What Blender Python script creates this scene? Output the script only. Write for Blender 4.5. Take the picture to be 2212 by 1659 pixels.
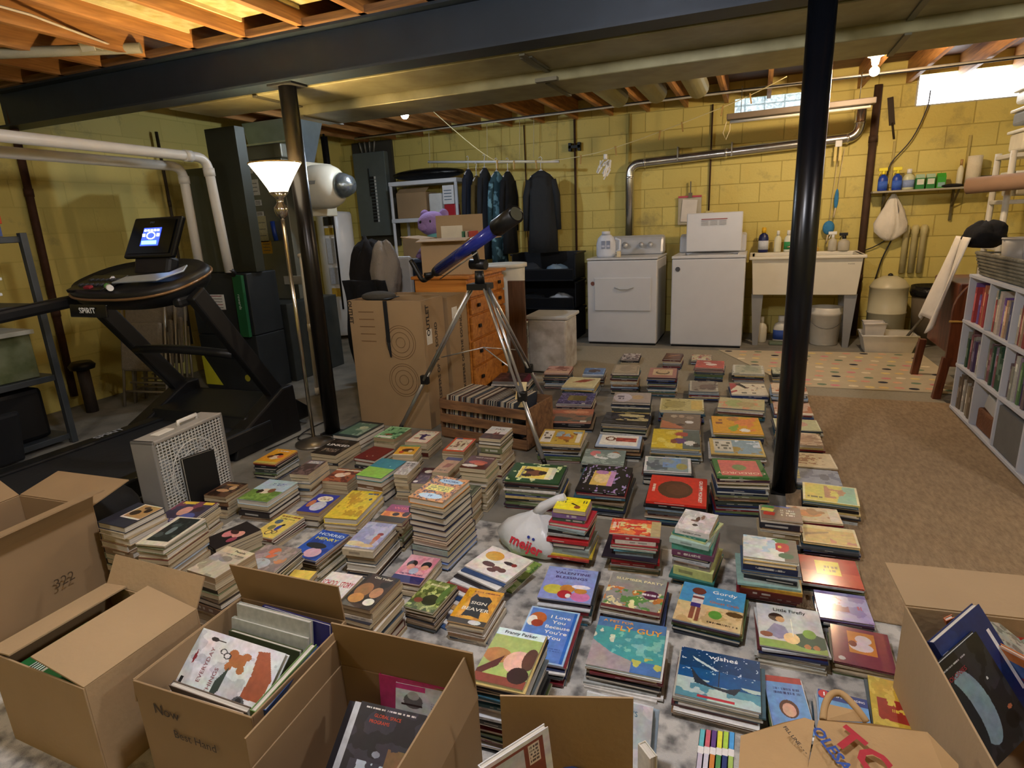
import bpy, bmesh, math, random
import numpy as np
from mathutils import Vector, Matrix, Euler
R = math.radians
sc = bpy.context.scene
for o in list(bpy.data.objects): bpy.data.objects.remove(o)
COL = sc.collection

# ------------------------------------------------------------- camera
W_, H_, F_, CAMH = 2212, 1659, 1290.0, 1.35
_dn = np.array([224, 4725, 1290.0]); _dn /= np.linalg.norm(_dn)
_z = np.array([530, -345, 1290.0]); _z -= _dn*(_z@_dn); _z /= np.linalg.norm(_z)
_x = np.cross(_dn, _z)
cam = bpy.data.cameras.new('camera'); camo = bpy.data.objects.new('camera', cam); COL.objects.link(camo)
cam.sensor_width = 36; cam.lens = 36*F_/W_; cam.clip_start = .02
M_ = Matrix(((_x[0], -_x[1], -_x[2], 0), (_z[0], -_z[1], -_z[2], 0), (-_dn[0], _dn[1], _dn[2], CAMH), (0, 0, 0, 1)))
camo.matrix_world = M_; sc.camera = camo
# measuring helpers: a sight line meets a plane of the room
def ray(px, py):
    r = np.array([px-W_/2, py-H_/2, F_]); return np.array([r@_x, r@_z, -(r@_dn)])
def fz(px, py, Z=0.0):
    d = ray(px, py); t = (Z-CAMH)/d[2]; return Vector((d[0]*t, d[1]*t, Z))
def fy(px, py, Y):
    d = ray(px, py); t = Y/d[1]; return Vector((d[0]*t, Y, CAMH+d[2]*t))
def fx(px, py, X):
    d = ray(px, py); t = X/d[0]; return Vector((X, d[1]*t, CAMH+d[2]*t))

# ------------------------------------------------------------- world, exposure
w = bpy.data.worlds.new('World'); sc.world = w; w.use_nodes = True
w.node_tree.nodes['Background'].inputs[0].default_value = (.75, .85, 1, 1)
w.node_tree.nodes['Background'].inputs[1].default_value = 1.0
vs = sc.view_settings; vs.view_transform = 'Standard'; vs.look = 'None'; vs.gamma = 1; vs.use_curve_mapping = False; vs.exposure = EXPO = 1.95
sc.cycles.use_denoising = True
sc.cycles.max_bounces = 7; sc.cycles.diffuse_bounces = 4; sc.cycles.adaptive_threshold = .02; sc.cycles.sample_clamp_indirect = 6

# ------------------------------------------------------------- materials
def lin(h):
    if isinstance(h, str):
        h = h.lstrip('#')
        if len(h) == 3: h = ''.join(c*2 for c in h)
        c = [int(h[i:i+2], 16)/255 for i in (0, 2, 4)]
    else: c = list(h)
    return tuple((v/12.92 if v <= .04045 else ((v+.055)/1.055)**2.4) for v in c)
_MC = {}
def mat(col, rough=.55, metal=0.0, var=.08, scale=9.0, bump=0.0, bscale=None, emit=0.0, trans=0.0, alpha=1.0, ior=1.45, stretch=None, name=None, col2=None, thr=None, coat=0.0):
    key = (col, rough, metal, var, scale, bump, bscale, emit, trans, alpha, stretch, col2, thr, coat)
    if key in _MC: return _MC[key]
    m = bpy.data.materials.new(name or 'paint_%s' % str(col).strip('#')); m.use_nodes = True
    nt = m.node_tree; N = nt.nodes; L = nt.links; b = N['Principled BSDF']
    c = lin(col)
    b.inputs['Roughness'].default_value = rough; b.inputs['Metallic'].default_value = metal
    b.inputs['IOR'].default_value = ior; b.inputs['Coat Weight'].default_value = coat
    tc = N.new('ShaderNodeTexCoord'); src = tc.outputs['Object']
    if stretch:
        mp = N.new('ShaderNodeMapping'); mp.inputs['Scale'].default_value = stretch; L.new(src, mp.inputs[0]); src = mp.outputs[0]
    nz = N.new('ShaderNodeTexNoise'); nz.inputs['Scale'].default_value = scale; nz.inputs['Detail'].default_value = 4; L.new(src, nz.inputs['Vector'])
    mx = N.new('ShaderNodeMix'); mx.data_type = 'RGBA'
    if col2:
        c2 = lin(col2); rp = N.new('ShaderNodeMapRange'); t = thr or (.35, .65); rp.inputs[1].default_value = t[0]; rp.inputs[2].default_value = t[1]
        L.new(nz.outputs[0], rp.inputs[0]); L.new(rp.outputs[0], mx.inputs[0])
        mx.inputs[6].default_value = (*c, 1); mx.inputs[7].default_value = (*c2, 1)
    else:
        L.new(nz.outputs[0], mx.inputs[0])
        mx.inputs[6].default_value = (*[max(0, v*(1-var*2.2)) for v in c], 1); mx.inputs[7].default_value = (*[min(1, v*(1+var*2.2)) for v in c], 1)
    L.new(mx.outputs[2], b.inputs['Base Color'])
    if bump:
        n2 = N.new('ShaderNodeTexNoise'); n2.inputs['Scale'].default_value = bscale or scale*3; n2.inputs['Detail'].default_value = 5; L.new(src, n2.inputs['Vector'])
        bp = N.new('ShaderNodeBump'); bp.inputs['Strength'].default_value = bump; bp.inputs['Distance'].default_value = .01
        L.new(n2.outputs[0], bp.inputs['Height']); L.new(bp.outputs[0], b.inputs['Normal'])
    if emit: b.inputs['Emission Color'].default_value = (*c, 1); b.inputs['Emission Strength'].default_value = emit
    if trans: b.inputs['Transmission Weight'].default_value = trans
    if alpha < 1: b.inputs['Alpha'].default_value = alpha
    _MC[key] = m; return m
def nodes_mat(name):
    m = bpy.data.materials.new(name); m.use_nodes = True; return m, m.node_tree.nodes, m.node_tree.links, m.node_tree.nodes['Principled BSDF']
def vcmat(name, rough=.45, coat=0.0, var=.12):
    m, N, L, b = nodes_mat(name)
    at = N.new('ShaderNodeVertexColor'); at.layer_name = 'Col'
    tc = N.new('ShaderNodeTexCoord'); nz = N.new('ShaderNodeTexNoise'); nz.inputs['Scale'].default_value = 60; nz.inputs['Detail'].default_value = 3
    L.new(tc.outputs['Object'], nz.inputs['Vector'])
    mr = N.new('ShaderNodeMapRange'); mr.inputs[1].default_value = .3; mr.inputs[2].default_value = .7; mr.inputs[3].default_value = 1-var; mr.inputs[4].default_value = 1+var
    L.new(nz.outputs[0], mr.inputs[0])
    vm = N.new('ShaderNodeVectorMath'); vm.operation = 'SCALE'; L.new(at.outputs[0], vm.inputs[0]); L.new(mr.outputs[0], vm.inputs['Scale'])
    L.new(vm.outputs[0], b.inputs['Base Color']); b.inputs['Roughness'].default_value = rough; b.inputs['Coat Weight'].default_value = coat
    return m
PRINT = vcmat('printed_cover', .42, .15)
PRINTM = vcmat('printed_matte', .7, 0, .1)
GLOSS = vcmat('glossy_cover', .16, .6, .05)
def block_mat(name, plane, mort='b5a150', mb_=.6):
    m, N, L, b = nodes_mat(name)
    tc = N.new('ShaderNodeTexCoord'); sp = N.new('ShaderNodeSeparateXYZ'); L.new(tc.outputs['Object'], sp.inputs[0])
    cb = N.new('ShaderNodeCombineXYZ'); L.new(sp.outputs[0 if plane == 'x' else 1], cb.inputs[0]); L.new(sp.outputs[2], cb.inputs[1])
    br = N.new('ShaderNodeTexBrick'); br.inputs['Scale'].default_value = 1.0; br.inputs['Brick Width'].default_value = .405; br.inputs['Row Height'].default_value = .203
    br.inputs['Mortar Size'].default_value = .006; br.inputs['Mortar Smooth'].default_value = .5; br.offset = .5
    br.inputs['Color1'].default_value = (*lin('d8c56c'), 1); br.inputs['Color2'].default_value = (*lin('cdb961'), 1); br.inputs['Mortar'].default_value = (*lin(mort), 1)
    L.new(cb.outputs[0], br.inputs['Vector'])
    nz = N.new('ShaderNodeTexNoise'); nz.inputs['Scale'].default_value = 2.2; nz.inputs['Detail'].default_value = 9; nz.inputs['Roughness'].default_value = .7; L.new(tc.outputs['Object'], nz.inputs['Vector'])
    mr = N.new('ShaderNodeMapRange'); mr.inputs[1].default_value = .56; mr.inputs[2].default_value = .74; L.new(nz.outputs[0], mr.inputs[0])
    mx = N.new('ShaderNodeMix'); mx.data_type = 'RGBA'; L.new(mr.outputs[0], mx.inputs[0]); L.new(br.outputs[0], mx.inputs[6]); mx.inputs[7].default_value = (*lin('95864e'), 1)
    L.new(mx.outputs[2], b.inputs['Base Color']); b.inputs['Roughness'].default_value = .62
    n2 = N.new('ShaderNodeTexNoise'); n2.inputs['Scale'].default_value = 45; n2.inputs['Detail'].default_value = 6; L.new(tc.outputs['Object'], n2.inputs['Vector'])
    ma = N.new('ShaderNodeMath'); ma.operation = 'MULTIPLY_ADD'; L.new(br.outputs['Fac'], ma.inputs[0]); ma.inputs[1].default_value = -1.2; L.new(n2.outputs[0], ma.inputs[2])
    bp = N.new('ShaderNodeBump'); bp.inputs['Strength'].default_value = mb_; bp.inputs['Distance'].default_value = .006; L.new(ma.outputs[0], bp.inputs['Height']); L.new(bp.outputs[0], b.inputs['Normal'])
    return m
def wood_mat(name, c1, c2, axis='y', rough=.6, s=1.0):
    m, N, L, b = nodes_mat(name)
    tc = N.new('ShaderNodeTexCoord'); mp = N.new('ShaderNodeMapping'); sx = [14*s, 14*s, 14*s]; sx['xyz'.index(axis)] = 1.1*s; mp.inputs['Scale'].default_value = sx
    L.new(tc.outputs['Object'], mp.inputs[0])
    nz = N.new('ShaderNodeTexNoise'); nz.inputs['Scale'].default_value = 2.2; nz.inputs['Detail'].default_value = 6; nz.inputs['Distortion'].default_value = .8; L.new(mp.outputs[0], nz.inputs['Vector'])
    cr = N.new('ShaderNodeValToRGB'); cr.color_ramp.elements[0].position = .32; cr.color_ramp.elements[1].position = .68
    cr.color_ramp.elements[0].color = (*lin(c2), 1); cr.color_ramp.elements[1].color = (*lin(c1), 1); L.new(nz.outputs[0], cr.inputs[0])
    vo = N.new('ShaderNodeTexVoronoi'); vo.inputs['Scale'].default_value = 3.2; vo.inputs['Randomness'].default_value = 1; L.new(tc.outputs['Object'], vo.inputs['Vector'])
    mr = N.new('ShaderNodeMapRange'); mr.inputs[1].default_value = .045; mr.inputs[2].default_value = .09; L.new(vo.outputs[0], mr.inputs[0])
    mx = N.new('ShaderNodeMix'); mx.data_type = 'RGBA'; L.new(mr.outputs[0], mx.inputs[0]); mx.inputs[6].default_value = (*[v*.4 for v in lin(c2)], 1); L.new(cr.outputs[0], mx.inputs[7])
    L.new(mx.outputs[2], b.inputs['Base Color']); b.inputs['Roughness'].default_value = rough
    return m
def pages_mat(name, c1, c2, sc_=900):
    m, N, L, b = nodes_mat(name)
    tc = N.new('ShaderNodeTexCoord'); mp = N.new('ShaderNodeMapping'); mp.inputs['Scale'].default_value = (3, 3, sc_); L.new(tc.outputs['Object'], mp.inputs[0])
    nz = N.new('ShaderNodeTexNoise'); nz.inputs['Scale'].default_value = 1; nz.inputs['Detail'].default_value = 2; L.new(mp.outputs[0], nz.inputs['Vector'])
    cr = N.new('ShaderNodeValToRGB'); cr.color_ramp.elements[0].position = .3; cr.color_ramp.elements[1].position = .62
    cr.color_ramp.elements[0].color = (*lin(c2), 1); cr.color_ramp.elements[1].color = (*lin(c1), 1); L.new(nz.outputs[0], cr.inputs[0])
    L.new(cr.outputs[0], b.inputs['Base Color']); b.inputs['Roughness'].default_value = .8
    return m
PAGE = {'w': pages_mat('white_pages', 'e2dccf', 'a49c8c'), 'c': pages_mat('cream_pages', 'cfc0a0', '94866a'), 't': pages_mat('tan_pages', 'b39b78', '7c6a4c')}

# ------------------------------------------------------------- mesh builder
class MB:
    def __init__(s): s.v = []; s.f = []; s.c = []; s.m = []; s.sm = []
    def add(s, vs, fs, col=None, mi=0, smooth=False, T=None):
        n = len(s.v)
        for p in vs: s.v.append(tuple(T @ Vector(p)) if T is not None else tuple(p))
        for f in fs: s.f.append([n+i for i in f]); s.c.append(col); s.m.append(mi); s.sm.append(smooth)
        return s
    def box(s, c, d, rot=None, col=None, mi=0):
        x, y, z = [q/2 for q in d]
        vs = [(-x,-y,-z),(x,-y,-z),(x,y,-z),(-x,y,-z),(-x,-y,z),(x,-y,z),(x,y,z),(-x,y,z)]
        T = Matrix.Translation(c) @ ((rot if isinstance(rot, Matrix) else Euler(rot).to_matrix().to_4x4()) if rot is not None else Matrix())
        return s.add(vs, [(0,3,2,1),(4,5,6,7),(0,1,5,4),(1,2,6,5),(2,3,7,6),(3,0,4,7)], col, mi, False, T)
    def bb(s, a, b, col=None, mi=0):
        return s.box([(a[i]+b[i])/2 for i in range(3)], [abs(b[i]-a[i]) for i in range(3)], None, col, mi)
    def bar(s, p0, p1, w, h=None, up=(0,0,1), col=None, mi=0):
        p0 = Vector(p0); p1 = Vector(p1); d = p1-p0; L = d.length; d.normalize(); u = Vector(up)
        if abs(d.dot(u)) > .98: u = Vector((0,1,0))
        x = d.cross(u).normalized(); y = x.cross(d)
        T = Matrix.Translation((p0+p1)/2) @ Matrix((x, y, d)).transposed().to_4x4()
        return s.box((0,0,0), (w, h or w, L), None, col, mi) if False else s._tb((w, h or w, L), T, col, mi)
    def _tb(s, d, T, col, mi):
        x, y, z = [q/2 for q in d]
        vs = [(-x,-y,-z),(x,-y,-z),(x,y,-z),(-x,y,-z),(-x,-y,z),(x,-y,z),(x,y,z),(-x,y,z)]
        return s.add(vs, [(0,3,2,1),(4,5,6,7),(0,1,5,4),(1,2,6,5),(2,3,7,6),(3,0,4,7)], col, mi, False, T)
    def tube(s, pts, r, n=10, col=None, mi=0, cap=True, closed=False):
        pts = [Vector(p) for p in pts]; m = len(pts); rr = r if isinstance(r, (list, tuple)) else [r]*m
        vs = []; prev = None
        for i, p in enumerate(pts):
            d = (pts[min(i+1, m-1)]-pts[max(i-1, 0)]).normalized()
            if prev is None: u = Vector((0,0,1)) if abs(d.z) < .9 else Vector((1,0,0)); x = d.cross(u).normalized()
            else: x = (prev-d*prev.dot(d)).normalized()
            prev = x; y = d.cross(x)
            for k in range(n):
                a = 2*math.pi*k/n; vs.append(p+(x*math.cos(a)+y*math.sin(a))*rr[i])
        fs = [(i*n+k, i*n+(k+1)%n, (i+1)*n+(k+1)%n, (i+1)*n+k) for i in range(m-1) for k in range(n)]
        s.add(vs, fs, col, mi, True)
        if cap:
            b = len(s.v)-len(vs); s.f.append([b+k for k in range(n)][::-1]); s.f.append([b+(m-1)*n+k for k in range(n)])
            s.c += [col]*2; s.m += [mi]*2; s.sm += [False]*2
        return s
    def lathe(s, prof, c=(0,0,0), n=24, T=None, col=None, mi=0, smooth=True, sx=1, sy=1):
        vs = []; m = len(prof)
        for r, z in prof:
            for k in range(n):
                a = 2*math.pi*k/n; vs.append((c[0]+r*math.cos(a)*sx, c[1]+r*math.sin(a)*sy, c[2]+z))
        fs = [(i*n+k, i*n+(k+1)%n, (i+1)*n+(k+1)%n, (i+1)*n+k) for i in range(m-1) for k in range(n)]
        s.add(vs, fs, col, mi, smooth, T)
        b = len(s.v)-len(vs)
        if prof[0][0] > 1e-5: s.f.append([b+k for k in range(n)][::-1]); s.c.append(col); s.m.append(mi); s.sm.append(False)
        if prof[-1][0] > 1e-5: s.f.append([b+(m-1)*n+k for k in range(n)]); s.c.append(col); s.m.append(mi); s.sm.append(False)
        return s
    def prism(s, poly, T, t, col=None, mi=0):
        n = len(poly); vs = [(x, y, 0) for x, y in poly]+[(x, y, t) for x, y in poly]
        fs = [list(range(n))[::-1], [n+i for i in range(n)]]+[(i, (i+1)%n, n+(i+1)%n, n+i) for i in range(n)]
        return s.add(vs, fs, col, mi, False, T)
    def slab(s, quad, t, col=None, mi=0):
        q = [Vector(p) for p in quad]; nrm = (q[1]-q[0]).cross(q[-1]-q[0]).normalized()*t; n = len(q)
        vs = q+[p+nrm for p in q]
        return s.add(vs, [list(range(n))[::-1], [n+i for i in range(n)]]+[(i, (i+1)%n, n+(i+1)%n, n+i) for i in range(n)], col, mi)
    def sph(s, c, r, n=16, m=10, col=None, mi=0, T=None):
        r = (r, r, r) if not isinstance(r, (tuple, list)) else r
        vs = [(c[0], c[1], c[2]-r[2])]
        for i in range(1, m):
            a = math.pi*i/m
            for k in range(n):
                b = 2*math.pi*k/n; vs.append((c[0]+r[0]*math.sin(a)*math.cos(b), c[1]+r[1]*math.sin(a)*math.sin(b), c[2]-r[2]*math.cos(a)))
        vs.append((c[0], c[1], c[2]+r[2])); e = len(vs)-1
        fs = [(0, 1+(k+1)%n, 1+k) for k in range(n)]+[(1+i*n+k, 1+i*n+(k+1)%n, 1+(i+1)*n+(k+1)%n, 1+(i+1)*n+k) for i in range(m-2) for k in range(n)]+[(e, 1+(m-2)*n+k, 1+(m-2)*n+(k+1)%n) for k in range(n)]
        return s.add(vs, fs, col, mi, True, T)
    def cloth(s, fn, nu, nv, t=.004, col=None, mi=0):
        P = [[Vector(fn(i/nu, j/nv)) for j in range(nv+1)] for i in range(nu+1)]
        vs = [p for r_ in P for p in r_]; k = nv+1; fs = [(i*k+j, (i+1)*k+j, (i+1)*k+j+1, i*k+j+1) for i in range(nu) for j in range(nv)]
        return s.add(vs, fs, col, mi, True)
    def mesh(s, name, mats, origin):
        me = bpy.data.meshes.new(name); ox, oy, oz = origin
        me.from_pydata([(x-ox, y-oy, z-oz) for x, y, z in s.v], [], s.f)
        for m in mats: me.materials.append(m)
        me.polygons.foreach_set('material_index', s.m); me.polygons.foreach_set('use_smooth', s.sm)
        if any(c is not None for c in s.c):
            ca = me.color_attributes.new('Col', 'FLOAT_COLOR', 'CORNER')
            arr = []
            for f, c in zip(s.f, s.c):
                c = c or (.5, .5, .5); arr += [c[0], c[1], c[2], 1]*len(f)
            ca.data.foreach_set('color', arr)
        me.update(); return me
LOC = {}
def put(name, mb, m, parent=None, bevel=0, solid=0, sub=0, org=None, **tags):
    """link one mesh given in room coordinates; a top-level one gets its origin at its base"""
    mats = m if isinstance(m, (list, tuple)) else [m]
    if parent is not None: org = LOC[parent.name]
    elif org is None:
        a = np.array(mb.v); lo, hi = a.min(0), a.max(0); org = ((lo[0]+hi[0])/2, (lo[1]+hi[1])/2, lo[2])
    o = bpy.data.objects.new(name, mb.mesh(name, mats, org)); COL.objects.link(o)
    if parent is None: o.location = org
    else: o.parent = parent
    LOC[o.name] = tuple(org)
    if solid: d = o.modifiers.new('s', 'SOLIDIFY'); d.thickness = solid; d.offset = 0
    if bevel: d = o.modifiers.new('b', 'BEVEL'); d.width = bevel; d.segments = 2; d.limit_method = 'ANGLE'; d.angle_limit = R(40)
    if sub: d = o.modifiers.new('u', 'SUBSURF'); d.levels = sub; d.render_levels = sub
    for k, v in tags.items(): o[k] = v
    return o
def thing(name, label, cat, loc, group=None):
    o = bpy.data.objects.new(name, None); COL.objects.link(o); o.location = loc; o.empty_display_size = .1
    o['label'] = label; o['category'] = cat
    if group: o['group'] = group
    LOC[o.name] = tuple(loc); return o
def one(name, label, cat, mb, m, group=None, **k):
    o = put(name, mb, m, **k); o['label'] = label; o['category'] = cat
    if group: o['group'] = group
    return o
def struct(name, mb, m, **k): return put(name, mb, m, kind='structure', **k)
_TC = {}
def text_mb(mb, txt, T, h, col=None, mi=0, t=.0006, align='CENTER', bold=0.0):
    """flat raised lettering, h = cap height"""
    if (txt, align, bold) not in _TC:
        cu = bpy.data.curves.new('lettering', 'FONT'); cu.body = txt; cu.align_x = align; cu.align_y = 'CENTER'; cu.size = 1; cu.offset = bold; cu.resolution_u = 2
        o = bpy.data.objects.new('lettering', cu); me = o.to_mesh()
        _TC[(txt, align, bold)] = ([tuple(v.co) for v in me.vertices], [tuple(p.vertices) for p in me.polygons])
        o.to_mesh_clear(); bpy.data.objects.remove(o); bpy.data.curves.remove(cu)
    vs, fs = _TC[(txt, align, bold)]
    return mb.add([(x*h*1.4, y*h*1.4, t) for x, y, z in vs], fs, col, mi, False, T)
def frame_T(o, xa, ya):
    """local frame: x along xa, y along ya, z out of the surface"""
    xa = Vector(xa).normalized(); ya = Vector(ya); ya = (ya-xa*ya.dot(xa)).normalized(); za = xa.cross(ya)
    return Matrix.Translation(o) @ Matrix((xa, ya, za)).transposed().to_4x4()
# ------------------------------------------------------------- lamps of the room, plus added globes out of view
XL, XR, YF, YB, ZC = -5.3, 3.3, -1.8, 7.2, 2.66
JB = 2.44   # joist underside
def bulb(label, p, col, power, r=.033):
    t = thing('ceiling_bulb', label, 'light bulb', (p[0], p[1], p[2]-.06))
    g = MB().sph((p[0], p[1], p[2]), r).lathe([(.016, r*.7), (.013, .06)], p, 12)
    put('bulb_glass', g, mat(col, .3, emit=power), t)
    put('socket', MB().lathe([(.05, .115), (.055, .1), (.03, .09), (.022, .045)], p, 16), mat('d8d2c4', .4), t)
    put('mounting_box', MB().lathe([(.055, .16), (.055, .115)], p, 8), mat('8a8880', .4, .6), t)
    return t
bulb('cool white bare bulb glowing in the joists above the clothes rail', (-2.9, 4.9, 2.28), 'dcecff', 240)
bulb('warm bare bulb glowing in the joists above the laundry tub', (.73, 5.45, 2.28), 'ffe2bc', 400)
bulb('added unseen ceiling globe lighting the book stacks nearest the viewer', (-.55, .95, 2.26), 'f6f6ff', 80, .09)  # unseen globe, added to light the foreground books
bulb('added unseen ceiling globe lighting the front left cartons', (-2.5, .1, 2.26), 'fff6ee', 34, .09)  # added out of view as fill for the left side
bulb('added unseen ceiling globe lighting the carpet by the white bookshelf', (1.9, 1.6, 2.26), 'f8f4f4', 50, .09)  # added out of view as fill for the right side

# ------------------------------------------------------------- shell
concrete = mat('8b867a', .8, var=.16, scale=5, bump=.3, bscale=40, name='concrete', col2='6e6a60', thr=(.35, .7))
struct('floor', MB().bb((XL, YF, -.08), (XR, YB, 0)), concrete)
# window openings on the far wall
w1 = (fy(1590, 243, 7.2), fy(1750, 205, 7.2)); w2 = (fy(1980, 230, 7.2), fy(2212, 150, 7.2))
X1a, X1b, Z1a, Z1b = -.29, .48, 2.30, 2.47
X2a, X2b, Z2a, Z2b = 1.34, 2.3, 2.235, 2.50
wb = MB()
def wall_piece(a, b, z0, z1): wb.bb((a, YB, z0), (b, YB+.2, z1))
wall_piece(XL-.2, X1a, 0, ZC); wall_piece(X1b, X2a, 0, ZC); wall_piece(X2b, XR+.2, 0, ZC)
wall_piece(X1a, X1b, 0, Z1a); wall_piece(X1a, X1b, Z1b, ZC); wall_piece(X2a, X2b, 0, Z2a); wall_piece(X2a, X2b, Z2b, ZC)
struct('wall_back', wb, block_mat('yellow_blocks_back', 'x'), org=(0, 0, 0))
struct('wall_left', MB().bb((XL-.2, YF, 0), (XL, YB, ZC)), block_mat('yellow_blocks_left', 'y', 'c9b65e', .35), org=(0, 0, 0))
struct('wall_right', MB().bb((XR, YF, 0), (XR+.2, YB, ZC)), block_mat('yellow_blocks_right', 'y'), org=(0, 0, 0))
struct('wall_front', MB().bb((XL, YF-.2, 0), (XR, YF, ZC)), block_mat('yellow_blocks_front', 'x'), org=(0, 0, 0))
def glass_block_mat():
    m, N, L, b = nodes_mat('glass_blocks_daylit')
    tc = N.new('ShaderNodeTexCoord'); sp = N.new('ShaderNodeSeparateXYZ'); L.new(tc.outputs['Object'], sp.inputs[0])
    cb = N.new('ShaderNodeCombineXYZ'); L.new(sp.outputs[0], cb.inputs[0]); L.new(sp.outputs[2], cb.inputs[1])
    nz = N.new('ShaderNodeTexNoise'); nz.inputs['Scale'].default_value = 28; nz.inputs['Distortion'].default_value = 1.5; L.new(cb.outputs[0], nz.inputs['Vector'])
    br = N.new('ShaderNodeTexBrick'); br.offset = 0; br.inputs['Scale'].default_value = 1; br.inputs['Brick Width'].default_value = .19; br.inputs['Row Height'].default_value = .1; br.inputs['Mortar Size'].default_value = .007
    br.inputs['Color1'].default_value = (1, 1, 1, 1); br.inputs['Color2'].default_value = (.8, .8, .8, 1); br.inputs['Mortar'].default_value = (.25, .32, .36, 1); L.new(cb.outputs[0], br.inputs['Vector'])
    cr = N.new('ShaderNodeValToRGB'); cr.color_ramp.elements[0].position = .38; cr.color_ramp.elements[1].position = .6
    cr.color_ramp.elements[0].color = (.3, .42, .5, 1); cr.color_ramp.elements[1].color = (.75, .92, 1, 1); L.new(nz.outputs[0], cr.inputs[0])
    mx = N.new('ShaderNodeMix'); mx.data_type = 'RGBA'; mx.blend_type = 'MULTIPLY'; mx.inputs[0].default_value = 1; L.new(cr.outputs[0], mx.inputs[6]); L.new(br.outputs[0], mx.inputs[7])
    L.new(mx.outputs[2], b.inputs['Emission Color']); b.inputs['Emission Strength'].default_value = .34
    b.inputs['Base Color'].default_value = (.4, .5, .55, 1); b.inputs['Roughness'].default_value = .1
    return m
struct('window_1', MB().bb((X1a, YB+.03, Z1a), (X1b, YB+.1, Z1b)), glass_block_mat(), org=(0, 0, 0))
w2o = struct('window_2', MB().bb((X2a, YB+.06, Z2a), (X2b, YB+.1, Z2b)), mat('eef6ff', .2, emit=2.6, name='bright_daylight_pane'))
fr = MB(); fr.bb((X2a, YB-.005, Z2a-.012), (X2b, YB+.06, Z2a)); fr.bb((X2a-.01, YB-.005, Z2a), (X2a+.006, YB+.06, Z2b))
put('window_frame', fr, mat('b9b7a8', .5), w2o)
# plank subfloor above the joists, sheet-metal panning in the bays near the beam
plank = wood_mat('subfloor_planks', '6b4327', '38200f', 'x')
struct('ceiling', MB().bb((XL, YF, ZC-.02), (XR, YB, ZC+.1)), plank)
jw = wood_mat('joist_wood', 'c28a4c', '87592e', 'y', .55)
jx0 = -3.22
for k in range(-5, 17):
    x = jx0+.407*k
    if XL+.05 < x < XR-.05:
        o = struct('ceiling_joist', MB().bb((x-.02, YF, JB), (x+.02, YB, ZC-.02)), jw)
for k in range(0, 6):
    x = jx0+.407*k
    struct('ceiling_panning', MB().bb((x+.022, .3, JB+.09), (x+.385, 3.0, JB+.095)), mat('d6cf9e', .45, .0, var=.06, scale=14, col2='b5a96a'), )
    struct('ceiling_cleat', MB().bb((x+.02, .3, JB+.07), (x+.032, 3.0, JB+.12)), mat('d9cf9c', .5))
# steel I-beam across the room
bm = MB(); BZ = 2.19
bm.bb((XL, 3.05, BZ), (XR, 3.21, BZ+.014)).bb((XL, 3.05, JB-.014), (XR, 3.21, JB)).bb((XL, 3.12, BZ+.014), (XR, 3.14, JB-.014))
steel = mat('1c2732', .5, .2, var=.14, scale=6, bump=.1)
struct('ceiling_beam', bm, steel)
sl = MB().bb((XL, 3.02, JB), (XR, 3.22, JB+.035)); struct('trim_1', sl, wood_mat('sill_plate_wood', '7d5b38', '4c3420', 'x'))

# ------------------------------------------------------------- posts
def post(px, py, r, label, col, ztop=BZ):
    p = fz(px, py); t = thing('support_post', label, 'post', (p.x, 3.13 if py < 1000 else 3.0, 0))
    x, y, _ = t.location
    put('shaft', MB().tube([(x, y, .006), (x, y, ztop-.012)], r, 24), col, t)
    put('cap_plate', MB().bb((x-.09, y-.07, ztop-.012), (x+.09, y+.07, ztop)), mat('1c1d1f', .5, .4), t)
    put('base_plate', MB().bb((x-.06, y-.06, 0), (x+.06, y+.06, .008)), mat('1c1d1f', .5, .4), t)
    return t
post(738, 925, .052, 'dark scuffed steel post behind the floor lamp', mat('2b2825', .3, .7, var=.3, scale=5, name='worn_dark_steel'))
post(1693, 1063, .055, 'glossy black steel post rising from the picture book stacks', mat('0b0e14', .28, .1, var=.1, name='black_gloss_paint'))

# ------------------------------------------------------------- floor coverings
def floor_cloth(name, label, x0, y0, x1, y1, z, t, m, rot=0):
    g = MB(); c = Matrix.Translation(((x0+x1)/2, (y0+y1)/2, 0)) @ Matrix.Rotation(R(rot), 4, 'Z')
    g.box((0, 0, z+t/2), (x1-x0, y1-y0, t)); g.v = [tuple(c @ Vector(v)) for v in g.v]
    return one(name, label, 'rug', g, m, bevel=.002)
floor_cloth('carpet', 'thin beige carpet lying behind the far book stacks', -2.15, 4.6, 1.28, 6.2, 0, .004, mat('a39a84', .95, var=.09, scale=60, bump=.5, bscale=400))
floor_cloth('carpet', 'brown ribbed carpet running beside the white bookshelf', .2, 2.02, 2.6, 4.72, .0045, .006, mat('b49a76', .95, var=.1, scale=70, bump=.9, bscale=260, stretch=(1, .35, 1), col2='967e60', thr=(.3, .7), name='ribbed_brown_carpet'))
floor_cloth('area_rug', 'mottled grey and white rug under the nearest book stacks', -2.3, -.6, 2.2, 2.28, .0, .004, mat('cbc8c0', .95, scale=17, bump=.5, bscale=300, col2='6f6e6b', thr=(.44, .66), name='mottled_grey_rug'))
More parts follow.
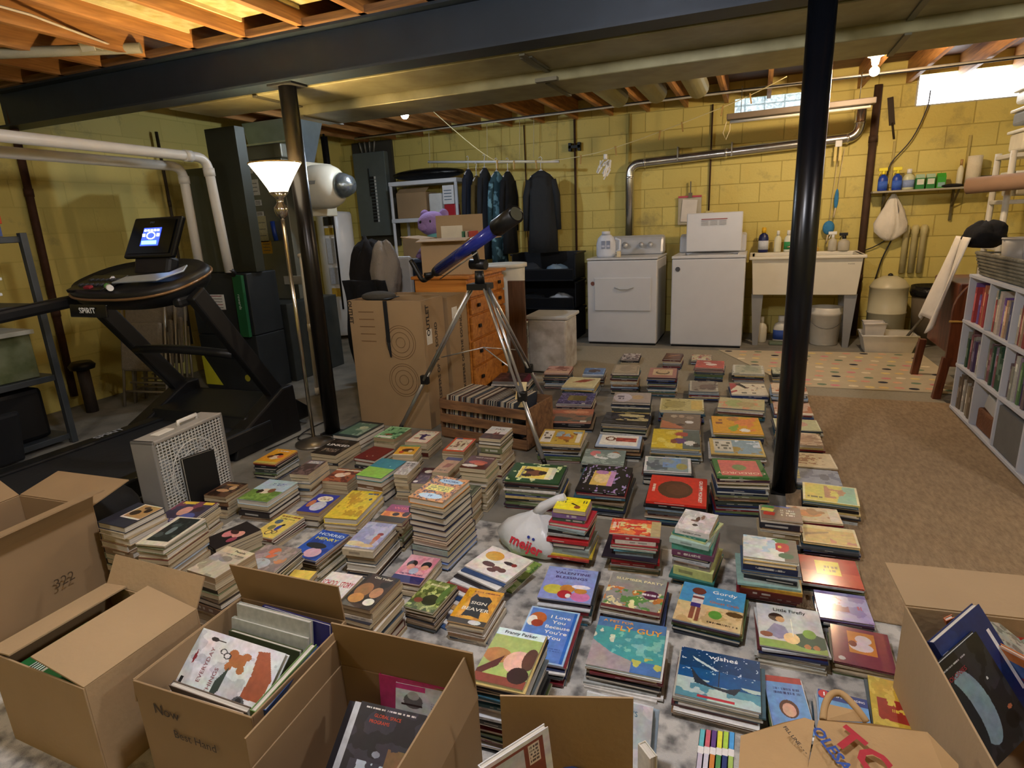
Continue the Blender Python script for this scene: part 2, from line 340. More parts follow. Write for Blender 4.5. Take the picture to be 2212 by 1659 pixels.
# dotted rug
rg = MB(); RZ = .0045; a = fz(1552, 758); b = fz(1990, 766); c_ = fz(2098, 852); d_ = fz(1712, 836)
quad = [(d_.x, d_.y), (1.5, d_.y+.02), (b.x, b.y), (a.x, a.y)]
rg.slab([(x, y, RZ) for x, y in quad], .007)
random.seed(5); cols = ['16182c', 'e6cf86', '6f8468', 'd99a84', 'e8d9b8', 'e2b08c', 'e0c17a', 'd8888c']
dm = rg; k = 0
for j in range(9):
    for i in range(11):
        u = (i+.35+(.5 if j % 2 else 0)+random.uniform(-.12, .12))/11.6; v = (j+.5+random.uniform(-.1, .1))/9
        x = (quad[0][0]*(1-v)+quad[3][0]*v)*(1-u)+(quad[1][0]*(1-v)+quad[2][0]*v)*u; y = (quad[0][1]*(1-v)+quad[3][1]*v)*(1-u)+(quad[1][1]*(1-v)+quad[2][1]*v)*u
        col = lin(cols[(k*5+j*3) % 8]); k += 1
        dm.add([(x+.035*math.cos(q*math.pi/7), y+.028*math.sin(q*math.pi/7), RZ+.0078) for q in range(14)], [tuple(range(14))], col, 1)
rug = one('dotted_rug', 'beige rug with coloured oval dots in front of the laundry tub', 'rug', rg, [mat('c4b596', .95, var=.05, bump=.3, bscale=300), PRINTM])
SKEY='A1 A2 A3 A4 A5 A6 A7 A8 A9 A10 A11 A12 A13 A14 A15 A16 A17 A18 A19 A20 A21 A22 Z1 Z2 Z3 B1 B2 B3 B4 B5 B6 B7 B8 B9 B10 B11 B12 B13 B14 C1 C2 C3 C5 C6 C7 C8 C9 C10 C11 C12 C13 C14 C15 C16 C17 D1 D2 D3 D4 D5 D6 D7 D8 D9 D10 D11 D12 D13 D14 D15 D16 D17 D18 R2 R3 R4 R5 R6 R7 F1 F2 F3 F4 F5 F7 F8 F9 F10 F11 F12 E2 E3 E4 E5 E6 E7 I1 I2 I3'
SKEY=SKEY.split()
STACKS=[
(-2.506,2.465,4.4,0.144,0.205,0.105,'P',0,'orange-yellow cover with two cartoon children','#e8a832;e,.55,.55,.2,.16,2a1a14;e,.55,.42,.22,.14,f0d8b8;e,.72,.5,.12,.1,d8704a;e,.3,.45,.12,.1,6a3a22;r,0,0,1,.12,c8c060;x,.2,.82,.8,.9,fff,1'),
(-2.273,2.705,0.4,0.176,0.238,0.093,'M',0,'black cover with large white lettering','#241e1c;n,4a3c34,9,.62;T|LINKED|.5|.62|.17|fff;x,.2,.2,.8,.4,a09080,3'),
(-2.344,3.039,-1.7,0.197,0.286,0.086,'H',0,'dark teal hardback cover with misty green picture','#2c3c40;r,.12,.12,.88,.88,5e8070;n,98b0a0,6,.6,.12,.12,.88,.88;r,0,.93,1,1,1c2426;e,.6,.6,.16,.1,b8c4a8'),
(-2.085,3.039,0.8,0.152,0.209,0.085,'M',0,'mint green paperback with white title panel','#7eb886;b,.05,a8d8a8;n,2e6a48,7,.62;r,.1,.06,.75,.2,f2f4ea;e,.45,.32,.2,.06,8a4a34'),
(-1.998,2.705,-3.0,0.15,0.187,0.083,'H',0,'plain maroon cover with two pale dots','#6e1f22;e,.62,.3,.03,.03,d8b8a0;e,.42,.22,.03,.03,d8b8a0'),
(-1.795,2.739,12.3,0.122,0.152,0.11,'M',0,'small yellow cover showing running children','#e8b040;r,0,.85,1,1,7aa070;e,.55,.5,.3,.16,5a3420;e,.3,.3,.12,.12,c04a30;e,.7,.4,.1,.12,e8c8a0;r,0,0,1,.08,f0e8d8'),
(-1.756,2.426,-1.4,0.156,0.235,0.135,'H',0,'plain half teal half lime green cover','#1f7f92;r,0,0,1,.5,8fc43c;e,.72,.62,.025,.02,a8d8d8'),
(-1.998,2.405,6.4,0.149,0.164,0.073,'M',0,'orange-brown cover with a white animal','#a85a34;n,6a2e18,6,.6;e,.42,.5,.22,.16,ecd8c0;e,.6,.62,.14,.12,e8c0a0;r,0,.86,1,.94,e8dcc8'),
(-2.123,2.299,7.7,0.107,0.189,0.149,'M',0,'dusky brown cover with grey lettered top','#4e3a34;n,786058,6,.6;r,.1,.75,.9,.95,8a8890;x,.15,.76,.85,.94,d8d0c8,2'),
(-2.405,2.012,4.6,0.129,0.159,0.117,'M',0,'brown cover with a tan dog beside the box fan','#5a3c28;n,2c1c14,5,.55;e,.45,.4,.28,.1,c8a070;e,.7,.62,.14,.14,d0b080;e,.5,.8,.3,.06,b08850'),
(-2.19,2.072,3.6,0.177,0.232,0.112,'H',0,'green and pale blue hardback with running children','#b8d0dc;r,0,0,1,.48,6a8a3c;n,88a850,9,.6,0,0,1,.48;e,.45,.45,.18,.12,e8d8c0;e,.62,.5,.1,.1,8a5a3a;e,.3,.42,.1,.09,3a2c20;x,.35,.72,.8,.86,3a5a9a,2'),
(-1.879,2.067,4.4,0.12,0.183,0.088,'M',0,'blue cover with round cream title and white bear','#2c34a0;e,.55,.75,.34,.16,efe2cc;e,.62,.35,.3,.26,c8d0e0;e,.2,.45,.14,.2,c87850;x,.35,.68,.78,.84,8a5a3a,2'),
(-1.716,2.122,9.1,0.165,0.285,0.079,'H',0,'yellow hardback under a small misty green paperback','#e8cc38;n,c8a020,5,.62;x,.6,.85,.95,.93,3a5a8a,1;e,.85,.7,.05,.04,2c4a6a'),
(-1.945,1.862,0.1,0.121,0.204,0.065,'T',0,'pale yellow cover with a child on a bicycle','#e8d068;x,.1,.86,.95,.95,8a3a2a,1;x,.15,.78,.85,.83,4a3020,1;e,.3,.66,.15,.1,5a6a7a;e,.35,.4,.14,.1,8a8a50;e,.62,.42,.1,.12,3c48a0;e,.68,.55,.07,.05,2a1c14;e,.5,.2,.13,.1,4a3c34;e,.5,.2,.1,.075,e8d068;e,.72,.24,.09,.08,4a3c34;e,.72,.24,.06,.055,e8d068'),
(-1.869,1.55,-18.0,0.12,0.184,0.2,'M',-20,'black cover with smiling pink faces','#1c1418;e,.35,.5,.2,.16,d08080;e,.65,.6,.18,.14,e0a090;e,.8,.4,.12,.12,a04858;e,.4,.6,.2,.07,3a1c1c'),
(-1.643,1.303,-4.0,0.137,0.163,0.27,'M',0,'grey-cream cover with black title and pencil drawing','#bcb49c;n,9a927c,4,.6;r,0,.8,1,1,cfc0a0;T|People|.62|.9|.09|1a1a18;e,.5,.6,.2,.1,8a8474;x,.3,.75,.9,.79,6a6458,1'),
(-1.634,1.493,5.0,0.161,0.179,0.17,'T',0,'grey cover with an orange chick and silver shapes','#8c8078;e,.45,.72,.16,.2,d8744a;e,.4,.3,.28,.2,b4b8b8;e,.82,.5,.14,.14,c88a60;n,a89890,7,.62'),
(-1.591,1.72,-1.4,0.14,0.211,0.11,'T',0,'bright blue cover with yellow cartoon title','#2454b8;n,1c3c90,4,.6;e,.6,.22,.26,.16,d8b0c0;e,.45,.45,.35,.1,20242c;T|HORRID|.5|.86|.13|d8e8f4;T|HENRY|.52|.7|.13|e8e048;p,e8dc3c,.02,.12,.18,.22,.32,.15,.28,.05,.1,.02'),
(-1.393,1.804,5.5,0.132,0.202,0.141,'X',0,'lavender cover with a child in red','#9aa0c4;n,b8bcd4,5,.58;e,.78,.55,.1,.06,8a2c34;e,.76,.4,.09,.14,c86848;e,.76,.24,.06,.12,b89070;e,.25,.14,.3,.09,e0d0a0;e,.6,.1,.3,.06,d8c090'),
(-1.33,1.48,4.0,0.13,0.17,0.12,'M',0,'white cover with red title above a yellow picture','#ece8e0;T|SCHOOL STORY|.5|.6|.26|b82030;e,.6,.15,.35,.2,e0a030'),
(-1.49,1.461,10.0,0.091,0.15,0.12,'M',0,'small yellow book peeking over the box flap','#e8cc58;x,.2,.4,.8,.65,a8502c,1'),
(-1.114,1.402,0.0,0.12,0.178,0.2,'M',0,'dark brown cover with dog and boy portrait','#3c2a20;n,1c1412,4,.58;e,.3,.5,.24,.22,9a6c40;e,.72,.48,.17,.16,b8845c;e,.75,.2,.16,.1,e0dcd0;e,.3,.25,.22,.14,c08848;T|Old Yeller|.55|.9|.085|f0e8d0'),
(-1.9,1.332,8.9,0.121,0.198,0.33,'X',0,'black cover inside a white border','#d8cfb8;r,.14,.14,.9,.96,1e2624;n,3c4844,6,.6,.14,.14,.9,.96;e,.5,.5,.1,.14,6a7c78'),
(-2.107,1.338,-0.5,0.145,0.162,0.36,'H',0,'dark blue album cover with a brown group photo','#2a2e3c;r,.3,.35,.98,.98,e8e0d0;r,.34,.4,.96,.95,b08a58;e,.5,.6,.14,.12,3a2c20;e,.75,.75,.1,.1,2c2018;e,.6,.85,.1,.06,504030'),
(-2.193,1.613,10.6,0.174,0.195,0.22,'X',0,'glossy magazine cover with yellow masthead','#3c3450;r,.1,.86,.95,.98,e8c440;n,7a3c50,5,.6;e,.45,.55,.16,.2,d8a090;e,.7,.3,.2,.18,505c9c;e,.75,.65,.14,.12,382430;x,.2,.1,.8,.22,a8a0c0,2'),
(-1.826,2.979,3.7,0.144,0.207,0.103,'M',0,'cream cover with a leaping purple figure','#e6dccb;b,.04,a84a34;e,.5,.52,.1,.2,3c2c60;e,.5,.62,.28,.05,3c2c60;e,.6,.3,.16,.05,4c3468;x,.15,.86,.85,.94,a85a40,1;e,.3,.35,.14,.05,a87858'),
(-1.537,2.898,5.7,0.131,0.214,0.11,'M',0,'orange-bordered cream cover with small figures','#d65c3a;r,.1,.1,.9,.9,e2d4bc;n,8a6a54,9,.58,.12,.3,.88,.75;x,.15,.1,.85,.18,fff,1;r,.1,.88,.4,.96,4a6a9a'),
(-1.273,2.834,1.4,0.123,0.19,0.23,'M',0,'white and brown cover with a silhouetted fox','#c8c4bc;r,0,0,1,.4,3c2018;n,5a3424,6,.6,0,0,1,.4;p,6a2c1c,.4,.35,.5,.6,.56,.45,.66,.62,.7,.36;T|PAX|.55|.78|.13|3a2820'),
(-1.199,2.439,1.9,0.135,0.155,0.223,'M',0,'dark brown cover with a red fox','#4e2018;e,.5,.5,.36,.14,b04a30;e,.6,.4,.2,.12,c86848;e,.3,.22,.3,.1,d8d0c4;T|NIGHT CALLING|.6|.86|.09|e8dccc'),
(-1.447,2.58,3.0,0.09,0.201,0.124,'M',0,'tan cover with an open brown book picture','#b48a60;r,0,.8,1,1,3c3460;p,8a4c2c,.3,.3,.7,.35,.8,.6,.4,.6;x,.2,.1,.8,.2,6a4c34,1'),
(-1.536,2.483,10.7,0.076,0.198,0.094,'M',0,'curling maroon cover with white oval title','#43202c;e,.6,.75,.3,.1,ddd2c8;n,6a4448,6,.6,0,0,1,.5;e,.2,.12,.16,.06,e8e0d8'),
(-1.15,1.967,-3.4,0.161,0.219,0.306,'H',0,'orange leopard-spot hardback topping the tallest stack','#cf8a3c;n,4a2c18,22,.6;r,.15,.38,.85,.62,e8dc58;x,.2,.4,.8,.6,5a6a28,3;e,.58,.82,.34,.1,a8c8dc;e,.5,.17,.34,.1,bcd8e8;T|WORK|.58|.82|.09|3c5a8a;T|IT|.5|.17|.09|3c5a8a'),
(-1.19,2.22,2.0,0.12,0.2,0.16,'X',0,'olive green cover tight against the leopard-spot stack','#5c6450;n,3c4438,6,.6;x,.2,.7,.8,.8,c8c4a8,1'),
(-1.399,2.005,4.8,0.129,0.154,0.136,'M',0,'sunset cover with pink title and two silhouettes','#a04c78;r,0,.3,1,.6,e08040;n,f0a850,5,.55,0,.3,1,.55;r,0,0,1,.3,3c3420;e,.5,.45,.12,.1,2c1818;e,.85,.5,.12,.14,2c1818;T|WISH|.55|.8|.18|f08898'),
(-1.163,1.751,2.9,0.129,0.184,0.06,'T',0,'pink cover with two dark-haired heads','#d88a9c;n,e4a8b4,4,.58;e,.28,.66,.16,.14,2a2024;e,.3,.56,.12,.1,d8907c;e,.75,.68,.16,.13,20242c;e,.76,.58,.12,.09,e0a888;e,.5,.42,.14,.12,b0b8d0;r,0,.0,1,.24,2c2c68;T|Clap When You Land|.5|.3|.075|242460'),
(-0.996,1.581,-2.6,0.117,0.169,0.09,'T',0,'olive forest cover with dark horse shape','#7a8a44;n,4c5c28,6,.55;n,b8c078,9,.66;e,.6,.35,.26,.18,2c3420;e,.25,.28,.14,.08,8a4a3c;e,.85,.6,.1,.3,5c7a3c;x,.2,.8,.8,.9,d8d4a8,1'),
(-0.821,1.584,1.8,0.133,0.192,0.082,'T',0,'golden cover with a black bear and white title','#e0a428;n,c88c1c,6,.6;p,16140f,.25,.2,.3,.45,.22,.7,.3,.85,.42,.78,.7,.8,.82,.7,.78,.55,.9,.4,.7,.35,.75,.18,.5,.22;r,0,0,1,.13,3c3428;e,.7,.07,.17,.06,d8dcd8;x,.2,.88,.95,.94,8a4a1c,1;T|SIGN|.52|.58|.11|f0ecd8;T|BEAVER|.52|.4|.12|f0ecd8'),
(-1.619,2.453,7.7,0.074,0.17,0.139,'M',0,'grey and white cover squeezed between thick stacks','#a8a098;n,c8c4bc,7,.56;x,.2,.6,.8,.9,4a4440,2'),
(-0.82,1.84,-14.0,0.2,0.16,0.1,'T',-20,'white cover with brown faces crowning a fanned pile','#e8e4dc;e,.28,.68,.2,.18,d8a440;e,.35,.35,.14,.09,5c342c;e,.58,.3,.1,.08,6c3c34;e,.7,.3,.09,.08,643830;e,.52,.2,.1,.07,5a3028;e,.68,.6,.12,.06,3c2c2c;e,.8,.6,.06,.06,8c3430'),
(-1.796,4.428,6.6,0.299,0.275,0.105,'P',0,'dark cover at the far corner behind the tripod','#3c2c34;n,6a5058,8,.6;r,.82,0,1,1,6c2440'),
(-1.468,4.613,6.7,0.203,0.233,0.141,'P',0,'pink cover with reclining brown shapes','#d0a090;n,8a5c50,4,.6;r,0,0,1,.3,e0c0a8;e,.6,.7,.3,.12,8a4c40'),
(-1.201,4.754,8.3,0.172,0.248,0.1,'P',0,'blue cover with a brown animal near the appliances','#5878a8;e,.5,.6,.3,.22,4a342c;n,8aa4c8,6,.66;r,0,0,1,.1,c8d0d8'),
(-0.908,4.609,6.7,0.198,0.273,0.174,'P',0,'plain parchment-brown cover on a tall dark stack','#a8987c;b,.05,8a8068;n,98886c,3,.6;e,.5,.5,.24,.3,94846a'),
(-1.052,5.592,4.7,0.162,0.27,0.046,'P',0,'mottled brown and white cover farthest toward the bins','#7a625c;n,c8beb4,9,.56;n,3c2a28,9,.66'),
(-1.214,4.401,2.8,0.25,0.289,0.102,'P',0,'cream cover with a red-brown leaf','#cfc490;b,.04,e0d8b0;p,96442c,.2,.45,.5,.8,.9,.85,.6,.5;r,.4,.1,.9,.3,ded4a0'),
(-1.151,4.028,6.7,0.248,0.27,0.085,'P',0,'purple patterned frame around an olive picture','#3a3168;n,8078b0,16,.62;r,.25,.28,.78,.75,6c6234;n,8a7c44,6,.6,.25,.28,.78,.75;r,.72,.0,.82,.08,d8d4d8'),
(-1.097,3.695,9.5,0.288,0.289,0.066,'P',0,'salmon and grey landscape cover','#b87058;r,.15,.05,1,.5,5c605c;n,8c6c5c,4,.55;e,.6,.75,.3,.12,d89878;r,.75,.02,.88,.14,e0ddd0'),
(-1.0,3.165,8.0,0.247,0.245,0.113,'P',0,'yellow cover with brown animals and a white label','#c8a848;r,.03,.1,.3,.9,e8e2d4;n,8c5c2c,6,.6,.35,.1,.95,.9;e,.6,.5,.2,.2,b87434;r,.84,.15,.95,.85,e0d8c4;x,.06,.3,.26,.8,6a6458,3;n,9cb0b8,5,.62,.35,.5,.95,.9'),
(-0.722,3.883,7.2,0.247,0.247,0.16,'P',0,'lilac-grey cover with a pale round picture','#a89c94;e,.25,.5,.24,.4,cac4d0;e,.65,.55,.16,.2,b89c74;x,.1,.3,.3,.7,6c6478,2;r,0,0,1,.06,4c5460'),
(-0.713,3.628,3.7,0.283,0.231,0.095,'P',0,'black cover with a gold and white landscape','#1e1e24;n,c8ba88,5,.5,.3,.35,1,1;n,383844,8,.56;e,.6,.8,.3,.12,d8cc98'),
(-0.679,3.254,5.4,0.251,0.19,0.085,'P',0,'white cover with red brush title on a blue book','#a8bcd8;r,.06,.1,.94,.96,ece8dc;e,.3,.65,.12,.18,6c3c28;e,.3,.65,.07,.12,ece8dc;r,.42,.45,.88,.78,9c3430;n,c8604c,9,.62,.42,.45,.88,.78'),
(-0.717,3.038,7.2,0.228,0.209,0.067,'P',0,'grey-green cover with pink blossoms','#7a8a84;e,.28,.7,.13,.2,d07878;e,.36,.5,.1,.12,e8dcd8;e,.75,.72,.1,.16,a8642c;e,.72,.62,.16,.2,ccd4d0;n,9aa8a0,5,.6;e,.5,.4,.12,.06,d8dcd8'),
(-0.941,2.553,5.9,0.264,0.216,0.151,'P',90,'green leafy border around a brown dog picture','#28502c;n,d8e4a8,8,.66;r,.16,.18,.84,.84,f2ecc0;r,.18,.3,.82,.82,efd860;e,.48,.52,.16,.18,7a4a30;e,.34,.66,.08,.1,3c241c;e,.62,.66,.08,.1,3c241c;e,.5,.38,.1,.08,2c1c18;r,.2,.14,.8,.22,e0dcc8;T|Amazing Grace|.5|.76|.07|2c4a8a'),
(-0.614,2.618,3.2,0.227,0.307,0.133,'P',90,'black cover framing a yellow and mauve portrait','#18161c;n,a08ac0,14,.7;r,.22,.3,.78,.78,d8b45c;e,.5,.55,.18,.18,e8c890;r,.22,.3,.78,.42,c890c0;e,.72,.6,.08,.14,b880b0;T|Paint That Tune|.5|.88|.08|dcdce8'),
(-0.631,2.116,2.0,0.13,0.11,0.238,'X',0,'small bright yellow cover with a cartoon girl','#efe024;x,.05,.5,.3,.9,6a6c3c,2;p,2c2018,.45,.5,.7,.35,.62,.2,.72,.18,.78,.36,.5,.58;e,.7,.28,.1,.12,8a4a30;x,.8,.55,.95,.9,5a5c2c,1'),
(-0.637,5.407,0.8,0.15,0.243,0.108,'P',0,'brown cover with an orange streak far behind','#6a4634;p,d89858,.2,.4,.8,.7,.85,.8,.25,.5;b,.06,523428'),
(-0.411,5.65,3.4,0.175,0.233,0.051,'P',0,'cream and red speckled cover at the far end','#cfc496;n,a85a48,9,.58;r,.3,.1,.7,.3,d8d4c0;n,5c7a8c,9,.68'),
(-0.303,5.118,1.4,0.223,0.253,0.119,'P',0,'red cover with white creatures','#b04030;n,d06048,6,.62;e,.55,.45,.2,.14,e8d8d0;e,.4,.7,.14,.1,d8c0b8;r,0,0,1,.16,c8503c'),
(-0.003,5.16,1.8,0.235,0.296,0.078,'P',0,'pale grey-green cover with white rim near the dotted rug','#b8baa4;b,.05,d8d8cc;e,.6,.55,.24,.26,a0a894;n,98a08c,6,.62'),
(0.232,5.174,1.8,0.106,0.206,0.077,'P',0,'pale green cover partly behind the right black post','#a8ac94;n,c8ccb4,6,.56;x,.3,.4,.8,.7,6c705c,2'),
(-0.62,4.613,5.0,0.208,0.292,0.158,'P',0,'rosy brown cover with oval emblem','#a87468;r,.16,.22,.86,.82,cdb48c;e,.5,.5,.26,.2,6a5440;e,.5,.55,.2,.14,cdb48c'),
(-0.308,4.554,4.8,0.202,0.269,0.085,'P',0,'taupe cover with a crouching brown shape','#8a8070;b,.06,b8b4a0;n,5c4a40,5,.56;e,.6,.45,.24,.2,6a5448'),
(0.006,4.637,5.5,0.253,0.305,0.055,'P',0,'white cover with diagonal red and black bars','#e2dac4;p,b03c40,0,.35,.3,1,0,1;p,26262c,.14,.95,.42,.55,.5,.6,.3,1;p,b03c40,0,.1,.2,.3,.16,.4,0,.25;s,14,3,8a4a3c,2c2c30,c8a050;x,.3,.08,.75,.22,504c44,1'),
(0.274,4.534,1.1,0.228,0.244,0.107,'P',0,'cream cover with orange smudge behind the right post','#d8c4ac;n,b87050,5,.58;r,0,0,1,.12,e8dccc'),
(-0.41,4.026,5.6,0.286,0.273,0.09,'P',0,'pale olive cover with golden animal sketches','#c2b878;b,.04,d8d0a0;n,8a8048,6,.58;r,.7,.15,.97,.85,d4b860;e,.35,.5,.24,.3,a89c5c'),
(-0.033,4.18,-0.8,0.293,0.27,0.073,'P',0,'cream-green cover on a spread white book','#c4bc8c;n,d89c74,5,.6;e,.35,.55,.2,.3,a8b470;e,.6,.5,.2,.22,b8a878;r,0,0,1,.07,2c3c60'),
(-0.379,3.707,4.0,0.234,0.293,0.081,'P',0,'orange and brown cover with cartoon faces','#7c6c5c;p,c07858,0,0,0,.5,.5,.2,.6,0;e,.3,.8,.08,.1,b8a890;e,.5,.82,.08,.1,b09880;e,.72,.75,.1,.1,a08c78;e,.72,.45,.11,.09,e4e0dc;e,.5,.25,.1,.08,4a3430'),
(-0.05,3.683,6.0,0.278,0.308,0.091,'P',0,'golden orange cover with a white oval','#e0a424;n,e88c50,3,.56,.45,.1,1,1;e,.45,.85,.12,.12,b88040;e,.65,.2,.1,.1,f4f0e4;p,8cac40,.3,.3,.55,.55,.5,.2,.4,.1;x,.08,.5,.22,.85,8a4a2c,2'),
(-0.37,3.366,5.9,0.266,0.311,0.087,'P',0,'yellow and grey cover with dancing figures','#d8bc34;r,.66,.0,1,1,5e6c68;e,.62,.75,.14,.12,b85044;e,.58,.4,.14,.14,6a4478;e,.45,.35,.07,.12,8a4c34;e,.8,.3,.12,.12,e4e4dc;e,.92,.2,.08,.1,26262a;n,e8d460,5,.6,0,0,.6,1'),
(-0.04,3.359,6.7,0.279,0.245,0.072,'P',0,'gold-rimmed blue and white landscape cover','#d0b468;r,.06,.08,.96,.95,8aa8b8;r,.08,.2,.42,.88,d8d4c4;n,a8904c,5,.5,.44,.08,.95,.5;n,d4e0ec,4,.5,.5,.5,.95,.95;x,.12,.3,.38,.8,6c6c60,3'),
(-0.367,2.988,6.7,0.236,0.2,0.081,'P',0,'misty blue-grey cover with pale rim','#8c9a9c;b,.05,d8dcd8;n,5c6870,4,.56,.05,.1,.5,.9;n,7898c0,4,.5,.4,.3,.8,.95;e,.8,.4,.12,.2,a49c58'),
(-0.015,2.764,10.0,0.22,0.213,0.196,'P',180,'green-bordered coral cover topping a leaning stack','#3c7038;r,.1,.08,.9,.92,cf6a60;e,.5,.48,.14,.16,7a8c58;T|CORDUROY|.5|.78|.14|f0d0b4'),
(-0.274,2.618,3.4,0.258,0.291,0.118,'P',-90,'red cover with a large brown patch','#cc2c20;e,.5,.46,.32,.3,4e2c1c;e,.5,.5,.2,.2,5c3424;T|GRUMPY MONKEY|.5|.89|.085|f4ece0;x,.35,.06,.65,.12,e8d8c8,1'),
(0.289,4.265,2.3,0.231,0.275,0.043,'P',0,'cream-edged cover with orange patch right of the post','#d4b49c;n,b87450,5,.54;r,0,0,1,.14,e8dcc8'),
(0.295,3.889,3.9,0.251,0.2,0.054,'P',0,'pale olive cover with a faint pink bloom','#c8c898;e,.55,.55,.2,.24,c89888;b,.04,dcdcb8'),
(0.29,3.595,1.9,0.235,0.2,0.069,'P',0,'peach cover with a pale sketched animal','#ccb094;e,.6,.5,.24,.3,b89478;b,.05,e0ccb4;n,a8846c,8,.64'),
(0.325,3.309,5.0,0.24,0.2,0.055,'P',0,'cream cover with fine brown script','#d8c49c;n,a06c44,12,.6,.25,.2,.8,.85;b,.04,e4d4b4'),
(0.335,3.1,1.3,0.23,0.19,0.05,'P',0,'grey-blue cover with yellow corner','#8c94a4;r,0,.3,.2,.9,c8c070;n,6c7488,7,.58;e,.7,.5,.1,.2,5c6070'),
(0.372,2.801,-2.7,0.221,0.19,0.101,'P',0,'yellow and sea-green cover with tall figures','#d8c858;p,8cbca0,.6,0,1,0,1,1,.75,1;n,b8845c,7,.6,.4,.25,.8,.9;b,.03,e4dca8;x,.08,.15,.35,.28,6a6430,1'),
(0.293,2.61,4.8,0.202,0.133,0.081,'P',0,'tan cover with a running orange tiger shape','#c8b48c;e,.4,.55,.26,.24,c88448;n,a87848,6,.62;b,.03,dccca8;r,.8,.1,.95,.9,d4ccb0'),
(0.339,2.458,0.8,0.199,0.148,0.071,'P',0,'straw-yellow landscape cover with pink scrub','#d4b468;p,a88c58,0,.5,.5,.7,.5,.62,0,.35;n,c88468,6,.56,.5,.1,1,.6;r,0,.8,1,1,dcc888;b,.03,dcd0a0'),
(0.317,2.201,2.0,0.193,0.186,0.062,'P',0,'glossy red cover with a yellow square','#b82c1c;r,0,0,1,.45,c8482c;r,.28,.35,.68,.85,e4cc20;x,.4,.45,.64,.7,8a6c14,2'),
(0.341,2.019,3.0,0.159,0.158,0.042,'P',0,'glossy lavender cover with a mauve square','#8c84b4;r,.16,.3,.6,.82,7c3c60;n,a8a4cc,5,.6;x,.78,.4,.86,.6,b85c70,1'),
(0.368,1.812,-2.0,0.16,0.18,0.045,'P',0,'glossy plum cover with a yellow panel and white shape','#7a2c4c;r,.28,.32,.75,.9,d0883c;e,.55,.7,.14,.12,e4dcdc;e,.5,.5,.2,.12,e4dce0;e,.36,.56,.07,.08,7c3830;e,.14,.12,.06,.05,c8c8cc'),
(-0.148,2.125,-8.0,0.124,0.161,0.231,'X',0,'small white square cover with winter sketches','#dcd8d4;n,c4c0bc,4,.62;e,.5,.6,.06,.12,5c4038;e,.62,.72,.05,.12,8c6c5c;e,.5,.3,.08,.06,4c4440;e,.42,.5,.12,.04,6c4c40;x,.05,.1,.14,.9,a8a4a0,1'),
(0.155,2.442,2.0,0.151,0.125,0.15,'X',0,'brown board cover with rainbow fingers','#8c7460;p,4c8c48,0,.85,.32,.8,.36,.95,.1,1;p,e0d060,0,.6,.3,.55,.36,.76,.05,.8;p,c83c30,.05,.3,.32,.28,.36,.5,.08,.54;p,3c58b0,.28,.98,.7,.9,.8,1,.4,1;x,.5,.3,.85,.8,d8ccb8,3'),
(0.107,2.094,1.1,0.179,0.154,0.179,'X',0,'white cover with a red ladybird on green leaves','#dde0d8;r,.75,0,1,1,6c6458;e,.72,.62,.14,.22,b8242c;e,.7,.9,.16,.1,4c7c3c;e,.78,.24,.14,.12,2c6444;n,b8d0dc,5,.6,0,.3,.6,1;e,.68,.62,.04,.06,e0c050'),
(-0.076,1.866,-3.7,0.211,0.225,0.056,'T',0,'blue sky and sand cover with a boy on the beach','#4c98c8;r,0,0,1,.5,d8c08c;n,c4a870,6,.62,0,0,1,.5;e,.28,.82,.11,.09,6c3424;r,.2,.5,.38,.72,d8d0cc;r,.2,.62,.38,.67,7c3c3c;r,.2,.4,.36,.5,3c2c78;r,.22,.1,.28,.4,8c5038;r,.31,.06,.37,.4,8c5038;e,.6,.3,.1,.1,5c9c3c;e,.88,.4,.13,.06,5c4420;T|Gordy|.68|.86|.11|f4f4f0;T|and the|.68|.72|.055|e8f0f0;T|Ghost Crab|.7|.6|.085|c8743c;x,.5,.08,.95,.14,4c3c24,1'),
(0.167,1.804,2.9,0.188,0.215,0.074,'T',0,'pale grey cover with a crouching child and green hills','#c6cccc;r,0,0,1,.16,8cac50;e,.78,.24,.3,.17,20503c;e,.78,.4,.1,.1,78a83c;e,.3,.7,.12,.1,38241c;e,.36,.66,.07,.07,c89864;p,8c8ca8,.1,.3,.26,.55,.42,.5,.5,.25,.3,.2;e,.5,.25,.12,.12,f0d090;r,.52,.3,.54,.7,f0f0e0;e,.12,.27,.1,.06,8c4c34;e,.72,.12,.05,.05,b87844;e,.85,.12,.05,.05,b87844;T|Little Firefly|.52|.88|.105|2c2c28'),
(-0.03,1.506,0.7,0.219,0.197,0.08,'T',0,'deep blue night-sea cover with a dark boat','#14548c;r,0,0,1,.3,5c94a4;n,b8ccc8,4,.5,0,.0,1,.38;r,0,.6,1,1,10406c;n,c8dce8,30,.78,0,.5,1,1;p,2c3440,.14,.62,.22,.3,.7,.2,.78,.36,.6,.28,.4,.3,.26,.42;p,c8dce0,.15,.84,.5,.62,.46,.6,.2,.76;r,.5,.3,.51,.62,2c3440;r,.26,.04,.7,.08,b83040;T|wishes|.55|.88|.12|f0f4f4'),
(-0.377,2.121,5.8,0.192,0.119,0.17,'X',0,'coral cover with orange petals','#cc4434;n,e8884c,7,.56;n,d8c888,9,.64;r,.82,0,1,1,b8a878;x,.05,.2,.16,.9,e8c8b0,1'),
(-0.554,1.794,5.6,0.185,0.198,0.09,'T',0,'lavender-blue cover with pink and red animals','#8c9ad4;e,.25,.3,.2,.14,ccc450;e,.5,.35,.14,.12,c8863c;e,.48,.18,.14,.12,b02c38;e,.78,.16,.18,.14,d078b0;e,.76,.32,.12,.08,c8863c;e,.75,.44,.18,.06,e8e4ec;e,.55,.15,.05,.06,e8e4e4;T|VALENTINE|.52|.82|.1|3c2460;T|BLESSINGS|.52|.68|.1|3c2460;x,.3,.92,.8,.96,5c64b0,1'),
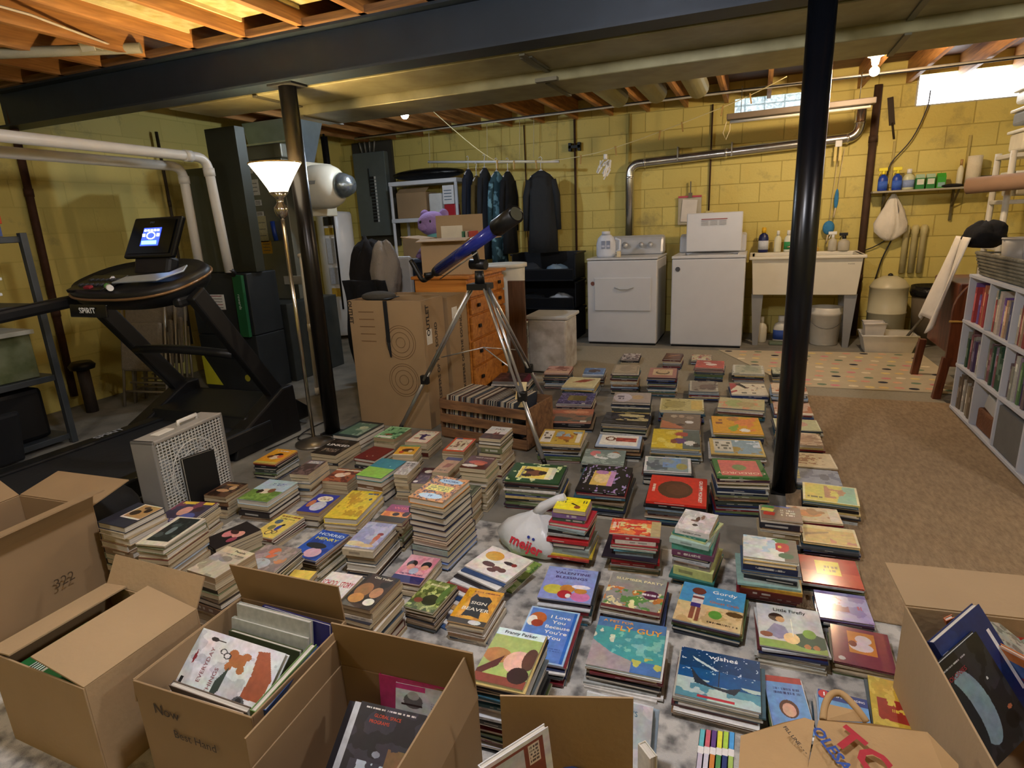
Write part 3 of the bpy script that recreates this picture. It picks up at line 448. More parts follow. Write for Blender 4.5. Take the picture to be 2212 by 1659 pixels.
(-0.326,1.835,0.5,0.197,0.208,0.075,'T',0,'grey cover crowded with party animals','#94948c;n,c87c40,8,.56,0,.05,1,.6;n,5c8c4c,9,.64,0,.05,1,.55;n,e8dca8,8,.68,0,0,1,.6;r,0,0,1,.07,6c3030;e,.78,.5,.14,.12,5c2444;T|SLUMBER PARTY|.52|.85|.09|f0e8b0;x,.62,.46,.92,.54,e0d0d8,1'),
(-0.552,1.534,3.9,0.167,0.257,0.074,'T',0,'blue cover with an orange cat and white title',"#5c84cc;r,.9,0,1,1,2c68c0;b,.03,a8c8e8;e,.22,.78,.17,.12,b8642c;e,.12,.72,.1,.1,e8e4dc;e,.24,.68,.12,.07,9c3c20;T|I Love|.66|.84|.085|f4f4f0;T|You|.66|.74|.085|f4f4f0;T|Because|.66|.64|.085|f4f4f0;T|You're|.66|.54|.085|f4f4f0;T|You|.66|.44|.085|f4f4f0;x,.5,.2,.85,.27,3c60a8,2"),
(-0.297,1.557,2.9,0.214,0.23,0.081,'T',0,'teal patterned cover with orange block title','#4ca0a4;r,0,.8,1,1,5078a8;p,a89ca0,0,0,0,.5,.3,.3,.6,.2,.7,0;r,.6,.0,1,.22,5078b4;n,7cc0b8,10,.6,.3,.3,1,.8;n,c8c060,6,.62,.6,0,1,.3;n,d4dcc8,5,.66,0,.5,.3,.8;T|A PET FOR|.3|.93|.07|e89c40;T|FLY GUY|.6|.8|.15|f0a030'),
(-0.553,1.243,2.0,0.14,0.21,0.22,'T',0,'green cover with a sleeping child and brown dog','#a8bc6c;r,0,.86,1,1,d8ecf0;e,.25,.48,.28,.14,b8844c;e,.7,.42,.28,.2,e4b8a4;e,.9,.5,.14,.2,5c3c30;p,5c2c24,0,.2,.4,.5,.35,.3,0,.05;r,0,0,1,.14,8a4434;e,.8,.2,.2,.14,38201c;T|Franny Parker|.5|.93|.085|1c2428'),
(0.15,1.501,8.0,0.1,0.2,0.05,'T',0,'pale blue cover with a round brown portrait','#6c98cc;r,0,.88,1,1,a8403c;e,.5,.4,.24,.16,5c3c30;e,.5,.38,.17,.12,d8a890;x,.2,.65,.9,.8,24386c,2;e,.6,.12,.24,.08,6c8c48'),
(0.284,1.47,-2.0,0.118,0.2,0.06,'T',0,'light blue reader with a navy header and red disc','#6ca8e0;r,0,.84,1,1,1c3c8c;e,.12,.92,.12,.08,c02c34;p,3c6cb4,.05,.6,.2,.75,.3,.4,.2,.1,.1,.2;x,.35,.55,.6,.75,b8d860,2;T|1|.12|.92|.1|fff;T|STEP INTO READING|.62|.92|.055|fff'),
(0.44,1.579,-4.0,0.163,0.2,0.05,'T',0,'worn yellow and red cover beside the open box','#c8a838;r,.1,.2,.9,.6,a02c20;n,dcc050,7,.6;x,.3,.35,.7,.45,e0c040,1'),
]
# ------------------------------------------------------------- painted covers
def paint(art, nx=44, ny=58):
    u = (np.arange(nx)+.5)/nx; v = (np.arange(ny)+.5)/ny; U, V = np.meshgrid(u, v, indexing='ij')
    toks = art.split(';'); img = np.zeros((nx, ny, 3)); img[:] = lin(toks[0]); texts = []
    def noise(scale, seed):
        rs = np.random.RandomState(seed); out = np.zeros_like(U); amp = 1; tot = 0
        for o in range(3):
            n = max(2, int(scale*2**o)); g = rs.rand(n+2, n+2); x = U*n; y = V*n; i = x.astype(int); j = y.astype(int); fx_ = x-i; fy_ = y-j
            fx_ = fx_*fx_*(3-2*fx_); fy_ = fy_*fy_*(3-2*fy_)
            out += amp*(g[i, j]*(1-fx_)*(1-fy_)+g[i+1, j]*fx_*(1-fy_)+g[i, j+1]*(1-fx_)*fy_+g[i+1, j+1]*fx_*fy_); tot += amp; amp *= .5
        return out/tot
    for ti, t in enumerate(toks[1:]):
        if t.startswith('T|'):
            _, s, tu, tv, h, c = t.split('|'); texts.append((s, float(tu), float(tv), float(h), lin(c))); continue
        q = t.split(','); k = q[0]
        if k == 'r':
            a = list(map(float, q[1:5])); msk = (U >= a[0]) & (U <= a[2]) & (V >= a[1]) & (V <= a[3]); img[msk] = lin(q[5])
        elif k == 'e':
            a = list(map(float, q[1:5])); msk = ((U-a[0])/a[2])**2+((V-a[1])/a[3])**2 <= 1; img[msk] = lin(q[5])
        elif k == 'b':
            w_ = float(q[1]); msk = (U < w_*1.3) | (U > 1-w_*1.3) | (V < w_) | (V > 1-w_); img[msk] = lin(q[2])
        elif k == 'p':
            P = list(map(float, q[2:])); P = list(zip(P[::2], P[1::2])); ins = np.zeros_like(U, bool)
            for i in range(len(P)):
                x1, y1 = P[i]; x2, y2 = P[(i+1) % len(P)]
                if y1 != y2: ins ^= ((V > y1) != (V > y2)) & (U < (x2-x1)*(V-y1)/(y2-y1)+x1)
            img[ins] = lin(q[1])
        elif k == 'n':
            m_ = noise(float(q[2]), ti*7+len(art)) > float(q[3])-.03
            if len(q) > 4: a = list(map(float, q[4:8])); m_ &= (U >= a[0]) & (U <= a[2]) & (V >= a[1]) & (V <= a[3])
            img[m_] = lin(q[1])
        elif k == 's':
            rs = np.random.RandomState(int(q[2]))
            for i in range(int(q[1])):
                a, b_, s_ = rs.rand()*.6+.35, rs.rand()*.5+.4, .02+.03*rs.rand(); img[((U-a)/s_)**2+((V-b_)/s_/.7)**2 <= 1] = lin(q[3+i % (len(q)-3)])
        elif k == 'x':
            a = list(map(float, q[1:5])); rows = int(q[6]); rs = np.random.RandomState(len(art)+ti)
            for r_ in range(rows):
                y0 = a[1]+(a[3]-a[1])*(r_+.2)/rows; y1 = a[1]+(a[3]-a[1])*(r_+.8)/rows
                for i in range(nx):
                    if a[0] <= u[i] <= a[2] and rs.rand() < .62:
                        img[i, (v >= y0) & (v <= max(y1, y0+1.01/ny))] = lin(q[5])
    if nx > 30:
        for c_ in range(3): img[:, :, c_] *= .86+.28*noise(6, len(art)*3+c_)
        img *= (.93+.14*noise(19, len(art)))[:, :, None]
    return img, texts
def cover_top(mb, img, w, d, z, rot, mi=0):
    """the printed face as a grid lying at height z, art turned by rot degrees"""
    nx, ny = img.shape[:2]; k = int(round(rot/90)) % 4
    im = img
    if k: im = np.rot90(img, k)
    nx, ny = im.shape[:2]
    vs = [(-w/2+w*i/nx, -d/2+d*j/ny, z) for i in range(nx+1) for j in range(ny+1)]
    n = len(mb.v); mb.v += vs; q = ny+1
    for i in range(nx):
        for j in range(ny):
            mb.f.append([n+i*q+j, n+(i+1)*q+j, n+(i+1)*q+j+1, n+i*q+j+1]); mb.c.append(tuple(im[i, j])); mb.m.append(mi); mb.sm.append(False)
def dirt(c, f): return tuple(min(1, max(0, v*f)) for v in c)
def book_parts(w, d, t, col, typ, spine, rs, z0=0.0, img=None, rot=0, cov=None, pag=None, spcol=None, gloss=0):
    """spine side: f front, b back, l left, r right; adds to two mesh builders (cover, pages)"""
    cov = cov or MB(); pag = pag or MB(); hard = typ in 'HP'; ov = .003 if hard else .0004; ct = .0022 if hard else .0007
    ct = min(ct, t*.2); a, b = w/2, d/2; mi = 1 if gloss else 0
    if img is None: cov.bb((-a, -b, z0+t-ct), (a, b, z0+t), col, mi)
    else:
        cov.bb((-a, -b, z0+t-ct), (a, b, z0+t-.0002), col, mi); cover_top(cov, img, w, d, z0+t, rot, mi)
    cov.bb((-a, -b, z0), (a, b, z0+ct), col, mi)
    L = w if spine in 'fb' else d; n = 14; run = rs.rand()*.3+.1; e = run+.25+rs.rand()*.35; tcol = (.8, .78, .7) if sum(col) < .9 else (.08, .06, .06)
    if rs.rand() < .3: tcol = dirt(col, .5)
    for i in range(n):
        x0, x1 = -L/2+L*i/n, -L/2+L*(i+1)/n; m_ = run < i/n < e and rs.rand() < .75
        c1 = col if spcol is None else spcol
        z1, z2 = z0+ct, z0+t-ct
        def seg(za, zb, cc):
            if spine == 'f': cov.bb((x0, -b, za), (x1, -b+ct, zb), cc, mi)
            elif spine == 'b': cov.bb((x0, b-ct, za), (x1, b, zb), cc, mi)
            elif spine == 'l': cov.bb((-a, x0, za), (-a+ct, x1, zb), cc, mi)
            else: cov.bb((a-ct, x0, za), (a, x1, zb), cc, mi)
        if m_ and t > .007:
            q = (z2-z1)*.28; seg(z1, z1+q, c1); seg(z1+q, z2-q, tuple(.5*(p+r_) for p, r_ in zip(tcol, c1))); seg(z2-q, z2, c1)
        else: seg(z1, z2, c1)
    lo = [-a+ov, -b+ov, z0+ct]; hi = [a-ov, b-ov, z0+t-ct]
    if spine == 'f': lo[1] = -b+ct
    if spine == 'b': hi[1] = b-ct
    if spine == 'l': lo[0] = -a+ct
    if spine == 'r': hi[0] = a-ct
    pag.bb(lo, hi)
    return cov, pag
# palettes of the covers and spines seen in the photo
PAL_P = ['1f2a44', '2c3c6c', 'd8d4cc', '384038', '14161c', '5c2c30', '7a8c9c', 'c8b070', 'b4b8b4', '2c4858', '3c2438', '8c6c4c', '5c6c44', '9cb0c4', '20242c', 'c4c0b0', '6c1c24', '345c6c', '1c1c20', '484c50']
PAL_M = ['c8bca0', '8c7860', 'b8a88c', '5c2c24', 'd8d0c0', '2c2c34', '7c5c40', 'a89878', '3c4c5c', 'b09c78', '6c7050', '241c1c']
PAL_W = ['e4e2dc', '24305c', 'e8e6e0', '1c1c24', 'c8ccd0', '7c2c34', 'd8dce0', '4c5c8c', 'b8b4ac', '30343c']
COLN = [('black', (28, 28, 32)), ('navy', (32, 42, 80)), ('blue', (60, 90, 170)), ('pale blue', (156, 180, 205)), ('white', (225, 222, 214)), ('grey', (130, 132, 132)), ('dark grey', (70, 74, 78)), ('silver-grey', (182, 184, 180)), ('maroon', (100, 30, 38)), ('red', (190, 40, 40)), ('brown', (110, 80, 58)), ('dark brown', (60, 42, 36)), ('tan', (180, 156, 122)), ('cream', (206, 194, 168)), ('gold', (200, 172, 104)), ('yellow', (226, 208, 60)), ('olive', (92, 104, 68)), ('dark green', (52, 62, 54)), ('green', (60, 130, 70)), ('teal', (48, 92, 110)), ('aqua', (60, 150, 140)), ('plum', (64, 38, 60)), ('purple', (110, 60, 110)), ('lavender', (150, 140, 190)), ('orange', (220, 130, 50)), ('pink', (214, 130, 150)), ('lime', (200, 210, 110))]
def cname(h):
    h = h.lstrip('#'); c = [int(h[i:i+2], 16) for i in (0, 2, 4)]
    return min(COLN, key=lambda n: sum((p-q)**2 for p, q in zip(n[1], c)))[0]
_O1 = 'first second third fourth fifth sixth seventh eighth ninth tenth eleventh twelfth thirteenth fourteenth fifteenth sixteenth seventeenth eighteenth nineteenth'.split()
ORD = ['top']+_O1[1:]+[d_ if not k else t_+'-'+_O1[k-1] for t_, d_ in (('twenty', 'twentieth'), ('thirty', 'thirtieth'), ('forty', 'fortieth'), ('fifty', 'fiftieth'), ('sixty', 'sixtieth'), ('seventy', 'seventieth')) for k in range(10)]
TY = {'P': ('picture_book', 'picture book', (.006, .011)), 'M': ('paperback_book', 'paperback', (.012, .024)), 'H': ('hardback_book', 'hardback', (.018, .032)), 'T': ('thin_paperback', 'thin paperback', (.004, .008))}
# hand-listed upper books of the stacks whose spines can be read: (type, thickness, colour, w factor, d factor, twist, spine text)
SPEC = {
'C17': [('M', .018, 'efe024', 1, 1, 0, ''), ('M', .022, '7a5c8c', 1.08, 1.05, 1, ''), ('M', .016, '3c5c4c', 1.02, 1, 0, ''), ('H', .016, 'b02838', 1.25, 1.3, -3, ''), ('M', .012, '8ca0a0', 1.2, 1.4, -7, 'MY LITTLE WORLD'), ('M', .014, '141418', 1.3, 1.3, 0, ''), ('P', .008, '9c9c98', 1.3, 1.4, 2, ''), ('P', .011, 'b02430', 1.25, 1.3, -2, 'works'), ('P', .014, 'b82c30', 1.3, 1.4, 1, 'YOU!'), ('H', .018, '2c2430', 1.0, 1.3, 2, ''), ('P', .03, '94a4a0', 1.3, 1.5, -2, ''), ('P', .007, 'c8b038', 1.4, 1.6, 3, ''), ('P', .008, 'a83c34', 1.4, 1.6, 0, '')],
'E2': [('T', .006, 'cc4434', 1, 1, 0, ''), ('M', .016, '9c2430', .92, 1.2, 2, ''), ('M', .016, 'd0ccc0', .8, 1.1, 2, 'the children\'s book'), ('H', .014, '94202c', .92, 1.2, 0, ''), ('P', .008, 'b8c4b8', .9, 1.2, -1, ''), ('P', .010, '6cacc8', .82, 1.1, 3, ''), ('H', .018, '8c9ca4', .75, 1.0, 0, ''), ('P', .007, '241c2c', 1.1, 1.5, -3, ''), ('P', .014, 'a41c24', .95, 1.3, 1, 'GRUMPY MONKEY'), ('P', .012, '8c2020', .85, 1.2, 0, ''), ('T', .004, '8c8c88', 1, 1.3, 0, '')],
'F7': [('M', .022, 'dcd8d4', 1, 1, 0, 'the tale of winter'), ('P', .008, '3c8070', 1.0, 1.0, -6, ''), ('T', .006, 'c0c88c', 1.05, 1.1, -10, ''), ('H', .018, 'a8c4bc', 1.15, 1.2, -2, ''), ('H', .026, '4c9c88', 1.15, 1.15, 3, ''), ('H', .02, '6c3c58', 1.2, 1.15, 4, 'BREATHE'), ('P', .01, '24262c', 1.05, 1.1, 2, ''), ('P', .012, 'b8bcc0', 1.05, 1.1, 2, 'Night Adventures'), ('T', .005, '943c3c', .9, 1.1, 1, ''), ('M', .018, '8c8480', 1.1, 1.1, 1, ''), ('H', .034, 'c4cc84', 1.15, 1.2, 0, ''), ('P', .01, '2c6c68', 1.3, 1.4, 2, '')],
'F9': [('P', .01, 'dde0d8', 1, 1, 0, ''), ('H', .016, 'd8b878', .95, 1, 1, ''), ('H', .022, '1c2448', .98, 1, 0, 'Twinkle, Twinkle, Little Star'), ('P', .01, '3c5470', 1.08, 1.1, 2, ''), ('P', .008, 'c0ccd0', 1.0, 1.1, 0, ''), ('H', .014, '202428', .95, 1.1, -2, ''), ('P', .01, 'b0bcbc', .98, 1.1, 1, ''), ('P', .008, '8cb0a8', 1.15, 1.3, 3, ''), ('P', .012, 'c49838', 1.1, 1.2, -1, ''), ('H', .02, '5c241c', 1.12, 1.2, 0, ''), ('P', .014, '701c24', 1.12, 1.2, 1, ''), ('P', .01, '7c1c28', 1.1, 1.2, 0, '')],
'B7': [('H', .026, 'cf8a3c', 1, 1, 0, ''), ('M', .014, '3c3028', .98, .98, 1, ''), ('T', .008, 'b8b0a0', .96, .97, 0, ''), ('H', .022, '24282c', 1, 1, -2, ''), ('H', .03, '202838', 1.02, 1, 1, ''), ('H', .024, '2c2028', 1.04, 1, -1, ''), ('H', .026, '1c2440', 1.0, 1, 0, ''), ('H', .022, '302024', .98, 1.0, 1, ''), ('P', .012, 'c0a890', 1.0, 1, 0, ''), ('H', .024, '241818', 1.06, 1.05, 1, ''), ('M', .022, '8ca098', 1.04, 1.05, 0, ''), ('H', .03, '1c2854', 1.08, 1.1, 0, ''), ('H', .024, '6c84b4', 1.1, 1.1, -1, '')],
}
BOOKS = []   # candidates: score, data
def plan_stack(si, s):
    x, y, ang, w, d, h, typ, rot, sd, art = s; rs = np.random.RandomState(si*13+5); key = SKEY[si]
    left = x < -1.05 and typ not in 'P'
    z = h; k = 0; out = []
    zs = []
    spec = SPEC.get(key)
    if key == 'B14': return
    base_w, base_d = w, d; i = 0
    while z > .0095:
        txt = ''
        if spec and i < len(spec):
            ty, t, c, fw, fd, tw, txt = spec[i]; ww, dd = w*fw, d*fd
        else:
            ty = typ if i == 0 or typ != 'X' else 'MPTHM'[rs.randint(5)]
            if ty == 'X': ty = 'T'
            if i and typ in 'PT' and rs.rand() < .2: ty = {'P': 'T', 'T': 'M' if left else 'P'}[typ]
            if i and typ in 'MH' and rs.rand() < .18: ty = {'M': 'H', 'H': 'M'}[typ]
            lo, hi = TY[ty][2]; t = lo+rs.rand()*(hi-lo)
            pal = PAL_P if ty in 'P' else PAL_M
            if typ == 'T' and x > -.7: pal = PAL_W+PAL_P
            c = pal[rs.randint(len(pal))] if i else art.split(';')[0].lstrip('#')
            f = .05 if typ in 'PT' else .03
            ww, dd = w*(1+rs.randn()*f*.6), d*(1+rs.randn()*f*.6); tw = rs.randn()*1.6
            if i == 0: ww, dd, tw = w, d, 0
            ww = min(ww, w*1.06); dd = min(dd, d*1.06)
        if z-t < .006: t = z-.0115 if z > .02 else z-.0005
        if spec and i >= len(spec)-1 and z-t < .03: t = min(t, z-.0115)
        t = max(t, .004)
        if z < .0115+t: t = z-.0112 if z-.0112 > .003 else t
        jx, jy = (0, 0) if i == 0 else (rs.randn()*.004, rs.randn()*.004)
        if left: sp = 'lb'[rs.randint(2)] if rs.rand() < .75 else 'f'
        else: sp = 'fffl'[rs.randint(4)]
        if i == 0: sp = 'l' if rot == 0 else 'f'
        if txt: sp = 'f'
        zs.append((z-t, t, ty, c, ww, dd, ang+tw, x+jx, y+jy, sp, txt)); z -= t+.0003; i += 1
        if z < .0112: break
    # settle the pile onto the floor covering
    low = zs[-1][0]; flo = .0042 if y < 2.3 and si != 999 else .0005
    if x > .17 and 2.0 < y < 4.75: flo = .0108
    if y > 4.58: flo = .0045
    n = len(zs); dist = math.sqrt(x*x+y*y+1.3)
    for i, (zb, t, ty, c, ww, dd, a_, xx, yy, sp, txt) in enumerate(zs):
        z0 = flo+(zb-low)*(h-flo)/(h-low)
        t2 = t*(h-flo)/(h-low)
        sc_ = (ww*dd*.75 if i == 0 else t*(ww*.9+dd*.4)*.95)/dist**2
        BOOKS.append([sc_, si, i, z0, t2, ty, c, ww, dd, a_, xx, yy, sp, txt, n])
PGM = {'P': 'w', 'M': 'c', 'H': 'w', 'T': 'w'}
# ------------------------------------------------------------- book building
BUDGET_STACK = 212
def new_book(z0, t, ty, c, w, d, ang, x, y, sp, txt, label, group, art=None, rot=0, tilt=None, gloss=0, seed=0, kind=None):
    nm, tn, _ = TY[ty]; e = thing(nm, label, 'book', (x, y, z0), group)
    e.rotation_euler = (0, 0, R(ang)) if tilt is None else tilt
    rs = np.random.RandomState(seed); texts = []; img = None
    if art:
        img, texts = paint(art, *((84, 110) if y < 1.95 else (48, 62) if y < 3 else (28, 36)))
        if rot in (90, -90) : pass
    cov, pag = book_parts(w, d, t, lin(c), ty, sp, rs, 0, img, rot, gloss=gloss)
    def link(n_, mb, m):
        o = bpy.data.objects.new(n_, mb.mesh(n_, m, (0, 0, 0))); COL.objects.link(o); o.parent = e; return o
    link('cover', cov, [PRINT, GLOSS]); link('pages', pag, [PAGE['t' if (ty == 'M' and rs.rand() < .35) else PGM[ty]]])
    if texts:
        tm = MB(); q = {0: 0, 90: 1, 180: 2, -90: 3}.get(rot, 0)
        aw, ad = (w, d) if q % 2 == 0 else (d, w)
        for s_, tu, tv, h, c3 in texts:
            hh = h*ad*.72; 
            T = Matrix.Translation((0, 0, t)) @ Matrix.Rotation(q*math.pi/2, 4, 'Z') @ Matrix.Translation(((tu-.5)*aw, (tv-.5)*ad, 0))
            wid = len(s_)*hh*.86
            fx_ = min(1.25, (2*min(tu, 1-tu)*aw*.96)/max(wid, 1e-4))
            T = T @ Matrix.Diagonal((fx_, 1.0, 1, 1))
            text_mb(tm, s_, T, hh, c3, bold=.012)
        link('title_lettering', tm, [PRINTM])
    if txt:
        tm = MB(); L_ = lin('f0ece0') if sum(lin(c)) < 1.0 else lin('26262c'); hh = min(t*.5, w/len(txt)*1.0)
        T = frame_T((0, -d/2, t*.5), (1, 0, 0), (0, 0, 1)); text_mb(tm, txt, T, hh, L_)
        link('spine_lettering', tm, [PRINTM])
    return e
for si, s in enumerate(STACKS): plan_stack(si, s)
BOOKS.sort(key=lambda b: -b[0])
picked, rest = BOOKS[:BUDGET_STACK], BOOKS[BUDGET_STACK:]
for b in picked:
    _, si, i, z0, t, ty, c, ww, dd, a_, xx, yy, sp, txt, n = b
    s = STACKS[si]; sd = s[8]; key = SKEY[si]
    if i == 0:
        new_book(z0, t, ty, c, ww, dd, a_, xx, yy, sp, txt, sd+(', topmost of its stack' if len(sd.split()) < 9 else ''), 'stacked books on the floor', s[9], s[7], gloss=1 if key in ('F3', 'F4', 'F5') else 0, seed=si)
    else:
        lab = '%s %s %s down under the %s' % (ORD[i], cname(c), TY[ty][1].replace('thin ', ''), sd)
        if len(lab.split()) > 16: lab = '%s %s down under the %s' % (ORD[i], TY[ty][1].replace('thin ', ''), sd)
        new_book(z0, t, ty, c, ww, dd, a_, xx, yy, sp, txt, lab, 'stacked books on the floor', seed=si*40+i)
cm, n_rest = MB(), 0
for b in rest:
    _, si, i, z0, t, ty, c, ww, dd, a_, xx, yy, sp, txt, n = b
    cov, pag = book_parts(ww, dd, t, lin(c), ty, sp, np.random.RandomState(si*40+i), 0, paint(STACKS[si][9], 24, 30)[0] if i == 0 else None, 0)
    T = Matrix.Translation((xx, yy, z0)) @ Matrix.Rotation(R(a_), 4, 'Z'); n_rest += 1
    for q, mi in ((cov, 0), (pag, 1 if PGM[ty] == 'w' else 2)):
        base = len(cm.v); cm.v += [tuple(T @ Vector(v)) for v in q.v]; cm.f += [[base+k for k in f] for f in q.f]; cm.c += q.c; cm.m += [mi]*len(q.f); cm.sm += q.sm
o = one('stacked_books', 'lower and far books filling out the many stacks on the floor', 'books', cm, [PRINT, PAGE['w'], PAGE['c']]); o['kind'] = 'stuff'
print('BOOKS individually', len(picked), 'rest', n_rest)
# the fanned pile of thin white picture books beside the plastic bag
x, y, ang, w, d, h, typ, rot, sd, art = STACKS[SKEY.index('B14')]
pal = ['e8e4e0', '2c4878', 'e4e4e0', '1c1c24', 'd8dce0', '8c3430', 'e8e8e4', '24406c', 'e0dcd4', 'c8a068', 'e4e4e4', '34343c', 'dcdcd8', '3c5c8c']
for i in range(14):
    k = i/13; z0 = .0045+.0068*(13-i)
    bx, by = x-.02-.10*k, y-.01-.21*k
    nm = '%s thin book down in the fanned white pile beside the knotted plastic bag' % ORD[i] if i else sd
    new_book(z0, .0062, 'T', pal[i] if i else 'e4e0d8', .2, .17, -16+3*math.sin(i*2), bx, by, 'f', '', nm, 'fanned thin books', art if i == 0 else None, 0, seed=900+i)
new_book(.0045, .006, 'T', '88a44c', .26, .22, -12, x-.06, y+.085, 'f', '', 'lime green picture book lying under the plastic bag', 'fanned thin books', '88a44c;n,4c7034,6,.56;n,c8d090,8,.64', 0, seed=950)
# ------------------------------------------------------------- ducts and pipes overhead
galv = mat('8f8a66', .42, .25, var=.14, scale=7, bump=.15, bscale=12, col2='7a7452', name='dusty_galvanised')
dk = thing('trunk_duct', 'wide dusty sheet metal trunk duct under the joists behind the beam', 'duct', (-.5, 3.7, 2.12))
put('duct_body', MB().bb((-3.75, 3.24, 2.185), (XR, 3.66, JB-.002)), galv, dk, bevel=.006)
put('dropped_side', MB().bb((-3.1, 3.665, 2.125), (XR, 4.1, JB-.002)), galv, dk, bevel=.006)
for x in (-3.0, -1.2, .6, 2.4): put('slip_joint', MB().bb((x, 3.23, 2.175), (x+.03, 3.66, 2.185)).bb((x, 3.655, 2.115), (x+.03, 4.105, 2.125)), mat('5d5a49', .4, .5), dk)
hp = MB()
for a, b in ((fy(1130, 105, 3.3), fy(1185, 140, 3.6)),): hp.bb((a.x-.02, 3.3, 2.178), (a.x+.05, 3.6, 2.185)).bb((a.x-.03, 3.56, 2.11), (a.x+.1, 3.6, 2.13))
put('hanger_strap', hp, mat('6b6858', .4, .6), dk)
# short round branch ducts between joists
for k, (px, py) in enumerate(((1325, 195), (1405, 178), (1500, 165))):
    p = fz(px, py, 2.36); bdp = thing('branch_duct', ['first', 'second', 'third'][k]+' round branch duct from the middle of the ceiling, counted towards the glass block window', 'duct', (p.x, 5.0, 2.3), 'round branch ducts between joists')
    put('pipe', MB().tube([(p.x, 4.1, 2.34), (p.x, 5.6, 2.34)], .085, 20), mat('8a8462', .4, .5, var=.1), bdp)
    put('collar', MB().tube([(p.x, 4.55, 2.34), (p.x, 4.59, 2.34)], .09, 20), mat('a09a78', .35, .6), bdp)
# long conduit running under joists, parallel to far wall
cp = [(-4.6, 6.55, 2.40), (-2.5, 6.5, 2.41), (-.5, 6.45, 2.42), (1.0, 6.4, 2.42), (3.2, 6.35, 2.42)]
one('water_pipe', 'long thin pale pipe strapped below the joists by the far wall', 'pipe', MB().tube(cp, .013), mat('cfcabb', .35, .3))
one('electric_cable', 'thin black cable draped beside the long pale pipe', 'cable', MB().tube([(x+.1, y-.07, z-.02-.02*math.sin(x*3)) for x, y, z in cp]+[(3.25, 6.3, 2.38)], .006, 6), mat('141414', .5))
one('electric_cable', 'white cable stapled along the orange joist above the treadmill', 'cable', MB().tube([(-3.45, 1.2, 2.47), (-3.5, 2.3, 2.475), (-3.65, 2.95, 2.46)], .007, 6), mat('e2d6c4', .5))
jb = thing('junction_box', 'old grey metal junction box hanging between joists above the beam', 'junction box', tuple(fy(195, 90, 2.75)))
q = fy(195, 85, 2.75); put('box_body', MB().box(q, (.1, .08, .09), (0, .2, .2)), mat('b2ab93', .5, .3), jb, bevel=.004); put('cover_plate', MB().box((q.x+.02, q.y-.045, q.z-.04), (.09, .006, .07), (.3, 0, .2)), mat('cfc9ae', .45, .3), jb)
one('insulated_pipe', 'grey wrapped pipe crossing above the beam near the junction box', 'pipe', MB().tube([(-4.8, 1.9, 2.42), (-4.2, 2.5, 2.43), (-3.55, 2.95, 2.47)], .03), mat('8b8775', .8, bump=.4))
# white drain pipes
pvc = mat('e3ded2', .35, var=.05)
def bend(pts, r=.12, n=6):
    out = [Vector(pts[0])]
    for i in range(1, len(pts)-1):
        p = Vector(pts[i]); a = (Vector(pts[i-1])-p).normalized(); b = (Vector(pts[i+1])-p).normalized()
        for k in range(n+1):
            t = k/n; A, B = p+a*r, p+b*r; out.append((1-t)**2*A+2*t*(1-t)*p+t*t*B)
    return out+[Vector(pts[-1])]
def pipe(label, pts, r, m, couplings=(), cat='pipe', name='drain_pipe', rb=.1):
    a = np.array([tuple(p) for p in pts]); e = thing(name, label, cat, (pts[-1][0], pts[-1][1], min(p[2] for p in pts)))
    put('tube', MB().tube(bend(pts, rb), r, 16), m, e)
    for (i, t) in couplings:
        p = Vector(pts[i]); d = (Vector(pts[i+1])-p); c = p+d*t; d.normalize(); put('coupling', MB().tube([c-d*.03, c+d*.03], r*1.16, 16), m, e)
    return e
pipe('white plastic pipe running overhead then down beside the furnace, nearest of two', [(-4.0, 1.6, 1.955), (-4.0, 3.72, 1.93), (-4.0, 3.76, 1.05)], .036, pvc, [(0, .3), (1, .12), (0, .92)])
pipe('second white plastic pipe dropping behind the treadmill screen', [(-4.32, 2.4, 1.9), (-4.32, 3.76, 1.89), (-4.32, 3.76, 1.05)], .036, pvc, [(1, .12)])
pipe('thin white condensate pipe dropping to the floor beside the black post', [fy(668, 550, 3.9), fy(650, 552, 3.9), Vector((fy(684, 838, 3.9).x, 3.9, .002))], .016, pvc, [(0, .9), (1, .5), (1, .97)], rb=.03)
pipe('rusty vertical iron pipe on the left yellow wall', [(-5.25, 3.15, 2.43), (-5.25, 3.1, .1)], .028, mat('4a2f1e', .8, .3, var=.3, bump=.4), [(0, .3), (0, .7)], rb=.01)
pipe('thin dark gas pipe with a valve on the left yellow wall', [(-5.24, 4.35, 2.3), (-5.24, 4.35, 1.5), (-5.24, 4.3, .3)], .014, mat('41382a', .6, .4), [(0, .8)], rb=.01)
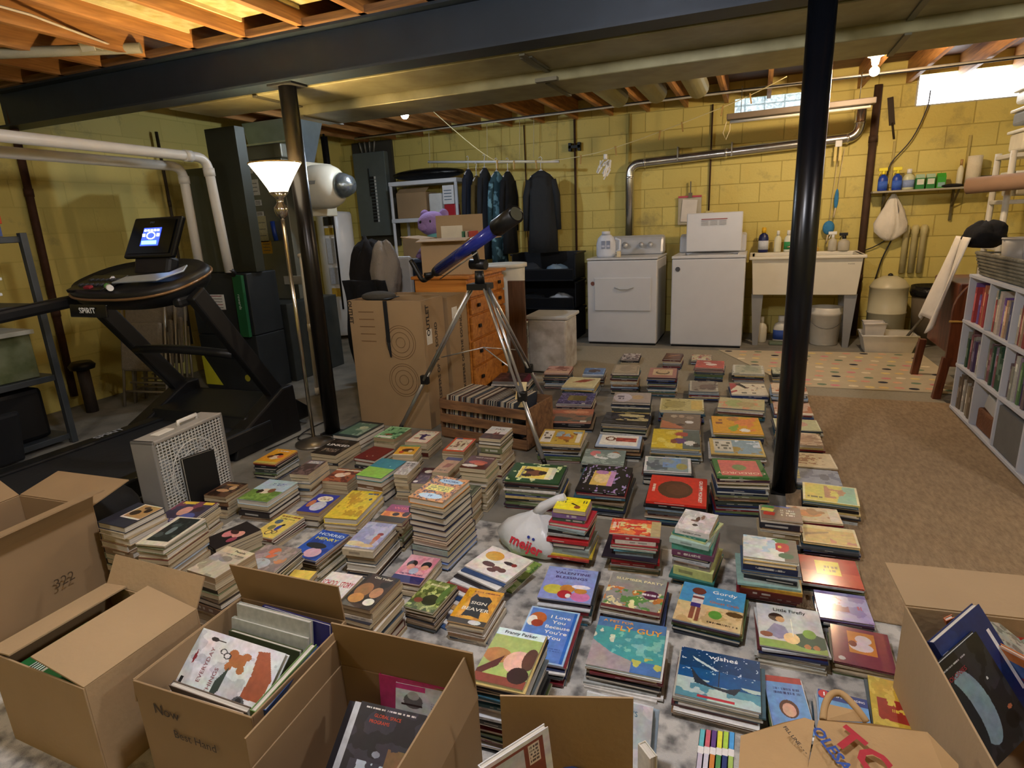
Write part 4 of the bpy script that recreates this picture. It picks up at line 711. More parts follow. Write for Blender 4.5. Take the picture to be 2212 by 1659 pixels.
# ------------------------------------------------------------- furnace
dg = mat('34383a', .5, .35, var=.12, scale=5)
fn = thing('furnace', 'dark grey furnace cabinet with warning labels behind the treadmill', 'furnace', (-4.3, 4.05, 0))
put('lower_cabinet', MB().bb((-4.6, 3.86, 0), (-3.93, 4.2, .5)), dg, fn, bevel=.008)
put('upper_cabinet', MB().bb((-4.6, 3.86, .505), (-3.93, 4.2, 1.03)), dg, fn, bevel=.008)
put('plenum', MB().bb((-4.22, 3.95, 1.035), (-3.9, 4.05, 2.18)), mat('35382f', .5, .4, var=.1, scale=4), fn)
put('side_duct', MB().bb((-4.58, 4.0, 1.035), (-4.23, 4.2, 1.9)), mat('55594f', .45, .4, var=.1, scale=4), fn)
def label_plate(parent, c, wd, ht, nrm='y', band='8c2c30'):
    g = MB()
    if nrm == 'y':
        g.bb((c[0]-wd/2, c[1], c[2]-ht/2), (c[0]+wd/2, c[1]+.002, c[2]+ht/2), lin('d8d6d0'))
        for i in range(5): z = c[2]+ht*(.4-i*.19); g.bb((c[0]-wd*.44, c[1]-.001, z-.003), (c[0]+wd*.4, c[1], z+.003), lin(band if i % 3 == 0 else '6a6862'))
    else:
        g.bb((c[0], c[1]-wd/2, c[2]-ht/2), (c[0]+.002, c[1]+wd/2, c[2]+ht/2), lin('d8d6d0'))
        for i in range(5): z = c[2]+ht*(.4-i*.19); g.bb((c[0]+.002, c[1]-wd*.44, z-.003), (c[0]+.003, c[1]+wd*.4, z+.003), lin(band if i % 3 == 0 else '6a6862'))
    return put('warning_label', g, PRINTM, parent)
label_plate(fn, (-4.34, 3.857, .79), .25, .13); label_plate(fn, (-4.2, 3.857, .38), .16, .12)
put('round_sticker', MB().lathe([(.03, 0), (.03, .002)], (0, 0, 0), 20, T=frame_T((-4.1, 3.858, .12), (1, 0, 0), (0, 0, 1))), mat('a8a030', .5), fn)
put('energy_label', MB().prism([(0, 0), (.2, 0), (0, .3)], frame_T((-4.6, 3.856, .04), (1, 0, 0), (0, 0, 1)), .002), mat('d8d63a', .5), fn)
put('drain_trap', MB().tube([(-4.0, 3.76, 1.04), (-4.0, 3.78, 1.06)], .045, 14), mat('1c1c1c', .4), fn)
gl = thing('folded_mat', 'dark green folded box with white lettering leaning on the furnace', 'box', (-3.98, 3.84, .5))
put('panel', MB().box((-3.99, 3.82, .76), (.1, .03, .52), (0, .02, 0)), mat('1d5a34', .5), gl, bevel=.003)
tg = MB(); text_mb(tg, 'rewards', frame_T((-3.99, 3.803, .8), (0, 0, -1), (1, 0, 0)), .028, lin('d8e8d8')); put('lettering', tg, PRINTM, gl)
# return-air plenum and humidifier drum
lg = mat('787a70', .4, .45, var=.12, scale=5, name='galvanised_plenum')
rp = thing('return_plenum', 'galvanised plenum with stickers behind the floor lamp', 'duct', (-3.82, 4.5, 0))
put('lower_housing', MB().bb((-4.55, 4.24, 0), (-3.9, 4.95, .72)), mat('4a4f4e', .4, .5, var=.15), rp, bevel=.006)
put('riser', MB().bb((-4.65, 4.6, .72), (-4.05, 4.8, 2.05)), lg, rp, bevel=.004)
put('elbow_cap', MB().bb((-4.69, 4.57, 2.0), (-4.01, 4.84, 2.12)), lg, rp, bevel=.01)
for i, (x, z, w_, h_, c) in enumerate([(fy(px, py, 4.6).x, fy(px, py, 4.6).z, w_, h_, c) for px, py, w_, h_, c in ((536, 358, .1, .14, 'cfc9b4'), (549, 405, .12, .14, 'd8d2c0'), (558, 438, .08, .05, 'd6d2c6'), (562, 462, .09, .04, 'd6d2c6'), (568, 495, .11, .24, 'b8ae84'), (577, 534, .12, .12, 'c89a2c'))]):
    s_ = MB().bb((x-w_/2, 4.596, z-h_/2), (x+w_/2, 4.599, z+h_/2), lin(c))
    for j in range(3): s_.bb((x-w_*.35, 4.594, z+h_*(.25-.25*j)-.003), (x+w_*.35, 4.596, z+h_*(.25-.25*j)+.003), lin('6c6858'))
    put('sticker', s_, PRINTM, rp)
put('filter_door', MB().bb((-4.2, 4.58, .86), (-3.9, 4.597, .94)), mat('c8c6bc', .4, .3), rp, bevel=.003)
one('duct_brush', 'long blue plastic brush hung on the galvanised plenum', 'brush', MB().tube([fy(588, 478, 4.57), fy(592, 500, 4.57), fy(597, 520, 4.57)], .022, 10), mat('1f3f96', .4))
fb = thing('flared_duct', 'sheet metal duct transition under the trunk, bluish daylight put into its colour', 'duct', (-4.7, 5.4, 1.96))
g = MB(); X0 = -4.98
g.add([(X0, 5.15, 2.439), (X0+.66, 5.15, 2.439), (X0+.66, 5.6, 2.439), (X0, 5.6, 2.439), (X0+.06, 5.2, 1.98), (X0+.54, 5.2, 1.96), (X0+.54, 5.5, 1.96), (X0+.06, 5.5, 1.98)], [(0, 1, 5, 4), (1, 2, 6, 5), (2, 3, 7, 6), (3, 0, 4, 7), (4, 5, 6, 7), (3, 2, 1, 0)])
put('transition', g, mat('a9bccb', .3, .7, var=.1), fb)  # bluish daylight on galvanised metal put into its colour, ribs too
for i in range(3): put('fold_rib', MB().bb((X0+.02*i, 5.135+.01*i, 2.22-.07*i), (X0+.64-.03*i, 5.155+.012*i, 2.235-.07*i)), mat('dfe9f0', .25, .7), fb)
# cream round blower housing
hu = thing('blower_drum', 'big cream round tank with silver cone behind the black post', 'tank', (-3.6, 4.8, 1.5))
T = frame_T((-4.0, 4.85, 1.74), (0, 1, 0), (0, 0, 1)); T = T @ Matrix.Rotation(R(0), 4, 'Y')
put('housing', MB().lathe([(0.0, 0), (.16, 0), (.19, .04), (.2, .1), (.2, .26), (.17, .33), (.12, .38)], (0, 0, 0), 32, T=T), mat('d8d2bd', .4, var=.06), hu)
put('cone', MB().lathe([(.10, .37), (.115, .4), (.105, .44), (.08, .5), (.0, .52)], (0, 0, 0), 24, T=T), mat('9aa4a8', .25, .8, bump=.3), hu)
put('mounting_plate', MB().box((-4.02, 5.05, 1.73), (.06, .4, .5)), mat('c7c1ab', .5), hu, bevel=.01)
put('name_plate', MB().box((-3.78, 4.64, 1.77), (.09, .004, .03), (0, 0, R(25))), mat('5c5c58', .4, .5), hu)
# water heater far behind
wh = thing('water_heater', 'tall white water heater with labels beyond the black post', 'water heater', (-4.86, 6.3, 0))
put('tank_shell', MB().lathe([(.2, .05), (.215, .06), (.215, 1.52), (.2, 1.55), (0.0, 1.57)], (-4.86, 6.3, 0), 28), mat('dcdcd8', .3, var=.04), wh)
lb = MB()
for z, h_, c in ((1.45, .1, '2c2c24'), (1.33, .08, 'd0b040'), (1.1, .3, 'c8ccd0'), (.8, .2, 'b8bcc4'), (.6, .1, 'd0a838')): lb.bb((-4.84, 6.075, z-h_/2), (-4.7, 6.085, z+h_/2), lin(c))
put('rating_label', lb, PRINTM, wh)
put('flue_pipe', MB().tube([(-4.86, 6.3, 1.56), (-4.86, 6.3, 2.42)], .04, 14), mat('1e1e1e', .5, .3), wh)
put('gas_line', MB().tube([(-4.63, 6.0, 2.4), (-4.66, 6.02, .4)], .012, 10), mat('201c18', .5, .4), wh)
# ------------------------------------------------------------- electrical panel
ep = thing('breaker_panel', 'grey electrical breaker panel on the far yellow wall', 'electrical panel', (-4.65, 7.1, 1.2))
x0, x1 = fy(764, 330, 7.1).x, fy(832, 325, 7.1).x
put('backboard', MB().bb((x0-.06, 7.155, 1.1), (x1+.06, 7.2, JB)), mat('403c30', .8), ep)
put('panel_box', MB().bb((x0, 7.06, 1.24), (x1, 7.155, 2.3)), mat('6b7472', .5, .3, var=.08), ep, bevel=.006)
bk = MB()
for i in range(14): bk.bb((x0+.24, 7.05, 1.42+.042*i), (x0+.3, 7.06, 1.452+.042*i), lin('161616')); bk.bb((x0+.305, 7.055, 1.42+.042*i), (x0+.33, 7.06, 1.452+.042*i), lin('d8d8d0'))
put('breaker_strip', bk, PRINTM, ep)
put('door_latch', MB().bb((x0+.22, 7.05, 1.75), (x0+.235, 7.06, 2.1)), mat('2c3030', .4), ep)
for i in range(4): put('feed_conduit', MB().tube([(x0+.12+.06*i, 7.12, 2.3), (x0+.1+.08*i, 7.1, 2.44)], .012, 8), mat('8c887c', .4, .3), ep)
one('paper_sheet', 'white paper sheet pinned below the breaker panel', 'paper', MB().box((fy(830, 545, 7.17).x, 7.185, 1.06), (.26, .004, .36), (0, .03, 0)), mat('b8b8b0', .8))
# ------------------------------------------------------------- treadmill
bk = mat('17181a', .45, .1, var=.15); bkg = mat('0e0f11', .25, .1)
tm = thing('treadmill', 'black treadmill with a lit screen standing by the left wall', 'treadmill', (-3.4, 2.7, 0))
put('deck', MB().bb((-3.72, 1.3, .1), (-3.0, 2.75, .15)), mat('1b1c1f', .8, bump=.2), tm, bevel=.01)
for x, n_ in ((-3.78, 0), (-2.98, 1)):
    put('side_rail', MB().bb((x, 1.25, .06), (x+.1, 2.85, .17)), bk, tm, bevel=.012)
tl = MB(); text_mb(tl, 'SPIRIT', frame_T((-3.73, 2.35, .172), (0, 1, 0), (-1, 0, 0)), .05, lin('b8babc'), bold=.02); put('rail_lettering', tl, PRINTM, tm)
put('motor_hood', MB().prism([(2.66, .1), (2.72, .22), (3.1, .27), (3.3, .12), (3.3, .04), (2.66, .04)], frame_T((-3.82, 0, 0), (0, 1, 0), (0, 0, 1)), .86), mat('121314', .4, var=.2), tm, bevel=.015)
for x, px in ((-3.86, 0), (-2.98, 1)):
    g = MB().prism([(2.52, .0), (2.58, .14), (3.0, .34), (3.1, .34), (3.12, .0)], frame_T((x-.03, 0, 0), (0, 1, 0), (0, 0, 1)), .12)
    put('upright_foot', g, mat('141416', .45), tm, bevel=.012)
    put('upright', MB().bar((x+.03, 3.0, .28), (x+.03 if px else x-.02, 2.5, 1.04), .11, .065, up=(1, 0, 0)), bk, tm, bevel=.012)
put('cross_bar', MB().tube([(-3.84+.87*i/8, 2.72-.05*math.sin(math.pi*i/8), .63+.03*math.sin(math.pi*i/8)) for i in range(9)], .028, 10), bk, tm)
# console: dark moulded tray with bronze rim, name plate and screen
def ring(rx, ry, n, z, cx=-3.42, cy=2.55, p=2.6):
    out = []
    for k in range(n):
        a = 2*math.pi*k/n; c, s = math.cos(a), math.sin(a)
        out.append((cx+rx*abs(c)**(2/p)*(1 if c > 0 else -1), cy+ry*abs(s)**(2/p)*(1 if s > 0 else -1), z))
    return out
def tiltc(g):
    Q = Matrix.Translation((0, 2.45, 1.06)) @ Matrix.Rotation(R(17), 4, 'X') @ Matrix.Translation((0, -2.45, -1.06)); g.v = [tuple(Q @ Vector(v)) for v in g.v]; return g
def loft(rs, mb=None, capb=True, capt=True):
    mb = mb or MB(); n = len(rs[0]); vs = [p for r_ in rs for p in r_]; fs = [(i*n+k, i*n+(k+1)%n, (i+1)*n+(k+1)%n, (i+1)*n+k) for i in range(len(rs)-1) for k in range(n)]
    mb.add(vs, fs, None, 0, True)
    if capb: mb.f.append([len(mb.v)-len(vs)+k for k in range(n)][::-1]); mb.c.append(None); mb.m.append(0); mb.sm.append(False)
    if capt: mb.f.append([len(mb.v)-n+k for k in range(n)]); mb.c.append(None); mb.m.append(0); mb.sm.append(False)
    return mb
put('console_tray', tiltc(loft([ring(.40, .2, 32, .98), ring(.45, .25, 32, 1.03), ring(.46, .27, 32, 1.09), ring(.43, .25, 32, 1.12), ring(.38, .21, 32, 1.1)])), bk, tm)
put('bronze_rim', tiltc(MB().tube(ring(.463, .273, 40, 1.075)+ring(.463, .273, 40, 1.075)[:1], .008, 8)), mat('8a6a48', .35, .5), tm)
put('silver_insert', tiltc(MB().prism([(-.03, -.13), (.3, -.1), (.39, .02), (.34, .1), (.3, .0), (.0, -.05)], Matrix.Translation((-3.42, 2.53, 1.128)) @ Matrix.Rotation(R(3), 4, 'X'), .01)), mat('b4bcc4', .3, .4), tm, bevel=.003)
put('button_panel', tiltc(MB().box((-3.6, 2.42, 1.115), (.3, .2, .02), (.05, 0, 0))), mat('0f1012', .3), tm, bevel=.004)
bt = MB()
for i in range(6):
    for j in range(2): bt.box((-3.69+.045*i, 2.38+.07*j, 1.128), (.022, .022, .008), (.05, 0, 0), lin('3a3c40'))
bt.box((-3.58, 2.345, 1.127), (.05, .025, .012), (.05, 0, 0), lin('8c2430')); bt.box((-3.53, 2.47, 1.13), (.02, .02, .01), (.35, 0, 0), lin('e8e8f0'))
tiltc(bt); put('button_set', bt, PRINTM, tm)
put('name_plate', MB().box((-3.42, 2.2, .975), (.3, .014, .07), (-.1, 0, 0)), bkg, tm, bevel=.004)
tl = MB(); text_mb(tl, 'SPIRIT', frame_T((-3.42, 2.1915, .975), (1, 0, 0), (0, -.1, 1)), .036, lin('e4e6e8'), bold=.025); put('plate_lettering', tl, PRINTM, tm)
SC = frame_T((-3.42, 2.66, 1.36), (1, 0, 0), (0, .35, 1))
put('screen_stand', MB().box((-3.42, 2.66, 1.17), (.3, .08, .14), (-.33, 0, 0)), bk, tm, bevel=.02)
put('screen_housing', MB().add([(-.22, -.13, .0), (.2, -.13, .0), (.25, .12, 0), (-.15, .12, 0), (-.22, -.13, -.035), (.2, -.13, -.035), (.25, .12, -.035), (-.15, .12, -.035)], [(0, 1, 2, 3), (7, 6, 5, 4), (0, 4, 5, 1), (1, 5, 6, 2), (2, 6, 7, 3), (3, 7, 4, 0)], T=SC), bkg, tm, bevel=.012)
put('screen_bezel', MB().add([(-.19, -.105, .006), (.175, -.105, .006), (.215, .1, .006), (-.13, .1, .006)], [(0, 1, 2, 3)], T=SC), mat('050608', .15), tm)
em = nodes_mat('screen_glow'); m_, N, L, b_ = em; at = N.new('ShaderNodeVertexColor'); at.layer_name = 'Col'; L.new(at.outputs[0], b_.inputs['Emission Color']); b_.inputs['Emission Strength'].default_value = 1.6; b_.inputs['Base Color'].default_value = (.01, .01, .02, 1)
sg = MB(); sg.add([(-.07, -.06, .008), (.085, -.06, .008), (.105, .05, .008), (-.045, .05, .008)], [(0, 1, 2, 3)], lin('2434b0'), T=SC)
g2 = MB(); 
for i in range(5): g2.box((-.03+.027*i, .034, .010), (.018, .012, .001), None, lin('d8e4ff'))
for x in (-.04, .08): g2.box((x, .005, .010), (.022, .018, .001), None, lin('d8e4ff'))
g2.box((.008, -.04, .010), (.125, .022, .001), None, lin('60c0f0'))
for k in range(12): a = 2*math.pi*k/12; g2.box((.02+.034*math.cos(a), .002+.02*math.sin(a), .010), (.012, .006, .001), (0, 0, a+math.pi/2), lin('e0e8ff'))
sg.add([tuple(SC @ Vector(v)) for v in g2.v], [tuple(f) for f in g2.f], None); sg.c[1:] = g2.c
put('lit_screen', sg, m_, tm)
tl = MB(); text_mb(tl, 'SPIRIT', SC @ Matrix.Translation((.02, .082, .0075)), .011, lin('5c6470')); put('screen_lettering', tl, PRINTM, tm)
for x, k in ((-3.87, 0), (-2.97, 1)):
    if k == 0: put('handrail', MB().bar((x, 2.66, 1.02), (x-.03, 1.7, .94), .075, .07, up=(0, 0, 1)).bar((x, 2.75, 1.04), (x+.04, 2.5, 1.1), .09, .08), bk, tm, bevel=.018)
    else: put('handrail', MB().bar((x-.02, 2.6, 1.02), (x-.05, 2.42, .99), .07, .06), bk, tm, bevel=.018)
one('spray_can', 'small green and white tube resting on the treadmill console', 'tube', MB().tube([(-3.42, 2.33, 1.10), (-3.36, 2.3, 1.095)], .016, 12, lin('5c9c4c')).tube([(-3.36, 2.3, 1.095), (-3.32, 2.28, 1.092)], .017, 12, lin('e0e0dc')), PRINTM)
# ------------------------------------------------------------- stacked folding chairs
for k in range(3):
    lab = ['padded tan folding chair, front one of those leaning behind the treadmill', 'folding chair in the middle of the leaning group behind the treadmill', 'folding chair at the back of the leaning group behind the treadmill'][k]
    X, Y = -4.62-.05*k, 3.25+.14*k; fc = thing('folding_chair', lab, 'chair', (X, Y, 0), 'folding chairs behind the treadmill')
    T = Matrix.Translation((X, Y, 0)) @ Matrix.Rotation(R(8), 4, 'Z') @ Matrix.Rotation(R(-12), 4, 'X')
    pad = mat('8a8072', .9, var=.12, scale=40, bump=.6, bscale=120)
    put('seat', MB().add(*(lambda b: (b.v, b.f))(MB().box((0, -.02, .5), (.4, .045, .4))), T=T), pad, fc, bevel=.02)
    put('backrest', MB().add(*(lambda b: (b.v, b.f))(MB().box((0, .03, .78), (.4, .03, .24))), T=T), pad, fc, bevel=.012)
    for s in (-1, 1):
        put('leg', MB().add(*(lambda b: (b.v, b.f))(MB().tube([(s*.21, 0, .9), (s*.215, 0, .0)], .011, 8)), T=T, smooth=True), mat('a09888', .35, .5), fc)
        put('leg', MB().add(*(lambda b: (b.v, b.f))(MB().tube([(s*.19, .05, .62), (s*.2, .09, .02)], .010, 8)), T=T, smooth=True), mat('a09888', .35, .5), fc)
    put('cross_brace', MB().add(*(lambda b: (b.v, b.f))(MB().tube([(-.2, .05, .2), (.2, .05, .2)], .009, 8).tube([(-.2, 0, .13), (.2, 0, .13)], .009, 8)), T=T), mat('a09888', .35, .5), fc)
sp_ = thing('sump_pipe', 'short iron pipe stub with a black cap by the left wall', 'pipe', (-4.98, 3.05, 0))
put('stub', MB().tube([(-4.98, 3.05, 0), (-4.98, 3.05, .36)], .045, 14), mat('3f352c', .8, .2, bump=.4), sp_); put('cap', MB().lathe([(.085, 0), (.095, .03), (.07, .06)], (-4.98, 3.05, .36), 18), mat('111111', .4), sp_)
# ------------------------------------------------------------- metal shelf on the left with its boxes
ms = thing('metal_shelf', 'grey steel utility shelf at the left edge of the room', 'shelf', (-4.75, 2.35, 0))
steel2 = mat('4b5054', .45, .5, var=.12); SX0, SX1, SY0, SY1 = -5.2, -4.36, 1.3, 2.5
for x in (SX0, SX1):
    for y in (SY0, SY1): put('corner_post', MB().bb((x-.02, y-.02, 0), (x+.02, y+.02, 1.42)), steel2, ms, bevel=.003)
for z in (.05, .47, .95, 1.38): put('shelf_board', MB().bb((SX0, SY0, z-.02), (SX1, SY1, z+.02)), steel2, ms, bevel=.004)
def item(name, label, cat, boxes, m, group=None, bevel=.004):
    g = MB()
    for a, b, *c in boxes: g.bb(a, b, *(c[:1]))
    return one(name, label, cat, g, m, group, bevel=bevel)
sb = thing('storage_bin', 'clear storage bin with a blue lid on top of the metal shelf', 'storage bin', (-4.5, 2.2, 1.54))
put('bin_body', MB().bb((-4.72, 1.9, 1.545), (-4.4, 2.42, 1.79)), mat('b8c4d8', .2, trans=.35, var=.05), sb, bevel=.02); put('lid', MB().bb((-4.74, 1.88, 1.79), (-4.38, 2.44, 1.815)), mat('3c4c8c', .35), sb, bevel=.008)
item('game_box', 'orange board game box on the metal shelf top', 'game', [((-4.74, 1.9, 1.478), (-4.38, 2.42, 1.542), lin('c84c20'))], PRINTM)
gb = thing('game_box', 'blue board game box with yellow disc under the orange one', 'game', (-4.55, 2.15, 1.4))
put('lid', MB().bb((-4.74, 1.88, 1.402), (-4.37, 2.4, 1.476), lin('4c5c94')), PRINTM, gb, bevel=.003)
put('printed_disc', MB().lathe([(.03, 0), (.03, .003)], (0, 0, 0), 18, T=frame_T((-4.37, 2.2, 1.44), (0, 1, 0), (0, 0, 1)), col=lin('e8c830')), PRINTM, gb)
ff = thing('desk_fan', 'small round black fan on the blue-lidded bin', 'fan', (-4.5, 2.28, 1.816))
put('fan_ring', MB().tube([(-4.45, 2.28+.05*math.cos(a*math.pi/8), 1.87+.05*math.sin(a*math.pi/8)) for a in range(17)], .014, 8), mat('101014', .4), ff); put('hub', MB().sph((-4.45, 2.28, 1.87), .022), mat('c8ccd4', .3, .4), ff)
put('base', MB().lathe([(.035, 0), (.03, .012)], (-4.45, 2.28, 1.816), 14), mat('101014', .4), ff)
for k, (z, c, y) in enumerate(((.975, 'd8dcdc', 2.0), (1.07, 'd0d4d4', 2.02))):
    t = thing('food_container', ['clear container with a white latch lid on the middle shelf', 'smaller clear container stacked on the latch-lid container'][k], 'container', (-4.5, y+.2, z))
    put('tub', MB().bb((-4.6, y, z), (-4.42, y+.3, z+.065)), mat('c8ccc8', .15, trans=.5), t, bevel=.012); put('lid', MB().bb((-4.62, y-.02, z+.066), (-4.4, y+.33, z+.085)), mat('e8ecec', .35), t, bevel=.005)
tk = thing('terrarium', 'glass tank with greenish contents and white rim on the lower shelf', 'tank', (-4.6, 2.1, .49))
put('glass_walls', MB().bb((-4.85, 1.85, .492), (-4.4, 2.42, .78)), mat('7e8468', .15, var=.3, scale=6, col2='55603c', trans=.2), tk, bevel=.006); put('top_rim', MB().bb((-4.87, 1.83, .78), (-4.38, 2.44, .81)), mat('c4c8c4', .4), tk, bevel=.004)
item('foam_board', 'white pegboard sheet standing at the left end of the lower shelf', 'board', [((-4.4, 1.34, .492), (-4.37, 1.83, .925), lin('c4c8cc'))], PRINTM)
item('black_case', 'large black case filling the bottom of the metal shelf', 'case', [((-5.1, 1.4, .072), (-4.42, 2.42, .42))], mat('0c0c0e', .5), bevel=.03)
one('laptop_bag', 'dark padded bag leaning in front of the black case', 'bag', MB().box((-4.28, 1.95, .18), (.05, .42, .34), (0, .2, 0)), mat('14161a', .7, bump=.3), bevel=.02)
# ------------------------------------------------------------- box fan and black book
bf = thing('box_fan', 'grey and white box fan standing behind the paperback stacks', 'fan', (-2.6, 1.98, 0))
FT = Matrix.Translation((-2.63, 1.995, 0)) @ Matrix.Rotation(R(97), 4, 'Z')
def TT(g): return g
def LB(parent, name, c, d, m, bevel=0, T=None):
    g = MB().box(c, d); g.v = [tuple((T or FT) @ Vector(v)) for v in g.v]; return put(name, g, m, parent, bevel=bevel)
grey = mat('8f8c86', .45, var=.06); Wf, Hf, Df = .46, .44, .13
LB(bf, 'housing_top', (0, 0, Hf-.01), (Wf, Df, .02), mat('a19c94', .45), .006); LB(bf, 'housing_bottom', (0, 0, .012), (Wf, Df, .02), grey, .006)
for s in (-1, 1): LB(bf, 'housing_side', (s*(Wf/2-.01), 0, Hf/2), (.02, Df, Hf), grey, .006)
gm = mat('d4d4cf', .4)
for sy in (-1, 1):
    g = MB(); y = sy*(Df/2-.004)
    for i in range(20): u = -Wf/2+.03+(Wf-.06)*i/19; g.box((u, y, Hf/2), (.004, .004, Hf-.04))
    for i in range(26): z = .03+(Hf-.06)*i/25; g.box((0, y, z), (Wf-.04, .005, .0035))
    for r_ in (.05, .1, .15): g.tube([(r_*math.cos(a*math.pi/16), y*1.01, Hf/2+r_*math.sin(a*math.pi/16)) for a in range(33)], .003, 6)
    g.v = [tuple(FT @ Vector(v)) for v in g.v]; put('grille', g, gm, bf)
for k in range(5):
    a = 2*math.pi*k/5; g = MB(); 
    g.add([(.03*math.cos(a), .02, .22+.03*math.sin(a)), (.17*math.cos(a), .03, .22+.17*math.sin(a)), (.17*math.cos(a+.9), -.02, .22+.17*math.sin(a+.9)), (.03*math.cos(a+.9), -.01, .22+.03*math.sin(a+.9))], [(0, 1, 2, 3)]); g.v = [tuple(FT @ Vector(v)) for v in g.v]; put('fan_blade', g, mat('b8bab8', .4), bf, solid=.003)
g = MB().tube([(.0, -.0, Hf), (.0, 0, Hf+.02), (.12, 0, Hf+.02), (.12, 0, Hf)], .01, 8); g.v = [tuple(FT @ Vector(v)) for v in g.v]; put('carry_handle', g, mat('e0dcd2', .4), bf)
LB(bf, 'control_plate', (-.1, 0, Hf+.003), (.1, .05, .006), mat('e0dcd2', .4), .003)
bb_ = thing('upright_book', 'plain black hardback standing upright against the box fan', 'book', (-2.5, 2.06, 0))
T2 = Matrix.Translation((-2.51, 1.975, .18)) @ Matrix.Rotation(R(75), 4, 'Z') @ Matrix.Rotation(R(0), 4, 'X')
LB(bb_, 'cover', (0, 0, 0), (.155, .003, .26), mat('0f0f10', .5), .001, T2 @ Matrix.Translation((0, -.008, 0))); LB(bb_, 'cover', (0, 0, 0), (.155, .003, .26), mat('0f0f10', .5), .001, T2 @ Matrix.Translation((0, .012, 0))); LB(bb_, 'pages', (0, 0.002, 0), (.15, .016, .25), PAGE['w'], 0, T2)
bag = thing('duffel_bag', 'black soft bag squeezed between the tall box and the paperbacks', 'bag', (-2.5, 1.55, 0))
put('bag_body', MB().sph((-2.62, 1.5, .17), (.16, .2, .17), 20, 12), mat('0c0d10', .8, bump=.5), bag)
# ------------------------------------------------------------- floor lamp
LX, LY = -2.62, 2.92
fl_ = thing('floor_lamp', 'tall torchiere floor lamp with a glowing white bowl shade', 'lamp', (LX, LY, 0))
chrome = mat('b8b2a4', .18, .95, var=.03)
put('base', MB().lathe([(.12, 0), (.12, .012), (.05, .03), (.015, .05)], (LX, LY, 0), 28), mat('8b8478', .3, .8), fl_)
put('pole', MB().tube([(LX, LY, .03), (LX, LY, 1.46)], .012, 14), chrome, fl_)
put('neck_ball', MB().lathe([(.012, 1.42), (.03, 1.44), (.04, 1.47), (.04, 1.49), (.02, 1.515), (.022, 1.54), (.06, 1.575)], (LX, LY, 0), 22), chrome, fl_)
sh = MB().lathe([(.045, 1.565), (.062, 1.6), (.10, 1.665), (.143, 1.73), (.146, 1.735), (.139, 1.73), (.096, 1.668), (.058, 1.604), (.0, 1.59)], (LX, LY, 0), 36)
put('lamp_shade', sh, mat('fff0d2', .5, emit=2.0, name='glowing_glass_shade'), fl_)
put('shade_rim', MB().tube([(LX+.146*math.cos(a*math.pi/18), LY+.146*math.sin(a*math.pi/18), 1.735) for a in range(37)], .004, 6), mat('c09a4c', .3, .6), fl_)
put('light_bulb', MB().sph((LX, LY, 1.66), (.035, .035, .045)), mat('ffd9a0', .3, emit=270, name='lamp_filament_bulb'), fl_)
cd = [(LX+.02, LY+.03, .01), (LX-.15, LY+.02, .008), (LX-.22, LY+.2, .008), (LX-.2, LY+.45, .008), (LX-.1, LY+.35, .008), (LX-.05, LY+.12, .008), (LX-.16, LY+.1, .018), (LX-.2, LY-.05, .008), (LX-.22, LY-.2, .008)]
def smooth(pts, k=4):
    pts = [Vector(p) for p in pts]; out = []
    for i in range(len(pts)-1):
        p0 = pts[max(i-1, 0)]; p1 = pts[i]; p2 = pts[i+1]; p3 = pts[min(i+2, len(pts)-1)]
        for j in range(k):
            t = j/k; out.append(.5*((2*p1)+(-p0+p2)*t+(2*p0-5*p1+4*p2-p3)*t*t+(-p0+3*p1-3*p2+p3)*t**3))
    return out+[pts[-1]]
one('power_cord', 'black power cord looping on the floor beside the floor lamp', 'cord', MB().tube(smooth(cd), .004, 6), mat('1a1512', .5))
# ------------------------------------------------------------- tall speaker cartons, moving box, dresser
card = mat('a88e6a', .8, var=.07, scale=3, bump=.15, bscale=60, name='corrugated_card'); cardd = mat('977d5b', .8, var=.08, scale=4, bump=.15, name='corrugated_card_dark')
ink = lin('2c241c')
def carton_tall(name, label, x0, x1, y0, y1, h, parts):
    t = thing(name, label, 'cardboard box', ((x0+x1)/2, (y0+y1)/2, 0)); th = .006; g = MB()
    g.bb((x0, y0, 0), (x1, y0+th, h)).bb((x0, y1-th, 0), (x1, y1, h)).bb((x0, y0+th, 0), (x0+th, y1-th, h)).bb((x1-th, y0+th, 0), (x1, y1-th, h)).bb((x0+th, y0+th, 0), (x1-th, y1-th, th))
    put('carton_body', g, cardd, t, bevel=.002); return t
SPx0, SPx1, SPy0 = -2.56, -1.99, 3.36
sp1 = carton_tall('speaker_carton', 'tall brown speaker carton with concentric circle print behind the tripod', SPx0, SPx1, SPy0, 3.66, .88, 0)
g = MB()
for cz in (.6, .34):
    for r_ in (.035, .07, .1, .115):
        g.tube([(-2.17+r_*math.cos(a*math.pi/16), SPy0-.0008, cz+r_*math.sin(a*math.pi/16)) for a in range(33)], .0018, 4, ink and lin('6d4f30'))
for i in range(5): g.bb((-2.48, SPy0-.001, .8-.05*i), (-2.36, SPy0, .806-.05*i), lin('6d4f30'))
put('printed_drawing', g, PRINTM, sp1)
g = MB(); text_mb(g, 'OUTLET', frame_T((-2.545, SPy0-.001, .8), (0, 0, -1), (1, 0, 0)), .03, ink, bold=.03)
text_mb(g, 'KEEPERS OF THE SOUND', frame_T((SPx1+.001, 3.53, .44), (0, 0, 1), (0, -1, 0)), .035, ink, bold=.02)
text_mb(g, 'OUTLET', frame_T((SPx1+.001, 3.43, .74), (0, 0, 1), (0, -1, 0)), .04, ink, bold=.03)
put('printed_lettering', g, PRINTM, sp1)
put('shipping_label', MB().bb((SPx1, 3.4, .58), (SPx1+.0015, 3.47, .68), lin('d8d4c8')), PRINTM, sp1)
